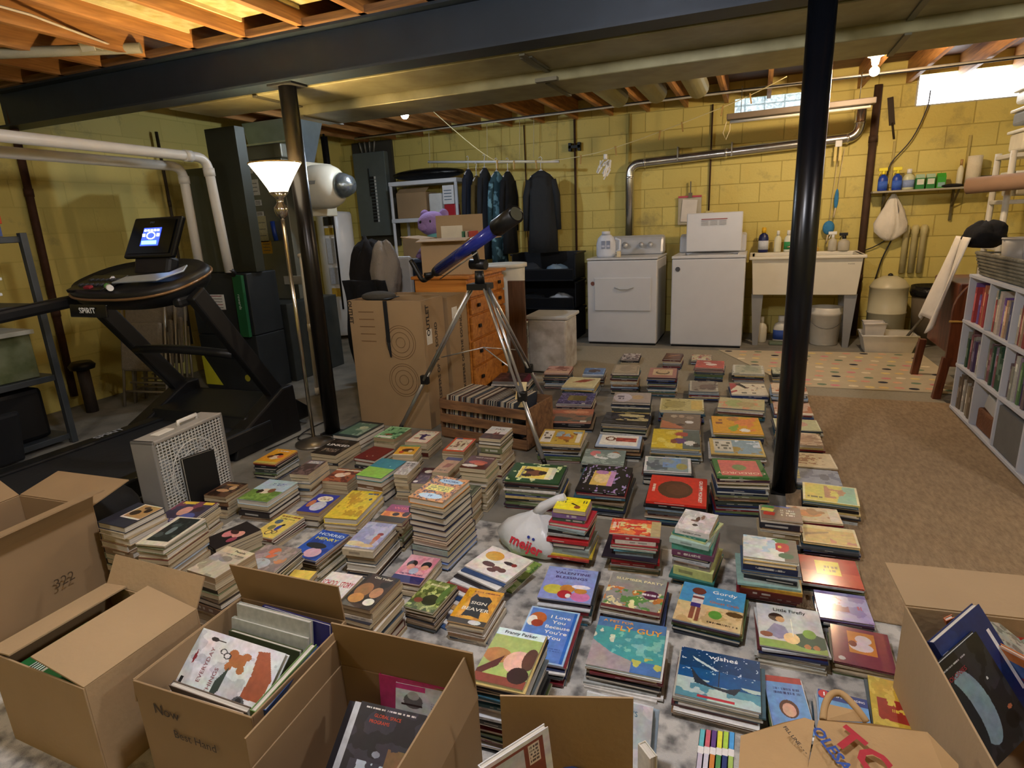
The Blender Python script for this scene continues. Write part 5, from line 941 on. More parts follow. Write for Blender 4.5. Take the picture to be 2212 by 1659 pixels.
sp2 = carton_tall('speaker_carton', 'second tall brown speaker carton standing beside the dresser', SPx0+.0, SPx1+.02, 3.68, 3.98, .86, 0)
g = MB(); text_mb(g, 'KEEPERS OF THE SOUND', frame_T((SPx1+.021, 3.87, .44), (0, 0, 1), (0, -1, 0)), .035, ink, bold=.02); put('printed_lettering', g, PRINTM, sp2)
put('shipping_label', MB().bb((SPx1+.02, 3.74, .68), (SPx1+.022, 3.82, .78), lin('d8d4c8')), PRINTM, sp2)
one('strap', 'black webbing strap hanging over the front of the speaker carton', 'strap', MB().box((-2.26, SPy0-.006, .74), (.03, .004, .28)).tube([(-2.26, SPy0-.008, .6), (-2.25, SPy0-.008, .5)], [.012, .006], 8).box((-2.26, 3.44, .888), (.03, .16, .004)), mat('0f1014', .7), bevel=.001)
one('folded_cloth', 'rumpled dark cloth lying on the open speaker carton top', 'cloth', MB().sph((-2.38, 3.47, .895), (.13, .09, .035), 18, 8), mat('3b3832', .9, bump=.8, bscale=14))
def clothlump(name, label, cat, c, r, m, seed=0, n=26, amp=.18, **k):
    g = MB().sph((0, 0, 0), 1.0, n, n//2); out = []
    rs = np.random.RandomState(seed); ph = rs.rand(6)*6
    for x, y, z in g.v:
        a = math.atan2(y, x); f = 1+amp*(.5*math.sin(3*a+ph[0]+2*z)+.35*math.sin(5*a+ph[1]-3*z)+.25*math.sin(7*z+ph[2]+2*a)+.2*math.sin(11*a+ph[3]))
        if z < -.72: z = -.72
        out.append((c[0]+x*r[0]*f, c[1]+y*r[1]*f, c[2]+z*r[2]*(f if z > 0 else 1)))
    g.v = out; return one(name, label, cat, g, m, **k)
# dresser
ds = thing('dresser', 'orange pine chest of drawers beside the tall cartons', 'dresser', (-2.2, 4.4, 0))
pine = wood_mat('orange_pine', 'd08a3c', 'a05c1e', 'x', .4); DX, DY0, DY1, DH = -1.96, 4.02, 4.72, .95
# the drawer fronts face the free aisle on the +x side
put('carcass', MB().bb((-2.42, DY0, .06), (DX-.02, DY1, DH)), pine, ds, bevel=.004)
put('dresser_top', MB().bb((-2.44, DY0-.02, DH), (DX+.01, DY1+.02, DH+.025)), pine, ds, bevel=.006)
for z0, z1 in ((.08, .27), (.28, .48), (.49, .67), (.68, .8), (.81, .93)):
    dr = put('drawer', MB().bb((DX-.018, DY0+.02, z0), (DX, DY1-.02, z1-.008)), pine, ds, bevel=.004)
    for y in (DY0+.14, DY1-.14): put('knob', MB().bb((DX, y-.018, (z0+z1)/2-.012), (DX+.018, y+.018, (z0+z1)/2+.014)), mat('1d1713', .5, .3), dr, bevel=.004)
item('wood_panel', 'brown wooden board standing at the far side of the dresser', 'board', [((-1.95, 4.75, 0), (-1.8, 4.78, .86))], wood_mat('brown_board', '6b4c30', '4a321c', 'z'))
# moving box with flaps on the dresser
def open_box(name, label, c, w, d, h, rot, flaps, m=card, zb=0.0, th=.005, tilt=None):
    """flaps: side -> (length, angle); angle 0 closed inward, 90 upright, 180 flat outward"""
    e = thing(name, label, 'cardboard box', (c[0], c[1], zb)); T = Matrix.Translation((c[0], c[1], zb)) @ Matrix.Rotation(R(rot), 4, 'Z')
    g = MB(); a, b = w/2, d/2
    g.bb((-a, -b, 0), (a, -b+th, h)).bb((-a, b-th, 0), (a, b, h)).bb((-a, -b+th, 0), (-a+th, b-th, h)).bb((a-th, -b+th, 0), (a, b-th, h)).bb((-a+th, -b+th, 0), (a-th, b-th, th))
    g.v = [tuple(T @ Vector(v)) for v in g.v]; put('box_walls', g, m, e, bevel=.0012)
    for s, fl2 in flaps.items():
        L, an = fl2[0], fl2[1]; bend_ = fl2[2] if len(fl2) > 2 else 0; tpr = fl2[3] if len(fl2) > 3 else 0
        half = a if s in 'fb' else b
        F = {'f': ((0, -b), (1, 0), (0, 1)), 'b': ((0, b), (-1, 0), (0, -1)), 'l': ((-a, 0), (0, -1), (1, 0)), 'r': ((a, 0), (0, 1), (-1, 0))}[s]
        o_, u_, n_ = F; g = MB(); an_ = R(an); zl = h+.001
        def pt(u, q):
            q1 = min(q, L*.5) if bend_ else q; q2 = q-q1
            i = n_[0]*math.cos(an_)*q1+n_[0]*math.cos(an_+R(bend_))*q2, n_[1]*math.cos(an_)*q1+n_[1]*math.cos(an_+R(bend_))*q2
            return (o_[0]+u_[0]*u+i[0], o_[1]+u_[1]*u+i[1], zl+math.sin(an_)*q1+math.sin(an_+R(bend_))*q2)
        nq = 2 if bend_ else 1; vs = []
        for j in range(nq+1):
            q = L*j/nq; hw = half-.003-tpr*q
            vs += [pt(-hw, q), pt(hw, q)]
        g.add(vs, [(2*j, 2*j+1, 2*j+3, 2*j+2) for j in range(nq)]); g.v = [tuple(T @ Vector(v)) for v in g.v]
        put('flap', g, m, e, solid=.0045)
    return e
mb_ = open_box('moving_box', 'open brown moving box with upright flap on the dresser by the plush toy', (-2.2, 4.28), .40, .36, .27, 8, {'f': (.1, 190), 'b': (.17, 92), 'l': (.16, 172), 'r': (.15, 185)}, zb=.976)
item('paper_sheet', 'cream sheet of paper sticking out of the moving box on the dresser', 'paper', [((-2.33, 4.34, 1.12), (-2.14, 4.345, 1.335))], mat('d8cfb8', .8))
for k, (x, c) in enumerate(((-2.12, '3c6c4c'), (-2.09, 'b8a890'), (-2.06, 'a83c34'))): item('notebook', ['green notebook', 'tan notebook', 'red notebook'][k]+' standing in the moving box on the dresser', 'notebook', [((x-.01, 4.3, 1.0), (x+.01, 4.44, 1.29), lin(c))], PRINTM)
# plain lavender stuffed toy
pl = mat('9a80b8', .95, var=.1, bump=.5, bscale=90)
pt_ = thing('plush_toy', 'soft lavender stuffed animal sitting behind the moving box', 'stuffed animal', (-2.45, 4.62, .976))
put('body', MB().sph((-2.48, 4.62, 1.14), (.13, .13, .17), 20, 12), pl, pt_); put('head', MB().sph((-2.53, 4.58, 1.36), (.13, .12, .1), 22, 14).sph((-2.57, 4.48, 1.335), (.045, .03, .035), 14, 10), pl, pt_)
for s in (-1, 1): put('ear', MB().sph((-2.52+.09*s, 4.6, 1.43), (.045, .025, .045), 12, 8), pl, pt_); put('arm', MB().tube([(-2.48+.1*s, 4.56, 1.2), (-2.5+.15*s, 4.5, 1.08)], [.035, .03], 12), pl, pt_)
for s in (-1, 1): put('eye', MB().sph((-2.54+.045*s, 4.472, 1.375), (.012, .006, .014), 12, 8), mat('1c1424', .3), pt_)
put('scarf', MB().lathe([(.08, -.02), (.1, 0), (.08, .03)], (-2.5, 4.6, 1.25), 18), mat('6bb0b4', .9), pt_)
# chair piled with clothes behind the cartons, blue bag, clear bins beyond the dresser
oc = thing('office_chair', 'white-framed chair piled with clothes behind the speaker cartons', 'chair', (-2.95, 4.3, 0))
put('seat', MB().bb((-3.15, 4.15, .5), (-2.7, 4.55, .55)), mat('c8c6c0', .5), oc, bevel=.02); put('backrest', MB().box((-2.95, 4.55, .85), (.4, .04, .5)), mat('c8c6c0', .5), oc, bevel=.02)
for s in (-1, 1):
    put('leg', MB().tube([(-2.92+.18*s, 4.2, .5), (-2.92+.2*s, 4.17, 0)], .014, 8), mat('c8c6c0', .5), oc); put('leg', MB().tube([(-2.92+.18*s, 4.5, .5), (-2.92+.2*s, 4.53, 0)], .014, 8), mat('c8c6c0', .5), oc)
clothlump('jacket', 'black hooded jacket heaped on the white-framed chair', 'jacket', (-3.02, 4.32, .93), (.17, .15, .32), mat('15110f', .95, bump=.5), 3)
clothlump('sweatshirt', 'light grey fleece top draped beside the black hooded jacket', 'sweatshirt', (-2.78, 4.18, .98), (.13, .1, .24), mat('8e857a', .95, bump=.5, bscale=60), 4)
one('coat', 'long black coat hanging from the chair down to the floor', 'coat', MB().cloth(lambda u, v: (-3.08+.42*u+.02*math.sin(9*v), 4.0+.03*math.sin(u*12)+.04*v, .95-.93*v), 14, 20), mat('0b0b0e', .95, bump=.4), solid=.03)
item('tote_bag', 'dark tote bag with a blue rim behind the speaker cartons', 'bag', [((-2.88, 4.75, .55), (-2.48, 5.0, 1.06))], mat('1c2536', .8, bump=.4), bevel=.03)
wbn = thing('hamper', 'tall off-white plastic hamper behind the dresser and tripod', 'hamper', (-2.02, 5.0, 0))
put('hamper_body', MB().lathe([(.15, 0), (.19, .95), (.0, .95)], (-2.1, 5.05, 0), 28), mat('cfcdc0', .45), wbn); put('rim', MB().lathe([(.19, .95), (.21, .955), (.21, .985), (.185, .985)], (-2.1, 5.05, 0), 28), mat('dddacb', .4), wbn)
cb1 = thing('storage_bin', 'clear plastic tote full of things behind the tripod legs', 'storage bin', (-1.75, 5.2, 0))
put('bin_body', MB().bb((-1.86, 4.95, .02), (-1.5, 5.3, .5)), mat('a49c90', .25, var=.3, scale=9, col2='c8c4bc'), cb1, bevel=.02); put('lid', MB().bb((-1.88, 4.93, .5), (-1.48, 5.32, .53)), mat('c4c4be', .4), cb1, bevel=.008)
# ------------------------------------------------------------- record crate
cr = thing('record_crate', 'wooden slatted crate full of records at the foot of the cartons', 'crate', (-1.5, 3.32, 0))
cw = wood_mat('crate_wood', '8f6844', '5f412a', 'x', .7)
T = Matrix.Translation((-1.5, 3.36, 0)) @ Matrix.Rotation(R(-9), 4, 'Z')
def LL(parent, name, c, d, m, bevel=.003, TT_=T): return LB(parent, name, c, d, m, bevel, TT_)
for s in (-1, 1):
    for z in (.045, .14, .235): LL(cr, 'slat', (0, s*.17, z), (.64, .012, .06), cw)
    LL(cr, 'end_panel', (s*.32, 0, .14), (.014, .33, .25), cw)
LL(cr, 'crate_bottom', (0, 0, .008), (.62, .33, .012), cw)
rs = np.random.RandomState(4); x = -.29; k = 0; rc = ['8c8478', '3c3430', 'b8b0a0', '242424', '6c4c3c', 'a89c88', '4c545c', 'c8bca4', '5c3c30', '2c3440']
lean = 18
RECT = []
while x < .22:
    t_ = .0085; c3 = rc[rs.randint(10)]
    TR = T @ Matrix.Translation((x, 0, .155)) @ Matrix.Rotation(R(lean*.35), 4, 'Y')
    g = MB().box((0, 0, 0), (t_*.55, .29, .27), None, lin(c3)); g.v = [tuple(TR @ Vector(v)) for v in g.v]
    one('record_sleeve', '%s record sleeve, %s from the carton end of the slatted crate' % (cname(c3), ORD[k] if k else 'first'), 'record', g, PRINTM, 'records in the slatted crate'); x += t_; k += 1
g = MB().box((.2, -.02, .31), (.06, .003, .2), (R(-55), R(0), R(20)), lin('e0cfa0')); g.v = [tuple(T @ Vector(v)) for v in g.v]; one('paper_strip', 'cream paper strip sticking out among the records', 'paper', g, PRINTM)
# ------------------------------------------------------------- telescope on its tripod
ts = thing('telescope', 'blue refractor telescope on an aluminium tripod beside the dresser', 'telescope', (-1.55, 3.35, 0))
A, B = fy(1115, 462, 2.95), fy(938, 590, 3.35); blu = mat('16204f', .22, .1, coat=.5); blk = mat('0e0f11', .4)
ax = (A-B); d = ax.normalized(); Lt = ax.length
def along(t): return B+ax*t
put('tube_body', MB().tube([along(.08), along(.80)], .036, 28), mat('1a2a86', .22, .1, coat=.6), ts)
put('dew_shield', MB().tube([along(.79), along(.80), along(1.0), along(1.0)], [.036, .047, .047, .047], 28), blk, ts); put('lens', MB().tube([along(1.0), along(1.003)], .036, 24), mat('5c5c4c', .1, .3), ts)
put('focuser', MB().tube([along(-.1), along(.0), along(.02), along(.085)], [.018, .018, .03, .036], 20), blk, ts)
put('focus_knob', MB().tube([along(-.02)+Vector((-.03, -.05, 0)), along(-.02)+Vector((.03, .05, 0))], .014, 14), blk, ts)
dg_ = along(-.12); put('eyepiece', MB().tube(bend([dg_, dg_-d*.05, dg_-d*.06+Vector((-.045, 0, .09)), dg_-d*.06+Vector((-.07, 0, .14))], .03), .016, 14), blk, ts)
fs_ = Vector((0.0, 0, .0)); up_ = Vector((0, -.1, 1)).cross(d).cross(d)*-1; up_ = (Vector((0, 0, 1))-d*d.z).normalized()
put('finder_rod', MB().tube([along(.05)-up_*.055, along(.55)-up_*.05], .004, 8), mat('b8b8b4', .3, .9), ts)
put('dovetail', MB().tube([along(.0)+Vector((0, 0, -.0)), along(.0)-up_*.02], .01, 8), mat('b8b8b4', .3, .9), ts)
hd = fy(1035, 585, 3.22)
put('tripod_head', MB().tube([(hd.x, hd.y, hd.z-.08), (hd.x, hd.y, hd.z+.0)], [.03, .026], 16).tube([(hd.x-.05, hd.y, hd.z+.04), (hd.x+.05, hd.y-.01, hd.z+.035)], .03, 14).box((hd.x, hd.y, hd.z-.09), (.13, .1, .035)), blk, ts)
put('yoke', MB().bar((hd.x, hd.y, hd.z+.02), tuple(along(.52)-up_*.03), .03, .02), blk, ts)
alu = mat('c4c6c8', .3, .85, var=.04)
F1 = Vector((-2.2, 3.30, 0)); F2 = fz(1178, 1003); F3 = Vector((-1.33, 3.95, 0)); F2.z = .14; F2 = fz(1177, 1000, .02)
for k, Ft in enumerate((F1, F2, F3)):
    top = Vector((hd.x, hd.y, hd.z-.1))+(Ft-Vector((hd.x, hd.y, 0))).normalized()*.06; top.z = hd.z-.1
    Ft = Vector((Ft.x, Ft.y, .012)); mid = top+(Ft-top)*.62; lat = (Ft-top).cross(Vector((0, 0, 1))).normalized()*.016
    lg_ = put('leg', MB().tube([top+lat, mid+lat], .009, 12).tube([top-lat, mid-lat], .009, 12).tube([mid-(Ft-top)*.06, Ft], .0125, 12), alu, ts)
    put('leg_clamp', MB().box(mid, (.055, .035, .06)), blk, lg_, bevel=.006); put('rubber_foot', MB().tube([Ft, Ft+(top-Ft)*.03], .014, 10), blk, lg_)
cm_ = Vector((hd.x, hd.y, .62)); g = MB()
for Ft in (F1, F2, F3): tp = Vector((hd.x, hd.y, hd.z-.1)); m_2 = tp+(Vector((Ft.x, Ft.y, 0))-tp)*.45; g.tube([cm_, m_2], .004, 6)
put('spreader', g, alu, ts)
# ------------------------------------------------------------- against the far wall, left part
ws = thing('plastic_shelf', 'white plastic shelving unit under a black bag near the breaker panel', 'shelf', (-4.0, 6.85, 0))
wpl = mat('c9ccd0', .5, var=.05); a = fy(838, 395, 6.7).x; b = fy(985, 385, 6.7).x; Y0, Y1 = 6.7, 7.08
for x in (a+.02, b-.02):
    for y in (Y0+.02, Y1-.02): put('corner_post', MB().tube([(x, y, 0), (x, y, 1.88)], .02, 10), wpl, ws)
for z in (.3, .93, 1.42, 1.86): put('shelf_board', MB().bb((a, Y0, z-.03), (b, Y1, z+.02)), wpl, ws, bevel=.008)
g = MB().sph(((a+b)/2, 6.88, 1.955), (.5, .2, .07), 26, 10)
one('garment_bag', 'black bin-bag wrapped bundle lying on top of the white shelving', 'bag', g, mat('0b0c0f', .35, bump=.9, bscale=14))
open_box('cardboard_carton', 'brown carton on the upper shelf of the white unit', (a+.28, 6.9), .42, .3, .3, 0, {'f': (.12, 30)}, m=cardd, zb=1.442)
item('paper_bag', 'crumpled white paper bag beside the red tub on the white unit', 'bag', [((b-.42, 6.75, 1.442), (b-.24, 6.9, 1.72))], mat('c8c8c4', .8, bump=.8, bscale=20), bevel=.02)
rt = thing('detergent_box', 'white carton above a red tub on the right end of the white unit', 'box', (b-.14, 6.8, 1.442))
put('tub', MB().bb((b-.2, 6.73, 1.442), (b-.05, 6.86, 1.58)), mat('a8222c', .4), rt, bevel=.008); put('carton', MB().bb((b-.21, 6.73, 1.582), (b-.06, 6.86, 1.8)), mat('d4d4d4', .6), rt, bevel=.004)
tx = MB()
for i in range(4): tx.bb((b-.19, 6.727, 1.63+.035*i), (b-.09, 6.73, 1.64+.035*i), lin('5c6c7c'))
put('carton_print', tx, PRINTM, rt)
item('cardboard_carton', 'low brown carton on the middle shelf of the white unit', 'cardboard box', [((a+.1, 6.75, .952), (a+.55, 7.0, 1.2))], cardd)
# hanging rail with garments
r0, r1 = fy(925, 350, 6.75), fy(1208, 349, 6.75)
hr = thing('clothes_rail', 'white hanging rail suspended on cords before the far wall', 'clothes rail', ((r0.x+r1.x)/2, 6.75, r0.z)); RZ2 = (r0.z+r1.z)/2
put('rail', MB().tube([(r0.x, 6.75, r0.z), (r1.x, 6.75, r1.z)], .014, 12), mat('e4e6e8', .3), hr)
g = MB()
for x in (r0.x+.02, -2.95, -2.55, r1.x-.3): g.tube([(x, 6.75, RZ2), (x+.02, 6.75, JB)], .003, 5)
put('suspension_cord', g, mat('c8c0a0', .7), hr)
def garment(name, label, x, z, w_, h_, col, cat, seed=0, sleeves=True, yaw=60, m=None, y=6.75):
    e = thing(name, label, cat, (x, y, z-h_)); T = Matrix.Translation((x, y, z-.12)) @ Matrix.Rotation(R(yaw), 4, 'Z'); n = 20; rsx = []
    prof = [(0, .10, .04), (.05, .3, .06), (.12, .42, .07), (.35, .42, .07), (.7, .43, .075), (1.0, .46, .08)]
    for q, ww_, dd_ in prof:
        rg_ = []
        for k in range(n):
            a_ = 2*math.pi*k/n; f = 1+.12*math.sin(5*a_+seed+q*3)*(q > .1); rg_.append((w_*ww_*math.cos(a_)*f*1.1, dd_*(.55 if yaw > 60 else .9)*math.sin(a_)*f, -h_*q))
        rsx.append(rg_)
    g = loft(rsx); g.v = [tuple(T @ Vector(v)) for v in g.v]; mm = m or mat(col, .9, bump=.5, bscale=24); put('garment_body', g, mm, e)
    if sleeves:
        for s in (-1, 1):
            g = MB().tube([(s*w_*.38, 0, -.09*h_-.02), (s*w_*.52, 0, -.3*h_), (s*w_*.56, .02, -.72*h_)], [.03, .03, .026] if yaw > 60 else [.045, .04, .034], 12); g.v = [tuple(T @ Vector(v)) for v in g.v]; put('sleeve', g, mm, e)
    g = MB().tube([(0, 0, .01), (0, 0, .09), (.02, 0, .13), (0, 0, .15), (-.02, 0, .135)], .004, 6).bar((-w_*.36, 0, -.06), (0, 0, .01), .012).bar((w_*.36, 0, -.06), (0, 0, .01), .012); g.v = [tuple(T @ Vector(v)) for v in g.v]
    put('coat_hanger', g, mat('e0e2e6', .35), e); return e
camo_m = mat('2c4a54', .9, scale=10, col2='6f9aa8', thr=(.5, .56), bump=.3)
garment('coat', 'dark navy coat nearest the white shelving on the rail', -3.2, 2.08, .26, .98, '1b2230', 'coat', 1, yaw=86)
garment('coat', 'olive tan garment between the navy and black coats on the rail', -3.1, 2.0, .24, 1.0, '5a4a22', 'coat', 2, yaw=88)
garment('jacket', 'charcoal coat with pale drawcord on the rail', -2.99, 2.08, .26, 1.04, '22262c', 'jacket', 3, yaw=80)
garment('jacket', 'teal and pale blue patterned top on the rail', -2.84, 2.03, .26, 1.06, '2c4a54', 'jacket', 4, yaw=70, m=camo_m)
garment('jacket', 'black jacket partly over the teal patterned top on the rail', -2.7, 2.02, .26, .92, '15171a', 'jacket', 5, yaw=75)
garment('coat', 'long charcoal coat hanging alone at the right end of the rail', -2.3, 2.0, .33, .9, '24272a', 'coat', 6, yaw=20)
# clothesline with pegs
ln = [fy(915, 222, 6.0), fy(1042, 330, 6.0), fy(1110, 350, 6.2), fy(1290, 330, 6.2), fy(1560, 232, 6.2), fy(1700, 165, 6.0)]
one('clothesline', 'sagging pale clothesline strung across the room', 'clothesline', MB().tube(smooth(ln, 6), .004, 6), mat('d8cc98', .8))
lp = smooth(ln, 6); 
for k, i in enumerate((9, 12, 14, 17, 19, 21, 22, 24, 26)):
    p = lp[min(i, len(lp)-1)]; one('clothespin', '%s wooden clothespin along the clothesline, counted from the garment rail' % (ORD[k] if k else 'first'), 'clothespin', MB().box((p.x, p.y, p.z-.03), (.012, .02, .085), (0, .2*math.sin(k*3), 0)), mat('a8884c', .7), 'clothespins on the clothesline')
p = fy(1308, 340, 6.2); g = MB(); rs = np.random.RandomState(2)
for i in range(26): a_ = rs.rand()*6.28; q = rs.rand()*.07; g.box((p.x+q*math.cos(a_)*1.1, p.y+q*math.sin(a_), p.z-.02-rs.rand()*.16), (.012, .012, .07), (rs.rand(), rs.rand(), rs.rand()))
g.tube([(p.x, p.y, p.z-.02), (p.x, p.y, p.z+.03)], .02, 6)
one('clothespin_bunch', 'bunch of white plastic clothespins hanging on the clothesline', 'clothespins', g, mat('e8e6e0', .4))
# stacked black bins with clothes
for k, (z0, z1, lab) in enumerate(((.0, .34, 'lowest of the three stacked open-front black bins'), (.36, .66, 'middle one of the three stacked open-front black bins'), (.68, .98, 'topmost of the three stacked open-front black bins'))):
    x0, x1, y0, y1 = -2.62, -1.86, 6.45, 6.95; t = thing('stacking_bin', lab, 'storage bin', ((x0+x1)/2, 6.7, z0), 'stacked black bins'); bm_ = mat('10141b', .45, var=.1)
    put('bin_walls', MB().bb((x0, y0+.1, z0), (x0+.012, y1, z1)).bb((x1-.012, y0+.1, z0), (x1, y1, z1)).bb((x0, y1-.012, z0), (x1, y1, z1)), bm_, t, bevel=.004)
    put('bin_floor', MB().bb((x0, y0, z0), (x1, y1, z0+.012)), bm_, t); put('front_lip', MB().box(((x0+x1)/2, y0+.02, z0+.07), (x1-x0, .02, .13), (.25, 0, 0)), bm_, t, bevel=.008)
    put('top_rim', MB().bb((x0-.02, y0+.1, z1-.02), (x0+.015, y1, z1)).bb((x1-.015, y0+.1, z1-.02), (x1+.02, y1, z1)), bm_, t, bevel=.004)
for k, (x, z, c, lab) in enumerate(((-2.45, .78, '2a3038', 'dark grey clothes heaped in the topmost black bin'), (-2.12, .76, '7c94a8', 'pale blue cloth in the topmost black bin'), (-2.4, .44, '14161a', 'black clothes in the middle black bin'), (-2.08, .43, 'c8ccd0', 'white and blue cloth in the middle black bin'))):
    clothlump('folded_clothes', lab, 'clothes', (x, 6.68, z), (.14, .14, .085), mat(c, .95, bump=.6, bscale=30), k+5, 20)
# laundry basket
lx0, lx1 = -2.7, -2.08; lb_ = thing('laundry_basket', 'cream slotted laundry basket with clothes below the black bins', 'basket', (-2.35, 6.2, 0)); crm = mat('cfc8ac', .5)
LX0, LX1, LY0, LY1 = -2.62, -2.1, 6.02, 6.36
g = MB(); 
for sy, y in ((0, LY0), (1, LY1)):
    g.bb((LX0, y-.006, 0), (LX1, y+.006, .05)).bb((LX0-.02, y-.006, .21), (LX1+.02, y+.006, .29))
    for i in range(18): x = LX0+.01+(LX1-LX0-.02)*i/17; g.bb((x-.006, y-.004, .05), (x+.006, y+.004, .21))
    g.bb((LX0, y-.004, .125), (LX1, y+.004, .14))
for x in (LX0, LX1):
    g.bb((x-.006, LY0, 0), (x+.006, LY1, .05)).bb((x-.006, LY0, .2), (x+.006, LY1, .29))
    for i in range(10): y = LY0+.02+(LY1-LY0-.04)*i/9; g.bb((x-.004, y-.006, .05), (x+.004, y+.006, .2))
g.bb((LX0, LY0, 0), (LX1, LY1, .01)); put('basket_walls', g, crm, lb_, bevel=.001)
g = MB().tube([(LX0-.02, LY0-.02, .29), (LX1+.02, LY0-.02, .29), (LX1+.02, LY1+.02, .29), (LX0-.02, LY1+.02, .29), (LX0-.02, LY0-.02, .29)], .012, 8); put('rim', g, crm, lb_)
clothlump('folded_clothes', 'dark clothes filling the cream laundry basket', 'clothes', (-2.36, 6.19, .16), (.22, .13, .16), mat('1a1c24', .95, bump=.6), 21)
clothlump('shirt', 'dark red garment on top of the laundry basket', 'clothes', (-2.33, 6.12, .31), (.08, .07, .04), mat('6c1c24', .95, bump=.5), 22)
one('trouser_leg', 'black trouser leg hanging out of the laundry basket to the floor', 'trousers', MB().tube([(-2.34, 6.08, .32), (-2.34, 5.99, .3), (-2.34, 5.975, .15), (-2.36, 5.97, .03)], [.03, .036, .038, .042], 12), mat('0e0e10', .95, bump=.4))
clothlump('clothes_pile', 'navy clothes dropped on the floor beside the laundry basket', 'clothes', (-1.93, 6.12, .07), (.13, .12, .1), mat('20283c', .95, bump=.6), 31)
clothlump('clothes_pile', 'dark blue-black clothes on the floor beside the dryer', 'clothes', (-1.82, 5.93, .05), (.13, .1, .075), mat('12161f', .95, bump=.6), 32)
# ------------------------------------------------------------- dryer and washer
wh_ = mat('cdced0', .3, var=.02, name='white_enamel')
dx0, dx1 = -1.67, -.93; dr_ = thing('dryer', 'white front-loading dryer with three knobs on its console', 'dryer', (-1.3, 6.7, 0))
put('cabinet', MB().bb((dx0, 6.34, .02), (dx1, 7.02, .9)), wh_, dr_, bevel=.012); put('top_panel', MB().bb((dx0-.005, 6.335, .905), (dx1+.005, 7.03, .925)), wh_, dr_, bevel=.008)
put('console', MB().prism([(6.82, .925), (6.88, 1.11), (6.92, 1.13), (7.0, 1.13), (7.03, .925)], frame_T((dx0+.01, 0, 0), (0, 1, 0), (0, 0, 1)), dx1-dx0-.02), mat('b9bbbd', .35, .2), dr_, bevel=.03)
for x, r_ in ((-1.36, .035), (-1.18, .028), (-1.08, .028)):
    put('knob', MB().lathe([(r_, 0), (r_*.9, .025), (.0, .03)], (0, 0, 0), 20, T=frame_T((x, 6.835, 1.03), (1, 0, 0), (0, .3, 1))), mat('d4d6d8', .25, .6), dr_)
put('door', MB().bb((dx0+.08, 6.325, .37), (dx1-.06, 6.34, .72)), wh_, dr_, bevel=.012); put('door_handle', MB().tube([(dx0+.3, 6.318, .62), (dx0+.36, 6.31, .60), (dx0+.44, 6.31, .60), (dx0+.5, 6.318, .62)], .006, 8), mat('a8aaac', .3), dr_)
put('badge', MB().lathe([(.022, 0), (.022, .003)], (0, 0, 0), 18, T=frame_T((dx0+.06, 6.338, .66), (1, 0, 0), (0, 0, 1))), mat('7c4c40', .4), dr_); put('toe_gap', MB().bb((dx0+.01, 6.36, 0), (dx1-.01, 6.98, .022)), mat('141414', .8), dr_)
wx0, wx1 = -.785, -.085; wa = thing('washing_machine', 'white top-loading washer with its lid standing open', 'washing machine', (-.43, 6.7, 0))
put('cabinet', MB().bb((wx0, 6.34, .02), (wx1, 7.02, .9)), wh_, wa, bevel=.012)
put('top_panel', MB().bb((wx0-.004, 6.335, .903), (wx1+.004, 6.45, .93)).bb((wx0-.004, 6.45, .903), (wx0+.08, 7.02, .93)).bb((wx1-.08, 6.45, .903), (wx1+.004, 7.02, .93)).bb((wx0+.08, 6.86, .903), (wx1-.08, 7.02, .93)), wh_, wa, bevel=.006)
put('console', MB().prism([(6.86, .93), (6.9, 1.1), (7.0, 1.13), (7.02, .93)], frame_T((wx0+.01, 0, 0), (0, 1, 0), (0, 0, 1)), wx1-wx0-.02), mat('c3c4c6', .35), wa, bevel=.02)
put('drum', MB().lathe([(.22, .93-.003), (.2, .6), (.0, .58)], (-.43, 6.65, 0), 28), mat('8a8c90', .3, .5), wa)
put('lid', MB().box((-.42, 6.82, 1.14), (.56, .022, .40), (-.06, 0, 0)), wh_, wa, bevel=.012)
g = MB().bb((-.55, 6.797, 1.27), (-.29, 6.799, 1.278), lin('8c2c30'))
for i in range(3):
    for j in range(4): g.bb((-.55+.09*i, 6.797, 1.215+.012*j), (-.48+.09*i, 6.799, 1.219+.012*j), lin('7c7c80'))
put('lid_print', g, PRINTM, wa)
put('badge', MB().lathe([(.024, 0), (.024, .003)], (0, 0, 0), 18, T=frame_T((wx0+.06, 6.337, .8), (1, 0, 0), (0, 0, 1))), mat('4c4c50', .4), wa); put('toe_gap', MB().bb((wx0+.01, 6.36, 0), (wx1-.01, 6.98, .022)), mat('141414', .8), wa)
# detergent jug on the dryer
jg = thing('detergent_jug', 'large white detergent jug with grey print on the dryer', 'jug', (-1.5, 6.5, .925))
jm = mat('d6dae2', .35); T = Matrix.Translation((-1.5, 6.5, .926))
g = loft([[(.105*math.cos(a*math.pi/12)*w_, .07*math.sin(a*math.pi/12)*w_, z) for a in range(24)] for z, w_ in ((0, .9), (.03, 1), (.14, 1), (.2, .85), (.235, .5))]); g.v = [tuple(T @ Vector(v)) for v in g.v]; put('jug_body', g, jm, jg)
put('cap', MB().lathe([(.045, .236), (.045, .27), (.0, .272)], (-1.5, 6.5, .926), 18), jm, jg); put('handle', MB().tube([(-1.4, 6.5, 1.12), (-1.35, 6.5, 1.1), (-1.35, 6.5, 1.0), (-1.4, 6.5, .98)], .014, 10), jm, jg)
g = MB()
for x in (-1.535, -1.48): g.bb((x, 6.427, 1.02), (x+.04, 6.43, 1.1), lin('8c94a8')); g.bb((x+.004, 6.426, 1.035), (x+.036, 6.429, 1.055), lin('c8ccd8'))
put('printed_label', g, PRINTM, jg)
item('measuring_cup', 'small cream cup beside the detergent jug', 'cup', [((-1.37, 6.42, .927), (-1.33, 6.46, .99))], mat('e0cfa8', .5), bevel=.006)
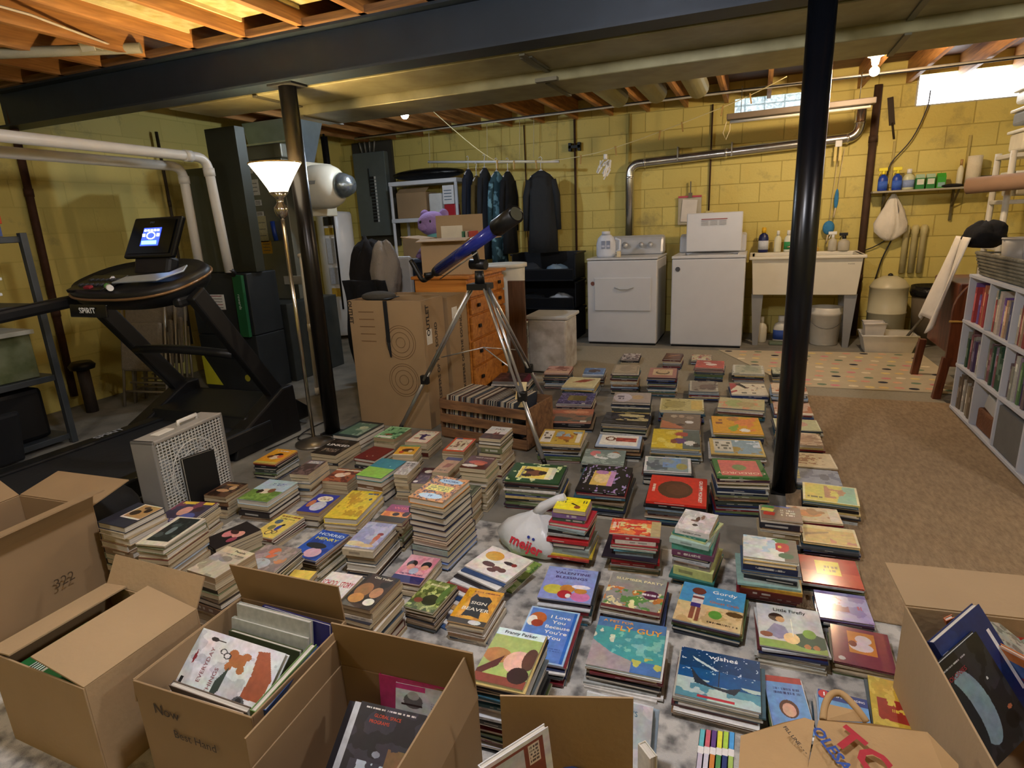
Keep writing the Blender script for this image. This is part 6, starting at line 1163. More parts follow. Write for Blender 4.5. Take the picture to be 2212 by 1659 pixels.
# vent pipe of the dryer
vt = thing('vent_pipe', 'silver dryer vent pipe rising and crossing the yellow wall', 'pipe', (-1.34, 7.1, .9)); vm = mat('c4c4c2', .22, .95, var=.06, bump=.1)
vp = [(-1.37, 7.12, .93), (-1.37, 7.12, 1.9), (.875, 7.12, 1.99), (.875, 7.12, 2.3)]
put('pipe', MB().tube(bend(vp, .12, 8), .05, 22), vm, vt)
for p_ in ((-1.37, 7.12, 1.76), (-1.2, 7.12, 1.907), (-.35, 7.12, 1.94), (.78, 7.12, 1.985), (.875, 7.12, 2.12)):
    vert = p_[2] < 1.8 or p_[2] > 2.0; dd = Vector((0, 0, .012)) if vert else Vector((.012, 0, 0)); put('seam_band', MB().tube([Vector(p_)-dd, Vector(p_)+dd], .054, 22), mat('e0e0dc', .2, .9), vt)
for x in (-.85, -.3, .5): put('hanger', MB().bb((x, 7.06, 1.9), (x+.012, 7.2, 2.04)), mat('8a8880', .4, .6), vt)
# fluorescent fixture hanging over the tub
ff_ = thing('tube_light', 'unlit fluorescent fixture with a brown hood hanging over the tub', 'light fixture', (.3, 6.4, 2.12))
q0, q1 = fy(1570, 262, 6.35), fy(1890, 226, 6.35)
put('hood', MB().bar(q0+Vector((0, 0, .03)), q1+Vector((0, 0, .03)), .13, .05, up=(0, 0, 1)), mat('76695a', .5, .1), ff_, bevel=.006); put('tube', MB().tube([q0+Vector((.03, 0, -.01)), q1+Vector((-.03, 0, -.01))], .013, 12), mat('ece8da', .3), ff_)
put('pull_cord', MB().tube([q0, q0+Vector((-.03, 0, -.1)), q0+Vector((-.0, 0, -.16)), q0+Vector((.03, 0, -.08)), q0+Vector((.03, 0, 0))], .004, 6), mat('e8d8b0', .7), ff_)
for t_ in (.1, .9): p = q0.lerp(q1, t_); put('hanging_chain', MB().tube([p+Vector((0, 0, .05)), (p.x, p.y, JB)], .003, 5), mat('6c6a60', .4, .6), ff_)
# ------------------------------------------------------------- pipes on the far wall
iron = mat('4a3424', .75, .3, var=.25, bump=.3)
pipe('brown iron drain pipe running down the wall beside the tub', [(1.0, 7.1, 2.44), (1.0, 7.1, .02)], .035, iron, [(0, .2), (0, .75)], rb=.01)
for k, (px, lab) in enumerate(((1136, 'thin dark conduit on the far wall behind the garment rail'), (1243, 'dark pipe with a pipe strap between the rail and the dryer'), (1358, 'thin conduit left of the dryer vent pipe'), (1533, 'thin dark conduit dropping to the wall outlet'))):
    x = fy(px, 400, 7.17).x; z1 = (.3, .5, .95, 1.33)[k]; pipe(lab, [(x, 7.175, 2.44), (x, 7.175, z1)], (.007, .013, .008, .009)[k], (iron, iron, mat('a8964c', .6), iron)[k], rb=.01)
    if k == 1: one('pipe_strap', 'black pipe bracket high on the far wall left of the dryer', 'bracket', MB().bb((x-.07, 7.14, 2.13), (x+.07, 7.16, 2.16)).bb((x-.07, 7.14, 2.1), (x-.04, 7.2, 2.19)).bb((x+.04, 7.14, 2.1), (x+.07, 7.2, 2.19)), mat('141414', .5, .4))
ox = fy(1533, 450, 7.17).x; ot = thing('wall_outlet', 'beige outlet box on the wall between washer and tub', 'outlet', (ox, 7.17, 1.25))
put('outlet_box', MB().bb((ox-.04, 7.14, 1.24), (ox+.04, 7.2, 1.36)), mat('c8b878', .5), ot, bevel=.004); put('socket_face', MB().bb((ox-.018, 7.136, 1.26), (ox+.018, 7.14, 1.29)).bb((ox-.018, 7.136, 1.31), (ox+.018, 7.14, 1.34)), mat('2c2820', .5), ot)
p = fy(1490, 445, 7.12); tb = thing('document_pouch', 'clear zip bag of papers clipped to the wall above the washer', 'pouch', (p.x, 7.15, p.z-.15))
put('plastic_bag', MB().bb((p.x-.13, 7.16, p.z-.2), (p.x+.12, 7.175, p.z+.1)), mat('c9bfa4', .25, trans=.3), tb, bevel=.004); put('papers', MB().box((p.x-.01, 7.15, p.z-.05), (.16, .006, .24), (0, .08, 0)), mat('dcd4c8', .7), tb); put('red_zip', MB().bb((p.x-.13, 7.152, p.z+.09), (p.x+.12, 7.162, p.z+.11)), mat('b8404c', .4), tb); put('clip', MB().bb((p.x-.02, 7.14, p.z+.09), (p.x+.02, 7.16, p.z+.14)).bb((p.x-.006, 7.145, p.z+.14), (p.x+.006, 7.16, p.z+.26)), mat('6c6450', .5), tb)
# ------------------------------------------------------------- laundry tub
tubm = mat('d9d2bd', .35, var=.03); tu = thing('laundry_tub', 'wide white plastic laundry tub on grey legs', 'sink', (.47, 6.75, 0))
def frus(x0, x1, y0, y1, z0, z1, sh, t=0): return [(x0+sh, y0+sh, z0), (x1-sh, y0+sh, z0), (x1-sh, y1-sh, z0), (x0+sh, y1-sh, z0), (x0, y0, z1), (x1, y0, z1), (x1, y1, z1), (x0, y1, z1)]
TX0, TX1, TY0, TY1 = -.03, .94, 6.48, 7.06
g = MB(); o_ = frus(TX0, TX1, TY0, TY1, .52, .9, .025); i_ = frus(TX0+.03, TX1-.03, TY0+.03, TY1-.1, .56, .9, .03)
g.add(o_+i_, [(0, 3, 2, 1), (0, 1, 5, 4), (1, 2, 6, 5), (2, 3, 7, 6), (3, 0, 4, 7), (8, 9, 10, 11), (8, 12, 13, 9), (9, 13, 14, 10), (10, 14, 15, 11), (11, 15, 12, 8), (4, 5, 13, 12), (5, 6, 14, 13), (6, 7, 15, 14), (7, 4, 12, 15)])
put('basin', g, tubm, tu, bevel=.006)
put('rim', MB().bb((TX0-.025, TY0-.025, .87), (TX1+.025, TY0+.03, .9)).bb((TX0-.025, TY1-.1, .87), (TX1+.025, TY1+.01, .905)).bb((TX0-.025, TY0, .87), (TX0+.03, TY1, .9)).bb((TX1-.03, TY0, .87), (TX1+.025, TY1, .9)), tubm, tu, bevel=.008)
for x in (TX0+.07, TX1-.07):
    for y in (TY0+.06, TY1-.08): put('leg', MB().prism([(-.055, .525), (.055, .525), (.03, 0), (-.02, 0)] if x < .4 else [(-.055, .525), (.055, .525), (.02, 0), (-.03, 0)], frame_T((x, y+.02, 0), (1, 0, 0), (0, 0, 1)), .03), mat('8a8a88', .5), tu)
g = MB(); text_mb(g, 'mustee', frame_T((.84, TY0-.0005+.0, .82), (1, 0, 0), (0, 0, 1)), .014, lin('4c4840')); g.v = [(x, y-.02, z) for x, y, z in g.v]; put('maker_lettering', g, PRINTM, tu)
fa = thing('faucet', 'old metal faucet at the back of the laundry tub', 'faucet', (.45, 7.0, .905)); br_ = mat('b0a078', .25, .9)
put('spout', MB().tube(bend([(.42, 7.02, .906), (.42, 7.02, 1.0), (.42, 6.86, .99)], .04), .012, 12), br_, fa)
for s in (-.1, .1): put('tap_handle', MB().lathe([(.015, 0), (.015, .04), (.035, .045), (.035, .06), (0, .065)], (.42+s, 7.02, .906), 12), br_, fa)
def bottle(name, label, cat, x, y, z, r, h, col, cap='', capc='e8e8e8', labc='', sx=1.0, sy=.7, capst='round', group=None, ncol=None):
    e = thing(name, label, cat, (x, y, z), group); hs = h*.72
    put('bottle_body', MB().lathe([(r*.92, 0), (r, .008), (r, hs*.75), (r*.8, hs*.92), (r*.4, hs), (r*.35, hs+.01)], (x, y, z), 20, sx=sx, sy=sy), mat(col, .35, var=.04), e)
    if capst == 'spray': put('spray_head', MB().tube([(x, y, z+hs+.01), (x, y, z+hs+.04)], r*.35, 12).bb((x-.045, y-.014, z+hs+.04), (x+.03, y+.014, z+hs+.07)).box((x-.03, y, z+hs+.02), (.008, .01, .04), (0, .4, 0)), mat(capc, .35), e, bevel=.003)
    else: put('cap', MB().lathe([(r*.45, 0), (r*.42, h*.2), (0, h*.21)], (x, y, z+hs+.006), 14), mat(capc, .4), e)
    if labc: put('printed_label', MB().lathe([(r*1.01, hs*.15), (r*1.01, hs*.62)], (x, y, z), 20, sx=sx, sy=sy, col=lin(labc)), PRINTM, e)
    return e
bottle('cleaner_bottle', 'navy cleaner bottle with a yellow cap on the tub edge', 'bottle', .07, 7.02, .907, .05, .27, '1c2458', capc='e0b020', labc='c8d0dc')
bottle('cleaner_bottle', 'white squeeze bottle between the navy and green bottles', 'bottle', .21, 7.02, .907, .035, .23, 'dcd8b8', capc='e4e4dc')
bottle('cleaner_bottle', 'white bottle with a green label on the tub edge', 'bottle', .31, 7.02, .907, .04, .23, 'dcdcc8', capc='e4e4dc', labc='2c8c4c')
bottle('soap_dispenser', 'clear soap pump bottle with a white nozzle on the tub', 'bottle', .72, 6.98, .907, .04, .17, 'b8b09c', capst='spray', capc='e8e8e4')
bottle('soap_dispenser', 'clear round soap bottle with a black pump on the tub', 'bottle', .82, 6.98, .907, .055, .15, 'b4ac98', capst='spray', capc='181818')
item('bar_soap', 'brownish soap dish beside the faucet', 'soap', [((.5, 6.98, .907), (.6, 7.04, .95))], mat('b8903c', .5), bevel=.01)
# brushes hanging by the tub
for lab, px, py, w_, h_ in (('slim blue bottle brush hanging on the wall by the tub', 1807, 430, .02, .2), ('round fluffy blue brush hanging lower beside the slim one', 1790, 492, .055, .14)):
    p = fy(px, py, 7.12); e = thing('bottle_brush', lab, 'brush', (p.x, 7.13, p.z-h_/2)); put('bristle_head', MB().sph((p.x, 7.13, p.z), (w_, w_*.7, h_/2), 16, 12), mat('3f86b8', .9, bump=1.0, bscale=90), e); put('handle', MB().tube([(p.x, 7.13, p.z-h_*.4), (p.x-.01, 7.13, p.z-h_*.4-.1)], .008, 8).tube([(p.x, 7.13, p.z+h_*.4), (p.x+.03, 7.12, 1.9)], .003, 6), mat('d8c49c', .6), e)
g = MB(); p = fy(1812, 310, 7.05); e = thing('wall_hook', 'white hook with two yellowed straps over the silver vent pipe', 'hook', (p.x, 7.06, p.z-.1)); put('hook_plate', MB().bb((p.x-.03, 7.05, p.z-.03), (p.x+.03, 7.06, p.z+.03)), mat('e8e6e0', .4), e, bevel=.004); put('strap', MB().bb((p.x-.035, 7.05, p.z-.16), (p.x-.01, 7.055, p.z-.03)).bb((p.x+.008, 7.05, p.z-.16), (p.x+.033, 7.055, p.z-.03)), mat('e0c878', .6), e)
# under the tub
bottle('milk_jug', 'white bottle standing on the floor under the left of the tub', 'bottle', .1, 6.72, .001, .055, .28, 'd8cfb4', capc='e0d8c0', sx=1, sy=1)
bottle('bleach_jug', 'white jug with a blue label under the tub', 'bottle', .29, 6.74, .001, .075, .29, 'dcdad0', capc='e0e0dc', labc='2c4c9c')
item('tray', 'flat greenish tray on the floor under the tub', 'tray', [((.18, 6.55, .001), (.45, 6.66, .03))], mat('6c7860', .6), bevel=.008)
bu = thing('bucket', 'white plastic bucket with a wire handle under the tub', 'bucket', (.69, 6.68, 0))
put('bucket_body', MB().lathe([(.12, 0), (.128, .01), (.142, .3), (.152, .305), (.152, .33), (.146, .34), (.15, .38), (.143, .38), (.135, .33), (.12, .02), (0, .02)], (.69, 6.7, 0), 30), mat('cfc9b8', .4, var=.08), bu); put('wire_handle', MB().tube([(.69+.155*math.cos(a), 6.7-.155*math.sin(a)*.98, .3-.12*math.sin(a)) for a in [math.pi*i/14 for i in range(15)]], .003, 6), mat('6c6a64', .4, .6), bu)
# pressure tank, wash tubs, grey bin
ptk = thing('pressure_tank', 'cream domed pressure tank beside the brown pipe', 'tank', (1.22, 6.9, 0))
put('tank_shell', MB().lathe([(.15, 0), (.165, .02), (.168, .27), (.174, .275), (.174, .285), (.168, .29), (.168, .52), (.174, .526), (.17, .54), (.13, .6), (.06, .635), (0, .64)], (1.25, 6.92, .02), 34), mat('cfc8a8', .35, var=.04), ptk); put('air_valve', MB().lathe([(.025, .0), (.02, .02), (0, .03)], (1.25, 6.92, .655), 12), mat('2c2820', .4), ptk)
def basin(name, label, x0, x1, y0, y1, z0, h, sh, m):
    e = thing(name, label, 'basin', ((x0+x1)/2, (y0+y1)/2, z0)); g = MB(); o_ = frus(x0, x1, y0, y1, z0, z0+h, sh); i_ = frus(x0+.006, x1-.006, y0+.006, y1-.006, z0+.008, z0+h, sh)
    g.add(o_+i_, [(0, 3, 2, 1), (0, 1, 5, 4), (1, 2, 6, 5), (2, 3, 7, 6), (3, 0, 4, 7), (8, 9, 10, 11), (8, 12, 13, 9), (9, 13, 14, 10), (10, 14, 15, 11), (11, 15, 12, 8), (4, 5, 13, 12), (5, 6, 14, 13), (6, 7, 15, 14), (7, 4, 12, 15)])
    put('basin_body', g, m, e, bevel=.004); put('rim', MB().tube([(x0, y0, z0+h), (x1, y0, z0+h), (x1, y1, z0+h), (x0, y1, z0+h), (x0, y0, z0+h), (x1, y0, z0+h)], .009, 8), m, e); return e
basin('wash_tub', 'wide white wash tub on the floor before the pressure tank', .97, 1.42, 6.28, 6.6, 0, .17, .04, mat('dad4c4', .35)); basin('small_tub', 'small white square tub set inside the wide wash tub', .99, 1.17, 6.36, 6.54, .12, .15, .02, mat('dcd4c8', .35))
one('dust_brush', 'grey dustpan handle leaning out of the wide wash tub', 'brush', MB().tube([(1.33, 6.44, .1), (1.5, 6.56, .33)], .013, 10).tube([(1.5, 6.56, .33), (1.56, 6.6, .4)], .018, 10), mat('5c564a', .5))
gbn = thing('trash_bin', 'grey-brown rubbish bin lined with a black bag', 'bin', (1.62, 6.95, 0)); put('bin_body', MB().lathe([(.15, 0), (.19, .52)], (1.64, 6.93, 0), 28), mat('6f6452', .5), gbn); put('bin_liner', MB().lathe([(.195, .46), (.21, .5), (.2, .56), (.17, .53)], (1.64, 6.93, 0), 28), mat('17171a', .3, bump=.8, bscale=30), gbn)
for k in range(3):
    x = 1.385+.075*k; one('wall_pipe', '%s cream capped pipe above the pressure tank, counting from the brown pipe' % _O1[k], 'pipe', MB().lathe([(.027, 0), (.027, .38), (.033, .39), (.033, .45), (.02, .47)], (x, 7.165, .66), 14), mat('c9bb84', .5), 'cream pipes above the pressure tank')
# cables on the right part of the wall
one('hose', 'thin black hose sagging from the window down to the wall shelf', 'hose', MB().tube(smooth([fy(2010, 195, 7.14), fy(2002, 235, 7.14), fy(1970, 300, 7.14), fy(1925, 352, 7.14), fy(1915, 385, 7.14)]), .006, 6), mat('26222c', .5))
one('hose', 'black hose looping along the wall behind the tub bottles', 'hose', MB().tube(smooth([fy(1700, 525, 7.17), fy(1745, 540, 7.17), fy(1800, 548, 7.17), fy(1870, 540, 7.17), fy(1920, 515, 7.15)]), .006, 6), mat('2a2620', .5))
one('hose', 'dark hose running down from the hanging cloth toward the tank', 'hose', MB().tube(smooth([fy(1925, 520, 7.15), fy(1905, 560, 7.15), fy(1890, 605, 7.15)]), .007, 6), mat('1c1a18', .5))
# wall shelf and what stands on it
s0, s1 = fy(1884, 413, 7.0).x, fy(2112, 402, 7.0).x; SZ = 1.46
wsf = thing('wall_shelf', 'narrow grey wall shelf holding cleaning bottles', 'shelf', ((s0+s1)/2, 7.08, SZ)); put('shelf_board', MB().bb((s0, 6.96, SZ-.012), (s1, 7.19, SZ+.006)), mat('a59d86', .6), wsf, bevel=.003)
for x in (s0+.12, s1-.15): put('bracket', MB().bb((x, 7.17, SZ-.3), (x+.02, 7.19, SZ-.012)).bar((x+.01, 7.0, SZ-.016), (x+.01, 7.185, SZ-.18), .018, .006), mat('6d6242', .5, .4), wsf)
for x in (1.19, 1.8): one('shelf_standard', 'slotted metal shelf upright on the yellow wall, %s' % ('above the blue sprays' if x < 1.5 else 'above the paper towels'), 'bracket', MB().bb((x, 7.18, 1.5), (x+.02, 7.198, 1.93)), mat('b4a25c', .5), 'slotted shelf uprights')
z0 = SZ+.007
bottle('spray_bottle', 'blue spray bottle with a yellow trigger, nearest the brown pipe', 'bottle', s0+.09, 7.05, z0, .042, .2, '1f3f9c', capst='spray', capc='f0dc28', labc='3c64c0')
bottle('spray_bottle', 'second blue spray bottle with a yellow trigger on the shelf', 'bottle', s0+.21, 7.05, z0, .042, .2, '1f3f9c', capst='spray', capc='f0dc28', labc='3c64c0')
bottle('cleaner_bottle', 'pale jug with a blue and white label beside the blue sprays', 'bottle', s0+.31, 7.08, z0, .05, .2, 'c8c8a0', labc='8c9cc0')
for k in range(3):
    x = s0+.4+.085*k; c = ('2c7c34', '2c7c34', '3ca02c')[k]; e = thing('milk_carton', ['green and white carton nearest the blue sprays', 'middle green and white carton on the wall shelf', 'bright green carton at the end of the carton row'][k], 'carton', (x, 7.06, z0)); put('carton_body', MB().bb((x-.035, 7.03, z0), (x+.035, 7.1, z0+.1)), mat(c, .5), e, bevel=.002); put('gable_top', MB().prism([(-.035, 0), (.035, 0), (0, .035)], frame_T((x-.035, 7.065, z0+.1), (0, 1, 0), (0, 0, 1)), .07), mat(c if k == 2 else 'a8c4a8', .5), e); put('front_panel', MB().bb((x-.028, 7.027, z0+(.04 if k < 2 else .01)), (x+.028, 7.03, z0+(.09 if k < 2 else .05))), mat('d8d8c4' if k < 2 else '8cb0a8', .5), e)
one('cloth', 'dark crumpled rag lying flat on the wall shelf', 'cloth', MB().sph((s0+.66, 7.03, z0+.015), (.09, .05, .018), 14, 8), mat('1c1814', .9, bump=.6))
bottle('slim_bottle', 'tall slim white bottle with a tan cap on the wall shelf', 'bottle', s0+.72, 7.08, z0, .026, .26, 'd8d0b0', capc='b08850', sx=1, sy=1)
pr = thing('paper_towel_roll', 'white paper towel roll standing on the wall shelf', 'paper roll', (s0+.82, 7.07, z0)); put('paper', MB().lathe([(.02, 0), (.058, 0), (.058, .27), (.02, .27)], (s0+.82, 7.07, z0), 28), mat('dccfb0', .9, bump=.4, bscale=120), pr); put('core', MB().lathe([(.02, 0), (.02, .272), (.017, .272)], (s0+.82, 7.07, z0), 16), mat('8a6c48', .8), pr)
item('tin', 'small dark tin behind the paper towel roll', 'tin', [((s0+.88, 7.05, z0), (s0+.97, 7.12, z0+.09))], mat('3c3828', .5))
# white cloth hanging under the shelf
p = fy(1938, 420, 6.98); g = MB(); n = 28; rs_ = []
for q, w_ in ((0, .012), (.06, .04), (.16, .085), (.28, .125), (.36, .12), (.42, .07), (.45, .03)):
    rs_.append([(p.x-.01+w_*math.cos(2*math.pi*k/n)*(1+.26*math.sin(5*2*math.pi*k/n+q*9)+.1*math.sin(11*2*math.pi*k/n)), 7.08+w_*.45*math.sin(2*math.pi*k/n)*(1+.2*math.sin(7*2*math.pi*k/n)), SZ-.02-q) for k in range(n)])
one('hanging_cloth', 'white cloth bundle hanging below the wall shelf', 'cloth', loft(rs_[::-1]), mat('e0d6c2', .85, bump=.5, bscale=30))
one('garden_tool', 'dark scraper tool hanging high on the wall by the brown pipe', 'tool', MB().tube([(1.12, 7.17, 2.32), (1.12, 7.2, 2.32)], .006, 6).bar((1.12, 7.188, 2.33), (1.16, 7.188, 2.08), .05, .012).tube([(1.16, 7.188, 2.1), (1.19, 7.188, 1.95)], .01, 8), mat('35291c', .6, .3))
# ------------------------------------------------------------- right side: shelving, basket, desk, bookshelf
ps = thing('plastic_rack', 'white plastic rack with tubs against the far right wall', 'shelf', (2.0, 6.3, 0)); wr = mat('d0cab8', .45)
RX0, RX1, RY0, RY1 = 1.9, 2.5, 6.35, 6.75
for x in (RX0+.02, RX1-.02):
    for y in (RY0+.02, RY1-.02): put('corner_post', MB().tube([(x, y, 0), (x, y, 1.72)], .025, 12), wr, ps)
for z in (.5, .95, 1.33, 1.7): put('shelf_board', MB().bb((RX0, RY0, z-.035), (RX1, RY1, z)), wr, ps, bevel=.006)
for k, (z, h_, c, lab) in enumerate(((1.72, .17, 'd8d0b8', 'cream lidded tub on the very top of the white rack'), (1.36, .2, 'c4bca8', 'translucent tub with dark contents on the white rack'), (1.93, .13, '7c848c', 'grey tub stacked over the cream lidded tub'), (2.1, .12, 'd8d8d0', 'white tub highest on the stack before the window'))):
    e = thing('storage_tub', lab, 'storage bin', (2.12, 6.5, z)); put('tub_body', MB().bb((1.97, 6.38, z), (2.38, 6.7, z+h_-.025)), mat(c, .4, var=.1), e, bevel=.02); put('lid', MB().bb((1.95, 6.36, z+h_-.025), (2.4, 6.72, z+h_)), mat('e0dccc', .4), e, bevel=.008)
pt2 = thing('paper_tube', 'large brown cardboard tube sticking out from the right over the rack', 'tube', (1.9, 6.0, 1.4)); a_, b_ = fy(2085, 402, 6.15), fy(2250, 372, 5.0); 
a_ = fx(2090, 402, 1.62); b_ = Vector((2.6, 5.6, 1.5)); dd = (b_-a_).normalized()
put('tube_wall', MB().tube([a_, b_], .062, 26, cap=False), mat('94755a', .7, var=.08), pt2, solid=.006); put('inner_core', MB().tube([a_+dd*.05, a_+dd*.06], .055, 20), mat('5c3c26', .8), pt2)
kb = thing('kids_book_rack', 'low white cube bookshelf along the right edge of the carpet', 'bookshelf', (1.45, 4.0, 0)); wht = mat('c9ccd2', .5, var=.03)
KX0, KX1, KY0, KY1, KH = 1.26, 1.58, 3.08, 4.58, .90; nb = 4; cell = (KY1-KY0)/nb
put('back_panel', MB().bb((KX1-.008, KY0, 0.02), (KX1, KY1, KH)), wht, kb)
for i in range(nb+1): y = KY0+cell*i; put('upright_panel', MB().bb((KX0, y-.009, .02), (KX1-.009, y+.009, KH-.018)), wht, kb, bevel=.001)
for j in range(4): z = .02+(KH-.04)*j/3; put('shelf_board', MB().bb((KX0-.004, KY0-.01, z-.0), (KX1-.009, KY1+.01, z+.018)), wht, kb, bevel=.001)
put('end_strip', MB().bb((KX0+.01, KY1+.011, 0), (KX1-.02, KY1+.016, KH-.02)), mat('a8803c', .6), kb)
rs = np.random.RandomState(11); spn = [['a88c6c', 'c8bca0', 'b8a890', '9c8c78', 'b46c4c', '8c3c34', '6c4c8c', 'c8a078', 'a83c3c', '8ca0c0', '4c4c6c', '3c5c4c', 'c4b8a8'], ['7c4c50', '6c5c5c', '5c3c3c', '8c8ca0', '4c3c5c', '5c7c4c', '2c4c34', 'b8b8a8', '8c8c7c', '9c988c', '6c4c54', '2c3444', '8c7c8c'], ['8c8068', '6c5c48', 'b0ac9c']]
rown = ['top', 'middle', 'bottom']; kk = 0
for j in (2, 1, 0):
    for i in range(nb-1, -1, -1):
        zb = .02+(KH-.04)*j/3+.0185; y = KY0+cell*i+.012; yend = KY0+cell*(i+1)-.014
        if j == 0 and i < 3: continue
        if i == 0: continue
        n_ = 0; ys = []
        while y < yend-.02:
            t_ = .014+rs.rand()*.02
            if y+t_ > yend: break
            ys.append((y, t_)); y += t_+.0012
        for y, t_ in reversed(ys):
            h_ = .17+rs.rand()*.075; dp = .16+rs.rand()*.06; row = 2-j; c = spn[row][rs.randint(len(spn[row]))]; n_ += 1
            if j == 0: c = spn[2][rs.randint(3)]
            e = thing('shelved_book', '%s book, %s from the far end in cube %s of the %s bookshelf row' % (cname(c), _O1[n_-1] if n_ < 20 else 'last', ['one', 'two', 'three', 'four'][nb-1-i], rown[row]), 'book', (KX0+.02, y, zb), 'books on the white cube bookshelf')
            xf = KX0+.012+rs.rand()*.02; g = MB().bb((xf, y, zb), (xf+dp, y+.0015, zb+h_), lin(c)).bb((xf, y+t_-.0015, zb), (xf+dp, y+t_, zb+h_), lin(c))
            for q in range(6): z1, z2 = zb+h_*q/6, zb+h_*(q+1)/6; g.bb((xf, y+.0015, z1), (xf+.0015, y+t_-.0015, z2), lin(c) if q not in (2, 3, 4) or rs.rand() < .4 else tuple(min(1, v*1.6+.08) for v in lin(c)))
            put('cover', g, PRINTM, e); put('pages', MB().bb((xf+.0015, y+.0018, zb+.003), (xf+dp-.003, y+t_-.0018, zb+h_-.003)), PAGE['w'], e)
bkt = thing('wicker_basket', 'brown wicker basket of papers in a bottom cube of the bookshelf', 'basket', (KX0+.12, KY0+cell*2.5, .04)); y0, y1 = KY0+cell*2+.05, KY0+cell*3-.05
put('basket_body', MB().bb((KX0+.02, y0, .0395), (KX0+.24, y1, .16)), mat('74492c', .8, bump=1.0, bscale=60, var=.2), bkt, bevel=.012); put('papers', MB().box((KX0+.12, (y0+y1)/2, .19), (.16, .2, .08), (.1, .15, 0)), mat('c4c0b4', .7), bkt, bevel=.004)
item('fabric_bin', 'grey fabric drawer filling the bottom cube nearest the viewer', 'storage bin', [((KX0+.006, KY0+cell*1+.02, .0395), (KX0+.28, KY0+cell*2-.02, .28))], mat('6f6e68', .9, bump=.3), bevel=.008)
# woven tray basket on top with tubs
tbk = thing('rope_basket', 'long grey woven rope basket on top of the white bookshelf', 'basket', (1.4, 4.2, KH)); BY0, BY1 = 3.45, 4.5
g = MB()
for q in range(7):
    z = KH+.012+.02*q; o2 = .012*q*.4; g.tube([(1.29-o2, BY0-o2, z), (1.56+o2, BY0-o2, z), (1.56+o2, BY1+o2, z), (1.29-o2, BY1+o2, z), (1.29-o2, BY0-o2, z), (1.4, BY0-o2, z)], .0115, 8)
put('woven_side', g, mat('8f8a76', .95, bump=1.0, bscale=120, col2='6d6754'), tbk); put('basket_bottom', MB().bb((1.29, BY0, KH+.001), (1.56, BY1, KH+.02)), mat('8f8a76', .95), tbk)
def tub(name, label, x, y, z, r, h, c, r2=None, m=None): 
    e = thing(name, label, 'container', (x, y, z)); put('tub_body', MB().lathe([(r*.85, 0), (r, h), (r*.93, h), (r*.8, .01), (0, .01)], (x, y, z), 24), m or mat(c, .4, var=.08), e); put('rim', MB().tube([(x+r*math.cos(a*math.pi/12), y+r*math.sin(a*math.pi/12), z+h) for a in range(25)], .005, 6), mat(c, .35), e); return e
tub('plastic_tub', 'translucent round tub standing in the woven rope basket', 1.42, 4.33, KH+.022, .1, .2, 'b8b0a0'); tub('yellow_tub', 'bright yellow plastic bin at the right edge on the basket', 1.43, 3.78, KH+.022, .118, .27, 'c8bc20'); tub('plastic_tub', 'grey marbled tub behind the yellow bin', 1.43, 4.06, KH+.022, .1, .3, 'a4a4a8', m=mat('a8a8ac', .4, scale=14, col2='6c5c64', thr=(.5, .6)))
item('purple_carton', 'slim lavender carton behind the translucent tub in the rope basket', 'carton', [((1.49, 4.44, KH+.022), (1.55, 4.5, KH+.36))], mat('8474ac', .5))
pn = thing('white_paper', 'white sheet of paper lying over the yellow bin', 'paper', (1.35, 3.7, KH+.32)); put('sheet', MB().box((1.4, 3.72, KH+.302), (.2, .24, .002)), mat('e4e6ea', .7), pn)
# desk end with hanging shirt
dkx = thing('wooden_desk', 'brown wooden desk or cabinet end with a rounded top by the bookshelf', 'desk', (1.5, 5.0, 0)); dw_ = wood_mat('dark_cherry', '7a4228', '4c2414', 'z', .35)
prof = [(0, .24), (0, .62)]+[(.22-.22*math.cos(a*math.pi/16), .62+.24*math.sin(a*math.pi/16)) for a in range(1, 9)]+[(.5, .86), (.5, .24)]
put('end_panel', MB().prism(prof, frame_T((1.26, 4.86, 0), (1, 0, 0), (0, 0, 1)), .03), dw_, dkx, bevel=.003); put('brass_rail', MB().tube([(1.24, 4.80, .56), (1.7, 4.80, .56)], .007, 8), mat('c8a054', .3, .7), dkx)
put('desk_body', MB().bb((1.3, 4.9, .3), (1.72, 5.55, .8)), dw_, dkx, bevel=.01)
for x in (1.25, 1.7):
    for y in (4.83, 5.5): put('leg', MB().bar((x+.02, y+.02, .3), (x-.01 if x < 1.5 else x+.03, y+.02, 0), .05, .05), dw_, dkx, bevel=.004)
one('white_shirt', 'white shirt draped over the desk corner beside the bookshelf', 'shirt', MB().cloth(lambda u, v: (1.34-.14*v-.04*math.sin(9*u)*v, 4.98+.3*u+.03*math.sin(14*u+3*v), 1.1-.62*v-.05*math.sin(6*u)*v), 18, 22), mat('e2d9c8', .9, bump=.3), solid=.006)
clothlump('black_garment', 'black fabric bundle draped above the white shirt', 'clothes', (1.45, 5.12, 1.1), (.12, .17, .1), mat('0b0b0e', .95, bump=.6, bscale=18), 41)
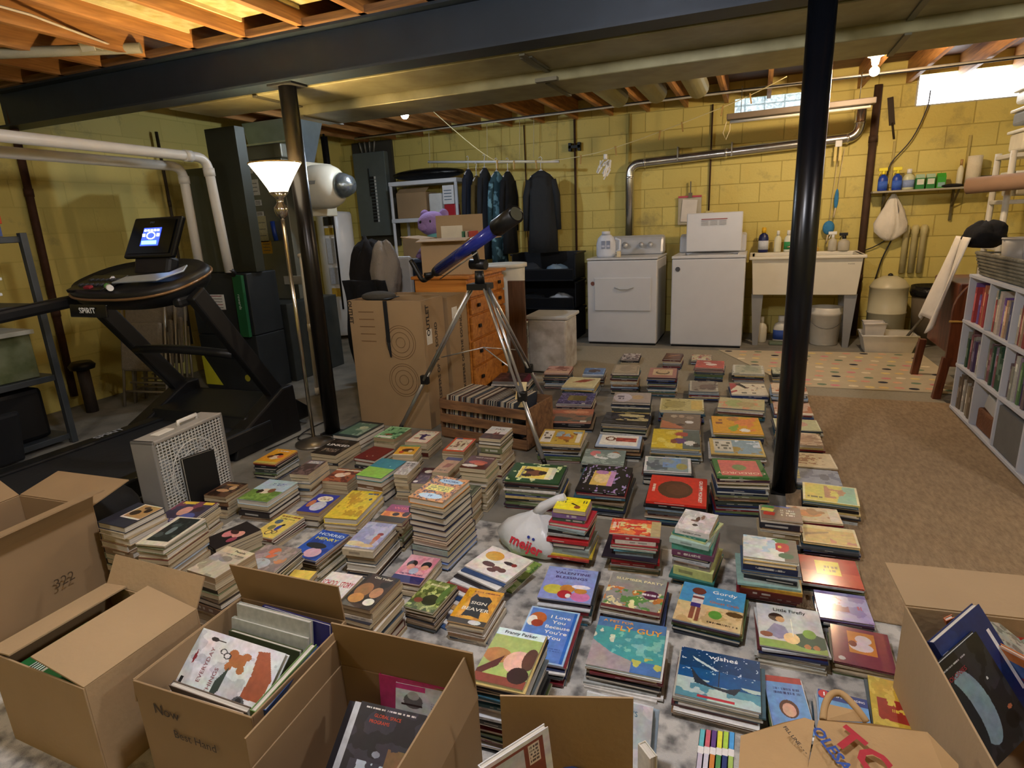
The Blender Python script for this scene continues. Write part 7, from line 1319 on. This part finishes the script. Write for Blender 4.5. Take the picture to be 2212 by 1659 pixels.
# ------------------------------------------------------------- foreground cardboard boxes
b1 = open_box('book_carton', 'brown carton with pencilled numbers at the far left, flaps standing open', (-2.42, 1.02), .40, .52, .40, 3, {'r': (.13, 108, 62, .0), 'b': (.16, 168), 'l': (.13, 150), 'f': (.13, 40)}, m=cardd)
Tn = frame_T((-2.203, 1.12, .2), (-.05, 1, 0), (0, 0, 1))
g = MB(); text_mb(g, '322', Tn, .035, lin('4c3c28')); put('pencil_numbers', g, PRINTM, b1)
b2 = open_box('book_carton', 'front left brown carton with half closed flaps over a green book', (-1.665, .89), .40, .33, .295, -1, {'r': (.2, 10, 0, .0), 'l': (.10, 6), 'b': (.09, 120)}, m=card)
g = MB().bb((-1.8, .745, .235), (-1.54, .945, .25), lin('2c7c3c')).bb((-1.76, .755, .25), (-1.7, .79, .2505), lin('e0e4dc')).bb((-1.7, .8, .25), (-1.6, .88, .2505), lin('c8d0c4'))
for i in range(5): g.bb((-1.755+.01*i, .76, .2505), (-1.75+.01*i, .785, .251), lin('1c4c24'))
e = thing('green_book', 'green school book lying in the half closed front left carton', 'book', (-1.65, .87, .19)); put('cover', g, PRINTM, e); put('pages', MB().bb((-1.798, .747, .215), (-1.542, .943, .2345)), PAGE['w'], e)
b3 = open_box('book_carton', 'open brown carton with handwriting on the side, holding the white illustrated book', (-1.185, .96), .375, .355, .30, 1, {'b': (.12, 82, 0, -.05), 'l': (.07, 262)}, m=cardd)
g = MB(); text_mb(g, 'Now', frame_T((-1.27, .779, .235), (1, 0, 0), (0, 0, 1)), .03, lin('3c3024')); text_mb(g, 'Best Hand', frame_T((-1.19, .779, .175), (1, 0, 0), (0, 0, 1)), .024, lin('3c3024')); put('handwriting', g, PRINTM, b3)
b4 = open_box('book_carton', 'tall open brown carton with the dark space book, flaps upright', (-.75, .885), .39, .33, .25, 2, {'b': (.135, 84, 0, -.03), 'r': (.12, 80), 'l': (.08, 88), 'f': (.1, 260)}, m=cardd)
A5, B5 = fz(1080, 1503, .38), fz(1368, 1508, .38); M5 = (A5+B5)/2; an5 = math.atan2(B5.y-A5.y, B5.x-A5.x); dn5 = Vector((math.sin(an5), -math.cos(an5), 0))*.16
b5 = open_box('book_carton', 'front middle brown carton with one flap standing up', (M5.x+dn5.x, M5.y+dn5.y), (B5-A5).length+.006, .32, .16, math.degrees(an5), {'b': (.22, 90)}, m=card)
b6 = open_box('book_carton', 'right-hand brown carton with a wide back flap, holding the planet book', (.65, 1.41), .40, .54, .31, 6, {'b': (.18, 174, 0, -.015), 'f': (.14, 262)}, m=card)
put('packing_label', MB().box((.488, 1.16, .2), (.002, .05, .1), (0, 0, R(6))), mat('b8b8bc', .6), b6)
TH = '#dfe2e4;n,c4c8cc,5,.62;p,a0522c,.74,.3,.96,.32,.98,.62,.84,.95,.72,.92,.76,.6;e,.55,.72,.1,.09,b06a34;e,.63,.8,.05,.05,b06a34;e,.48,.8,.05,.05,b06a34;e,.48,.62,.04,.06,b06a34;e,.62,.62,.04,.06,b06a34;p,2c3c34,.42,.1,.5,.3,.5,.62,.42,.4;e,.2,.9,.05,.03,241c1c;r,.2,.895,.34,.905,241c1c;e,.36,.78,.04,.04,3c3c40;e,.36,.78,.028,.028,dfe2e4;e,.42,.74,.045,.045,3c3c40;e,.42,.74,.03,.03,dfe2e4;e,.75,.22,.07,.1,4c5054;e,.75,.26,.03,.04,14161a;e,.75,.17,.03,.04,14161a;e,.56,.06,.07,.05,2c1c18;r,.04,.1,.07,.32,1c2428;p,8c2c34,.08,.5,.1,.6,.08,.72,.06,.6;T|EVERYDAY^|.24|.55|.1|8c4a50;T|THINGS^|.38|.38|.1|8c4a50'
def quad_book(label, TL, TR, BL, t, col, art=None, h=None, kind='picture_book', group='books standing in the cartons', pagec='w'):
    """cover seen along TL-TR-BL (room points); thickness goes behind it"""
    X = (TR-TL); w = X.length; X.normalize(); Y = (TL-BL); hh = h or Y.length; Y = (Y-X*Y.dot(X)).normalized(); Z = X.cross(Y)
    e = thing(kind, label, 'book', tuple(TL), group); c = TL+X*w/2-Y*hh/2-Z*t; e.location = c
    e.rotation_mode = 'QUATERNION'; e.rotation_quaternion = Matrix((X, Y, Z)).transposed().to_quaternion()
    img, texts = paint(art, 110, 140) if art else (None, [])
    cov, pag = book_parts(w, hh, t, lin(col), 'P', 'l', np.random.RandomState(len(label)), 0, img, 0)
    def link(n_, mb, m): o = bpy.data.objects.new(n_, mb.mesh(n_, m, (0, 0, 0))); COL.objects.link(o); o.parent = e
    link('cover', cov, [PRINT, GLOSS]); link('pages', pag, [PAGE[pagec]])
    if texts:
        tm = MB()
        for s_, tu, tv, th, c3 in texts:
            ro = math.pi/2 if '^' in s_ else 0
            text_mb(tm, s_.replace('^', ''), Matrix.Translation(((tu-.5)*w, (tv-.5)*hh, t)) @ Matrix.Rotation(ro, 4, 'Z'), th*hh*.72, c3)
        link('title_lettering', tm, [PRINTM])
    return e
quad_book('white illustrated book with teddy bear, boot and leaf on its cover', fz(440, 1356, .30), fz(618, 1412, .30), fz(410, 1508, .20), .018, 'dfe2e4', TH)
def edge_book(label, p0, p1, z, depth, t, col, lean=.04):
    """a book standing on edge whose top edge runs p0-p1 (pixels) at height z"""
    a_, b_ = fz(*p0, z), fz(*p1, z); n_ = Vector((b_.y-a_.y, -(b_.x-a_.x), 0)).normalized()
    return quad_book(label, a_, b_, a_+Vector((0, 0, -depth))+n_*lean, t, col)
edge_book('tall green-edged book along the inside of the handwriting carton', (552, 1538), (684, 1392), .3, .26, .016, '6c8c54', -.03)
edge_book('blue book beside the green-edged one in the handwriting carton', (574, 1535), (694, 1397), .29, .25, .010, '2c4c84', -.03)
edge_book('grey-white book standing at the back of the handwriting carton', (511, 1304), (668, 1345), .33, .29, .014, 'b0b4ac')
edge_book('navy book behind the grey-white one in the handwriting carton', (566, 1309), (711, 1352), .32, .28, .010, '2c2c6c')
edge_book('pale grey book with worn cover in the handwriting carton', (500, 1334), (664, 1380), .29, .22, .012, 'b4b8ac')
edge_book('olive and yellow edged book in the handwriting carton', (494, 1362), (646, 1408), .27, .2, .014, '4c5438')
edge_book('brown-spined album near the handwriting side of the carton', (364, 1480), (532, 1540), .24, .16, .016, '6a5c50', -.03)
edge_book('cream book next to the brown-spined album', (362, 1500), (520, 1548), .25, .16, .01, 'c0b098', -.03)
edge_book('slate book pressed to the handwriting side of the carton', (350, 1496), (470, 1545), .26, .18, .01, '5c646c', -.02)
SPACE = '#221f22;n,34303a,4,.58;r,.1,.0,1,.3,3c3a44;n,b8c4d4,8,.64,.0,.0,.8,.3;n,7c5c3c,5,.6,.6,.1,1,.5;e,.45,.4,.06,.04,8c909c;x,.1,.93,.85,.96,d8d4cc,1;T|GLOBAL SPACE|.46|.86|.062|d8502c;T|PROGRAMS|.36|.78|.062|d8502c'
s0_ = [fz(782, 1514, .26), fz(922, 1546, .26), fz(688, 1668, .17)]
quad_book('dark space book with orange title lying in the tall carton', *s0_, .014, '221f22', SPACE)
Zn = (s0_[1]-s0_[0]).cross(s0_[0]-s0_[2]).normalized(); Xn = (s0_[1]-s0_[0]).normalized()
for k, (dx, c, lab) in enumerate(((.02, 'd4d8dc', 'white book just under the dark space book'), (-.03, 'c8ccd0', 'white-spined book sticking out left of the dark space book'), (-.052, '1c1c24', 'black-spined book lowest under the dark space book'), (.032, 'dcdcd8', 'second white book beneath the dark space book, showing on its right'))):
    o_ = Zn*-(.016+.011*k)+Xn*dx; quad_book(lab, s0_[0]+o_, s0_[1]+o_, s0_[2]+o_, .0095, c)
edge_book('pink-edged book standing at the back of the tall carton', (818, 1456), (968, 1488), .255, .2, .012, 'c43c78', .015)
quad_book('white covered book with grey portrait before the pink-edged book', fz(855, 1474, .245), fz(984, 1500, .245), fz(846, 1545, .16), .010, 'c8ccc8', '#c8ccc8;e,.3,.55,.16,.22,6c6864;e,.3,.7,.1,.12,b0a8a0;r,.1,.4,.45,.46,3c2c2c;x,.6,.2,.9,.6,7c8080,6;r,.0,.85,.5,1,c43c78')
quad_book('white-framed picture book poking up in the front middle carton', fz(1040, 1662, .36), fz(1184, 1570, .36), fz(1065, 1800, .22), .014, 'd4d4d4', '#cfcfcf;r,.1,.06,.9,.94,7c3c28;r,.16,.1,.6,.9,b4b4b8;r,.66,.6,.84,.9,d8c8b4;x,.68,.62,.82,.88,5c4c44,5')
quad_book('white book with large blue capital letters behind the front carton flap', fz(1268, 1494, .2), fz(1411, 1530, .2), fz(1232, 1640, .05), .01, 'e4e8ec', '#e6eaee;n,d4dce4,4,.6;T|COMPLETE\'S|.5|.86|.1|4c8cac')
quad_book('pale blue thin book behind the white book with blue capitals', fz(1290, 1500, .185), fz(1424, 1536, .185), fz(1262, 1640, .035), .008, 'a8bccc')
quad_book('dark blue book lying in the front middle carton', fz(1218, 1650, .2), fz(1262, 1662, .2), fz(1200, 1720, .16), .012, '24386c', kind='hardback_book')
edge_book('upright cream book at the right side of the front middle carton', (1378, 1606), (1404, 1640), .2, .16, .02, 'd8d4c4', 0)
# the right-hand carton
PLN = '#1c1e22;n,2c2e34,5,.58;e,.3,.48,.26,.36,86a2ae;e,.02,.48,.22,.38,1a242c;x,.05,.9,.6,.93,b8bcc0,1;e,.72,.62,.02,.015,d8d8dc;e,.72,.2,.12,.08,0c0d10;e,.8,.3,.05,.02,b86c48;T|COLONIES|.26|.82|.06|a83c44'
tl_, tr_, br2 = [p_+Vector((.022, 0, 0)) for p_ in (fz(1996, 1438, .275), fz(2085, 1360, .32), fz(2190, 1585, .105))]
quad_book('black book with a blue planet leaning in the right-hand carton', tl_, tr_, tl_+br2-tr_, .012, '1c1e22', PLN)
Xb = (tr_-tl_).normalized(); Yb = (tr_-br2).normalized(); Zb = Xb.cross(Yb)
quad_book('large dark blue binder behind the planet book', tl_+Yb*.035-Zb*.014+Xb*.04, tr_+Yb*.035-Zb*.014+Xb*.06, tl_+br2-tr_-Zb*.014+Xb*.04, .02, '1c2a5c', '#1a2c66;n,1c3470,4,.6;r,.86,.25,.92,.8,dfe3e8;r,.02,.8,.14,.88,c8ccd8')
for k, (p, c, art, lab) in enumerate((
    (((2125, 1378, .27), (2300, 1470, .27), (2190, 1500, .12)), 'c8783c', '#3c64a8;r,0,.8,1,1,c8783c;p,8c2424,.1,.6,.9,.5,.8,.2,.2,.1;b,.03,e0dcd4', 'orange and blue book with a red letter shape in the right-hand carton'),
    (((2098, 1334, .30), (2118, 1312, .32), (2200, 1440, .22)), '9c9888', '#a8a494;n,7c7868,9,.56', 'grey newsprint-covered book at the back of the right-hand carton'),
    (((2160, 1350, .28), (2215, 1335, .3), (2215, 1420, .22)), 'c4c4b8', '#c4c4b8;r,.1,.4,.6,.95,a83028;n,8c9c8c,7,.62', 'white and red covered book at the far right of the right-hand carton'),
    (((2044, 1342, .29), (2062, 1334, .3), (2060, 1380, .2)), 'd07848', None, 'thin orange book peeking behind the dark blue binder'))):
    quad_book(lab, fz(*p[0]), fz(*p[1]), fz(*p[2]), .01, c, art)
# the stray series of small upright spines by the paper bag
rb6 = [('5cb0b8', 'aqua'), ('c8606c', 'rose'), ('5c3c7c', 'violet'), ('d8d840', 'yellow'), ('a8cc48', 'lime'), ('4c9cd8', 'sky blue')]; low = ['b8b0c0', 'c8c4d0', 'c87c34', '4c8c4c', '24346c', 'a8c464']
p0 = fz(1512, 1575, .16); p1 = fz(1588, 1582, .16)
for k in range(6):
    q = p0.lerp(p1, (k+.5)/6); e = thing('slim_book', '%s-topped slim book in the six-colour set by the paper bag' % rb6[k][1], 'book', (q.x, q.y-.05, .0045), 'six slim colour-banded books'); w_ = (p1-p0).length/6*.94
    x0, x1, y1 = q.x-w_/2, q.x+w_/2, q.y; g = MB().bb((x0, y1-.2, .0045), (x0+.0012, y1, .16), lin(low[k])).bb((x1-.0012, y1-.2, .0045), (x1, y1, .16), lin(low[k]))
    g.bb((x0, y1-.05, .158), (x1, y1, .16), lin(rb6[k][0])).bb((x0, y1-.11, .158), (x1, y1-.07, .16), lin(low[k])).bb((x0, y1-.07, .158), (x1, y1-.05, .1601), lin('e0dcd8')).bb((x0, y1-.2, .158), (x1, y1-.11, .16), lin(low[k]))
    put('cover', g, PRINTM, e); put('pages', MB().bb((x0+.0014, y1-.199, .0055), (x1-.0014, y1-.001, .1575)), PAGE['w'], e)
# ------------------------------------------------------------- paper shopping bag
pb = thing('paper_bag', 'crumpled brown paper shopping bag with red and blue print at the bottom edge', 'bag', (.34, 1.0, 0)); kraft = mat('b08f62', .85, var=.07, scale=6, bump=.5, bscale=18)
ctr = Vector((.29, .97, 0)); n = 36; rr = []
for z, w_, d_ in ((.0, .17, .12), (.1, .18, .13), (.2, .18, .13), (.265, .175, .11), (.29, .16, .09)):
    ring_ = []
    for k in range(n):
        a = 2*math.pi*k/n; c, s = math.cos(a), math.sin(a); p_ = 5.0
        ring_.append((ctr.x+w_*abs(c)**(2/p_)*(1 if c > 0 else -1)*(1+.03*math.sin(9*a+z*30)), ctr.y+d_*abs(s)**(2/p_)*(1 if s > 0 else -1)*(1+.05*math.sin(7*a+z*22)), z+.005+(.02*math.sin(3*a+1) if z > .25 else 0)))
    rr.append(ring_)
put('bag_body', loft(rr, capt=True), kraft, pb)
# the folded-over front panel carries the print
pc = [fz(1722, 1760, .315), fz(2075, 1760, .30), fz(2070, 1652, .31), fz(2003, 1582, .335), fz(1880, 1563, .345), fz(1768, 1556, .345)]
put('folded_panel', MB().add([tuple(p) for p in pc], [tuple(range(6))]), kraft, pb, solid=.002)
pd = [fz(1590, 1760, .30), fz(1730, 1760, .312), fz(1760, 1558, .34), fz(1738, 1551, .335), fz(1690, 1562, .325), fz(1600, 1590, .30)]
put('folded_panel', MB().add([tuple(p) for p in pd], [tuple(range(6))]), kraft, pb, solid=.002)
FT2 = frame_T(fz(1768, 1556, .352), fz(2003, 1582, .345)-fz(1768, 1556, .352), (0, 1, .12))
g = MB()
text_mb(g, 'TCO', FT2 @ Matrix.Translation((.028, -.022, 0)) @ Matrix.Rotation(R(-52), 4, 'Z'), .052, lin('a82430'), bold=.035, align='LEFT')
text_mb(g, 'OLESALE', FT2 @ Matrix.Translation((-.012, -.018, 0)) @ Matrix.Rotation(R(-68), 4, 'Z'), .022, lin('2c4a94'), bold=.03, align='LEFT')
text_mb(g, 'FILL LINE - - -', FT2 @ Matrix.Translation((-.07, -.02, -.004)) @ Matrix.Rotation(R(-62), 4, 'Z'), .0075, lin('2c2420'), bold=.02, align='LEFT')
put('bag_print', g, PRINTM, pb)
h0 = fz(1778, 1556, .34); h1 = fz(1872, 1560, .34)
put('paper_handle', MB().tube(smooth([h0, fz(1782, 1525, .35), fz(1796, 1500, .36), fz(1820, 1500, .36), fz(1850, 1530, .355), h1]), .007, 8), kraft, pb)
put('handle_patch', MB().add([tuple(h0), tuple(h1), tuple(fz(1850, 1535, .352)), tuple(fz(1784, 1520, .352))], [(0, 1, 2, 3)]), kraft, pb, solid=.002)
# ------------------------------------------------------------- knotted plastic grocery bag
gc = fz(1115, 1165, .0); pg = thing('plastic_bag', 'knotted white plastic grocery bag with red lettering beside the tall hardback stack', 'bag', (gc.x, gc.y+.03, .005)); plm = mat('dfe3e6', .3, var=.03, bump=.6, bscale=16, trans=.15)
cx_, cy_ = -.79, 2.13; rr = []; n = 40
for z, w_, d_ in ((.0, .10, .08), (.02, .15, .12), (.07, .165, .125), (.11, .13, .10), (.14, .08, .06), (.16, .035, .03), (.17, .022, .02)):
    rr.append([(cx_+w_*math.cos(2*math.pi*k/n)*(1+.1*math.sin(4*2*math.pi*k/n+1)+.04*math.sin(11*2*math.pi*k/n)), cy_+d_*math.sin(2*math.pi*k/n)*(1+.08*math.sin(5*2*math.pi*k/n)), .006+z) for k in range(n)])
put('bag_body', loft(rr), plm, pg)
put('knotted_handle', MB().tube([(cx_, cy_, .165), (cx_+.03, cy_+.0, .2), (cx_+.09, cy_+.01, .235), (cx_+.12, cy_+.015, .25)], [.022, .022, .02, .016], 12), plm, pg)
Tm = frame_T((cx_-.01, cy_-.118, .078), (1, -.1, -.28), (.2, .45, 1)); g = MB(); text_mb(g, 'meijer', Tm, .04, lin('c42838'), bold=.03)
for x in (.018, .04): g.lathe([(.006, 0), (.006, .001)], (0, 0, 0), 12, T=Tm @ Matrix.Translation((x-.02, .036, .0)), col=lin('24348c'))
put('store_lettering', g, PRINTM, pg)
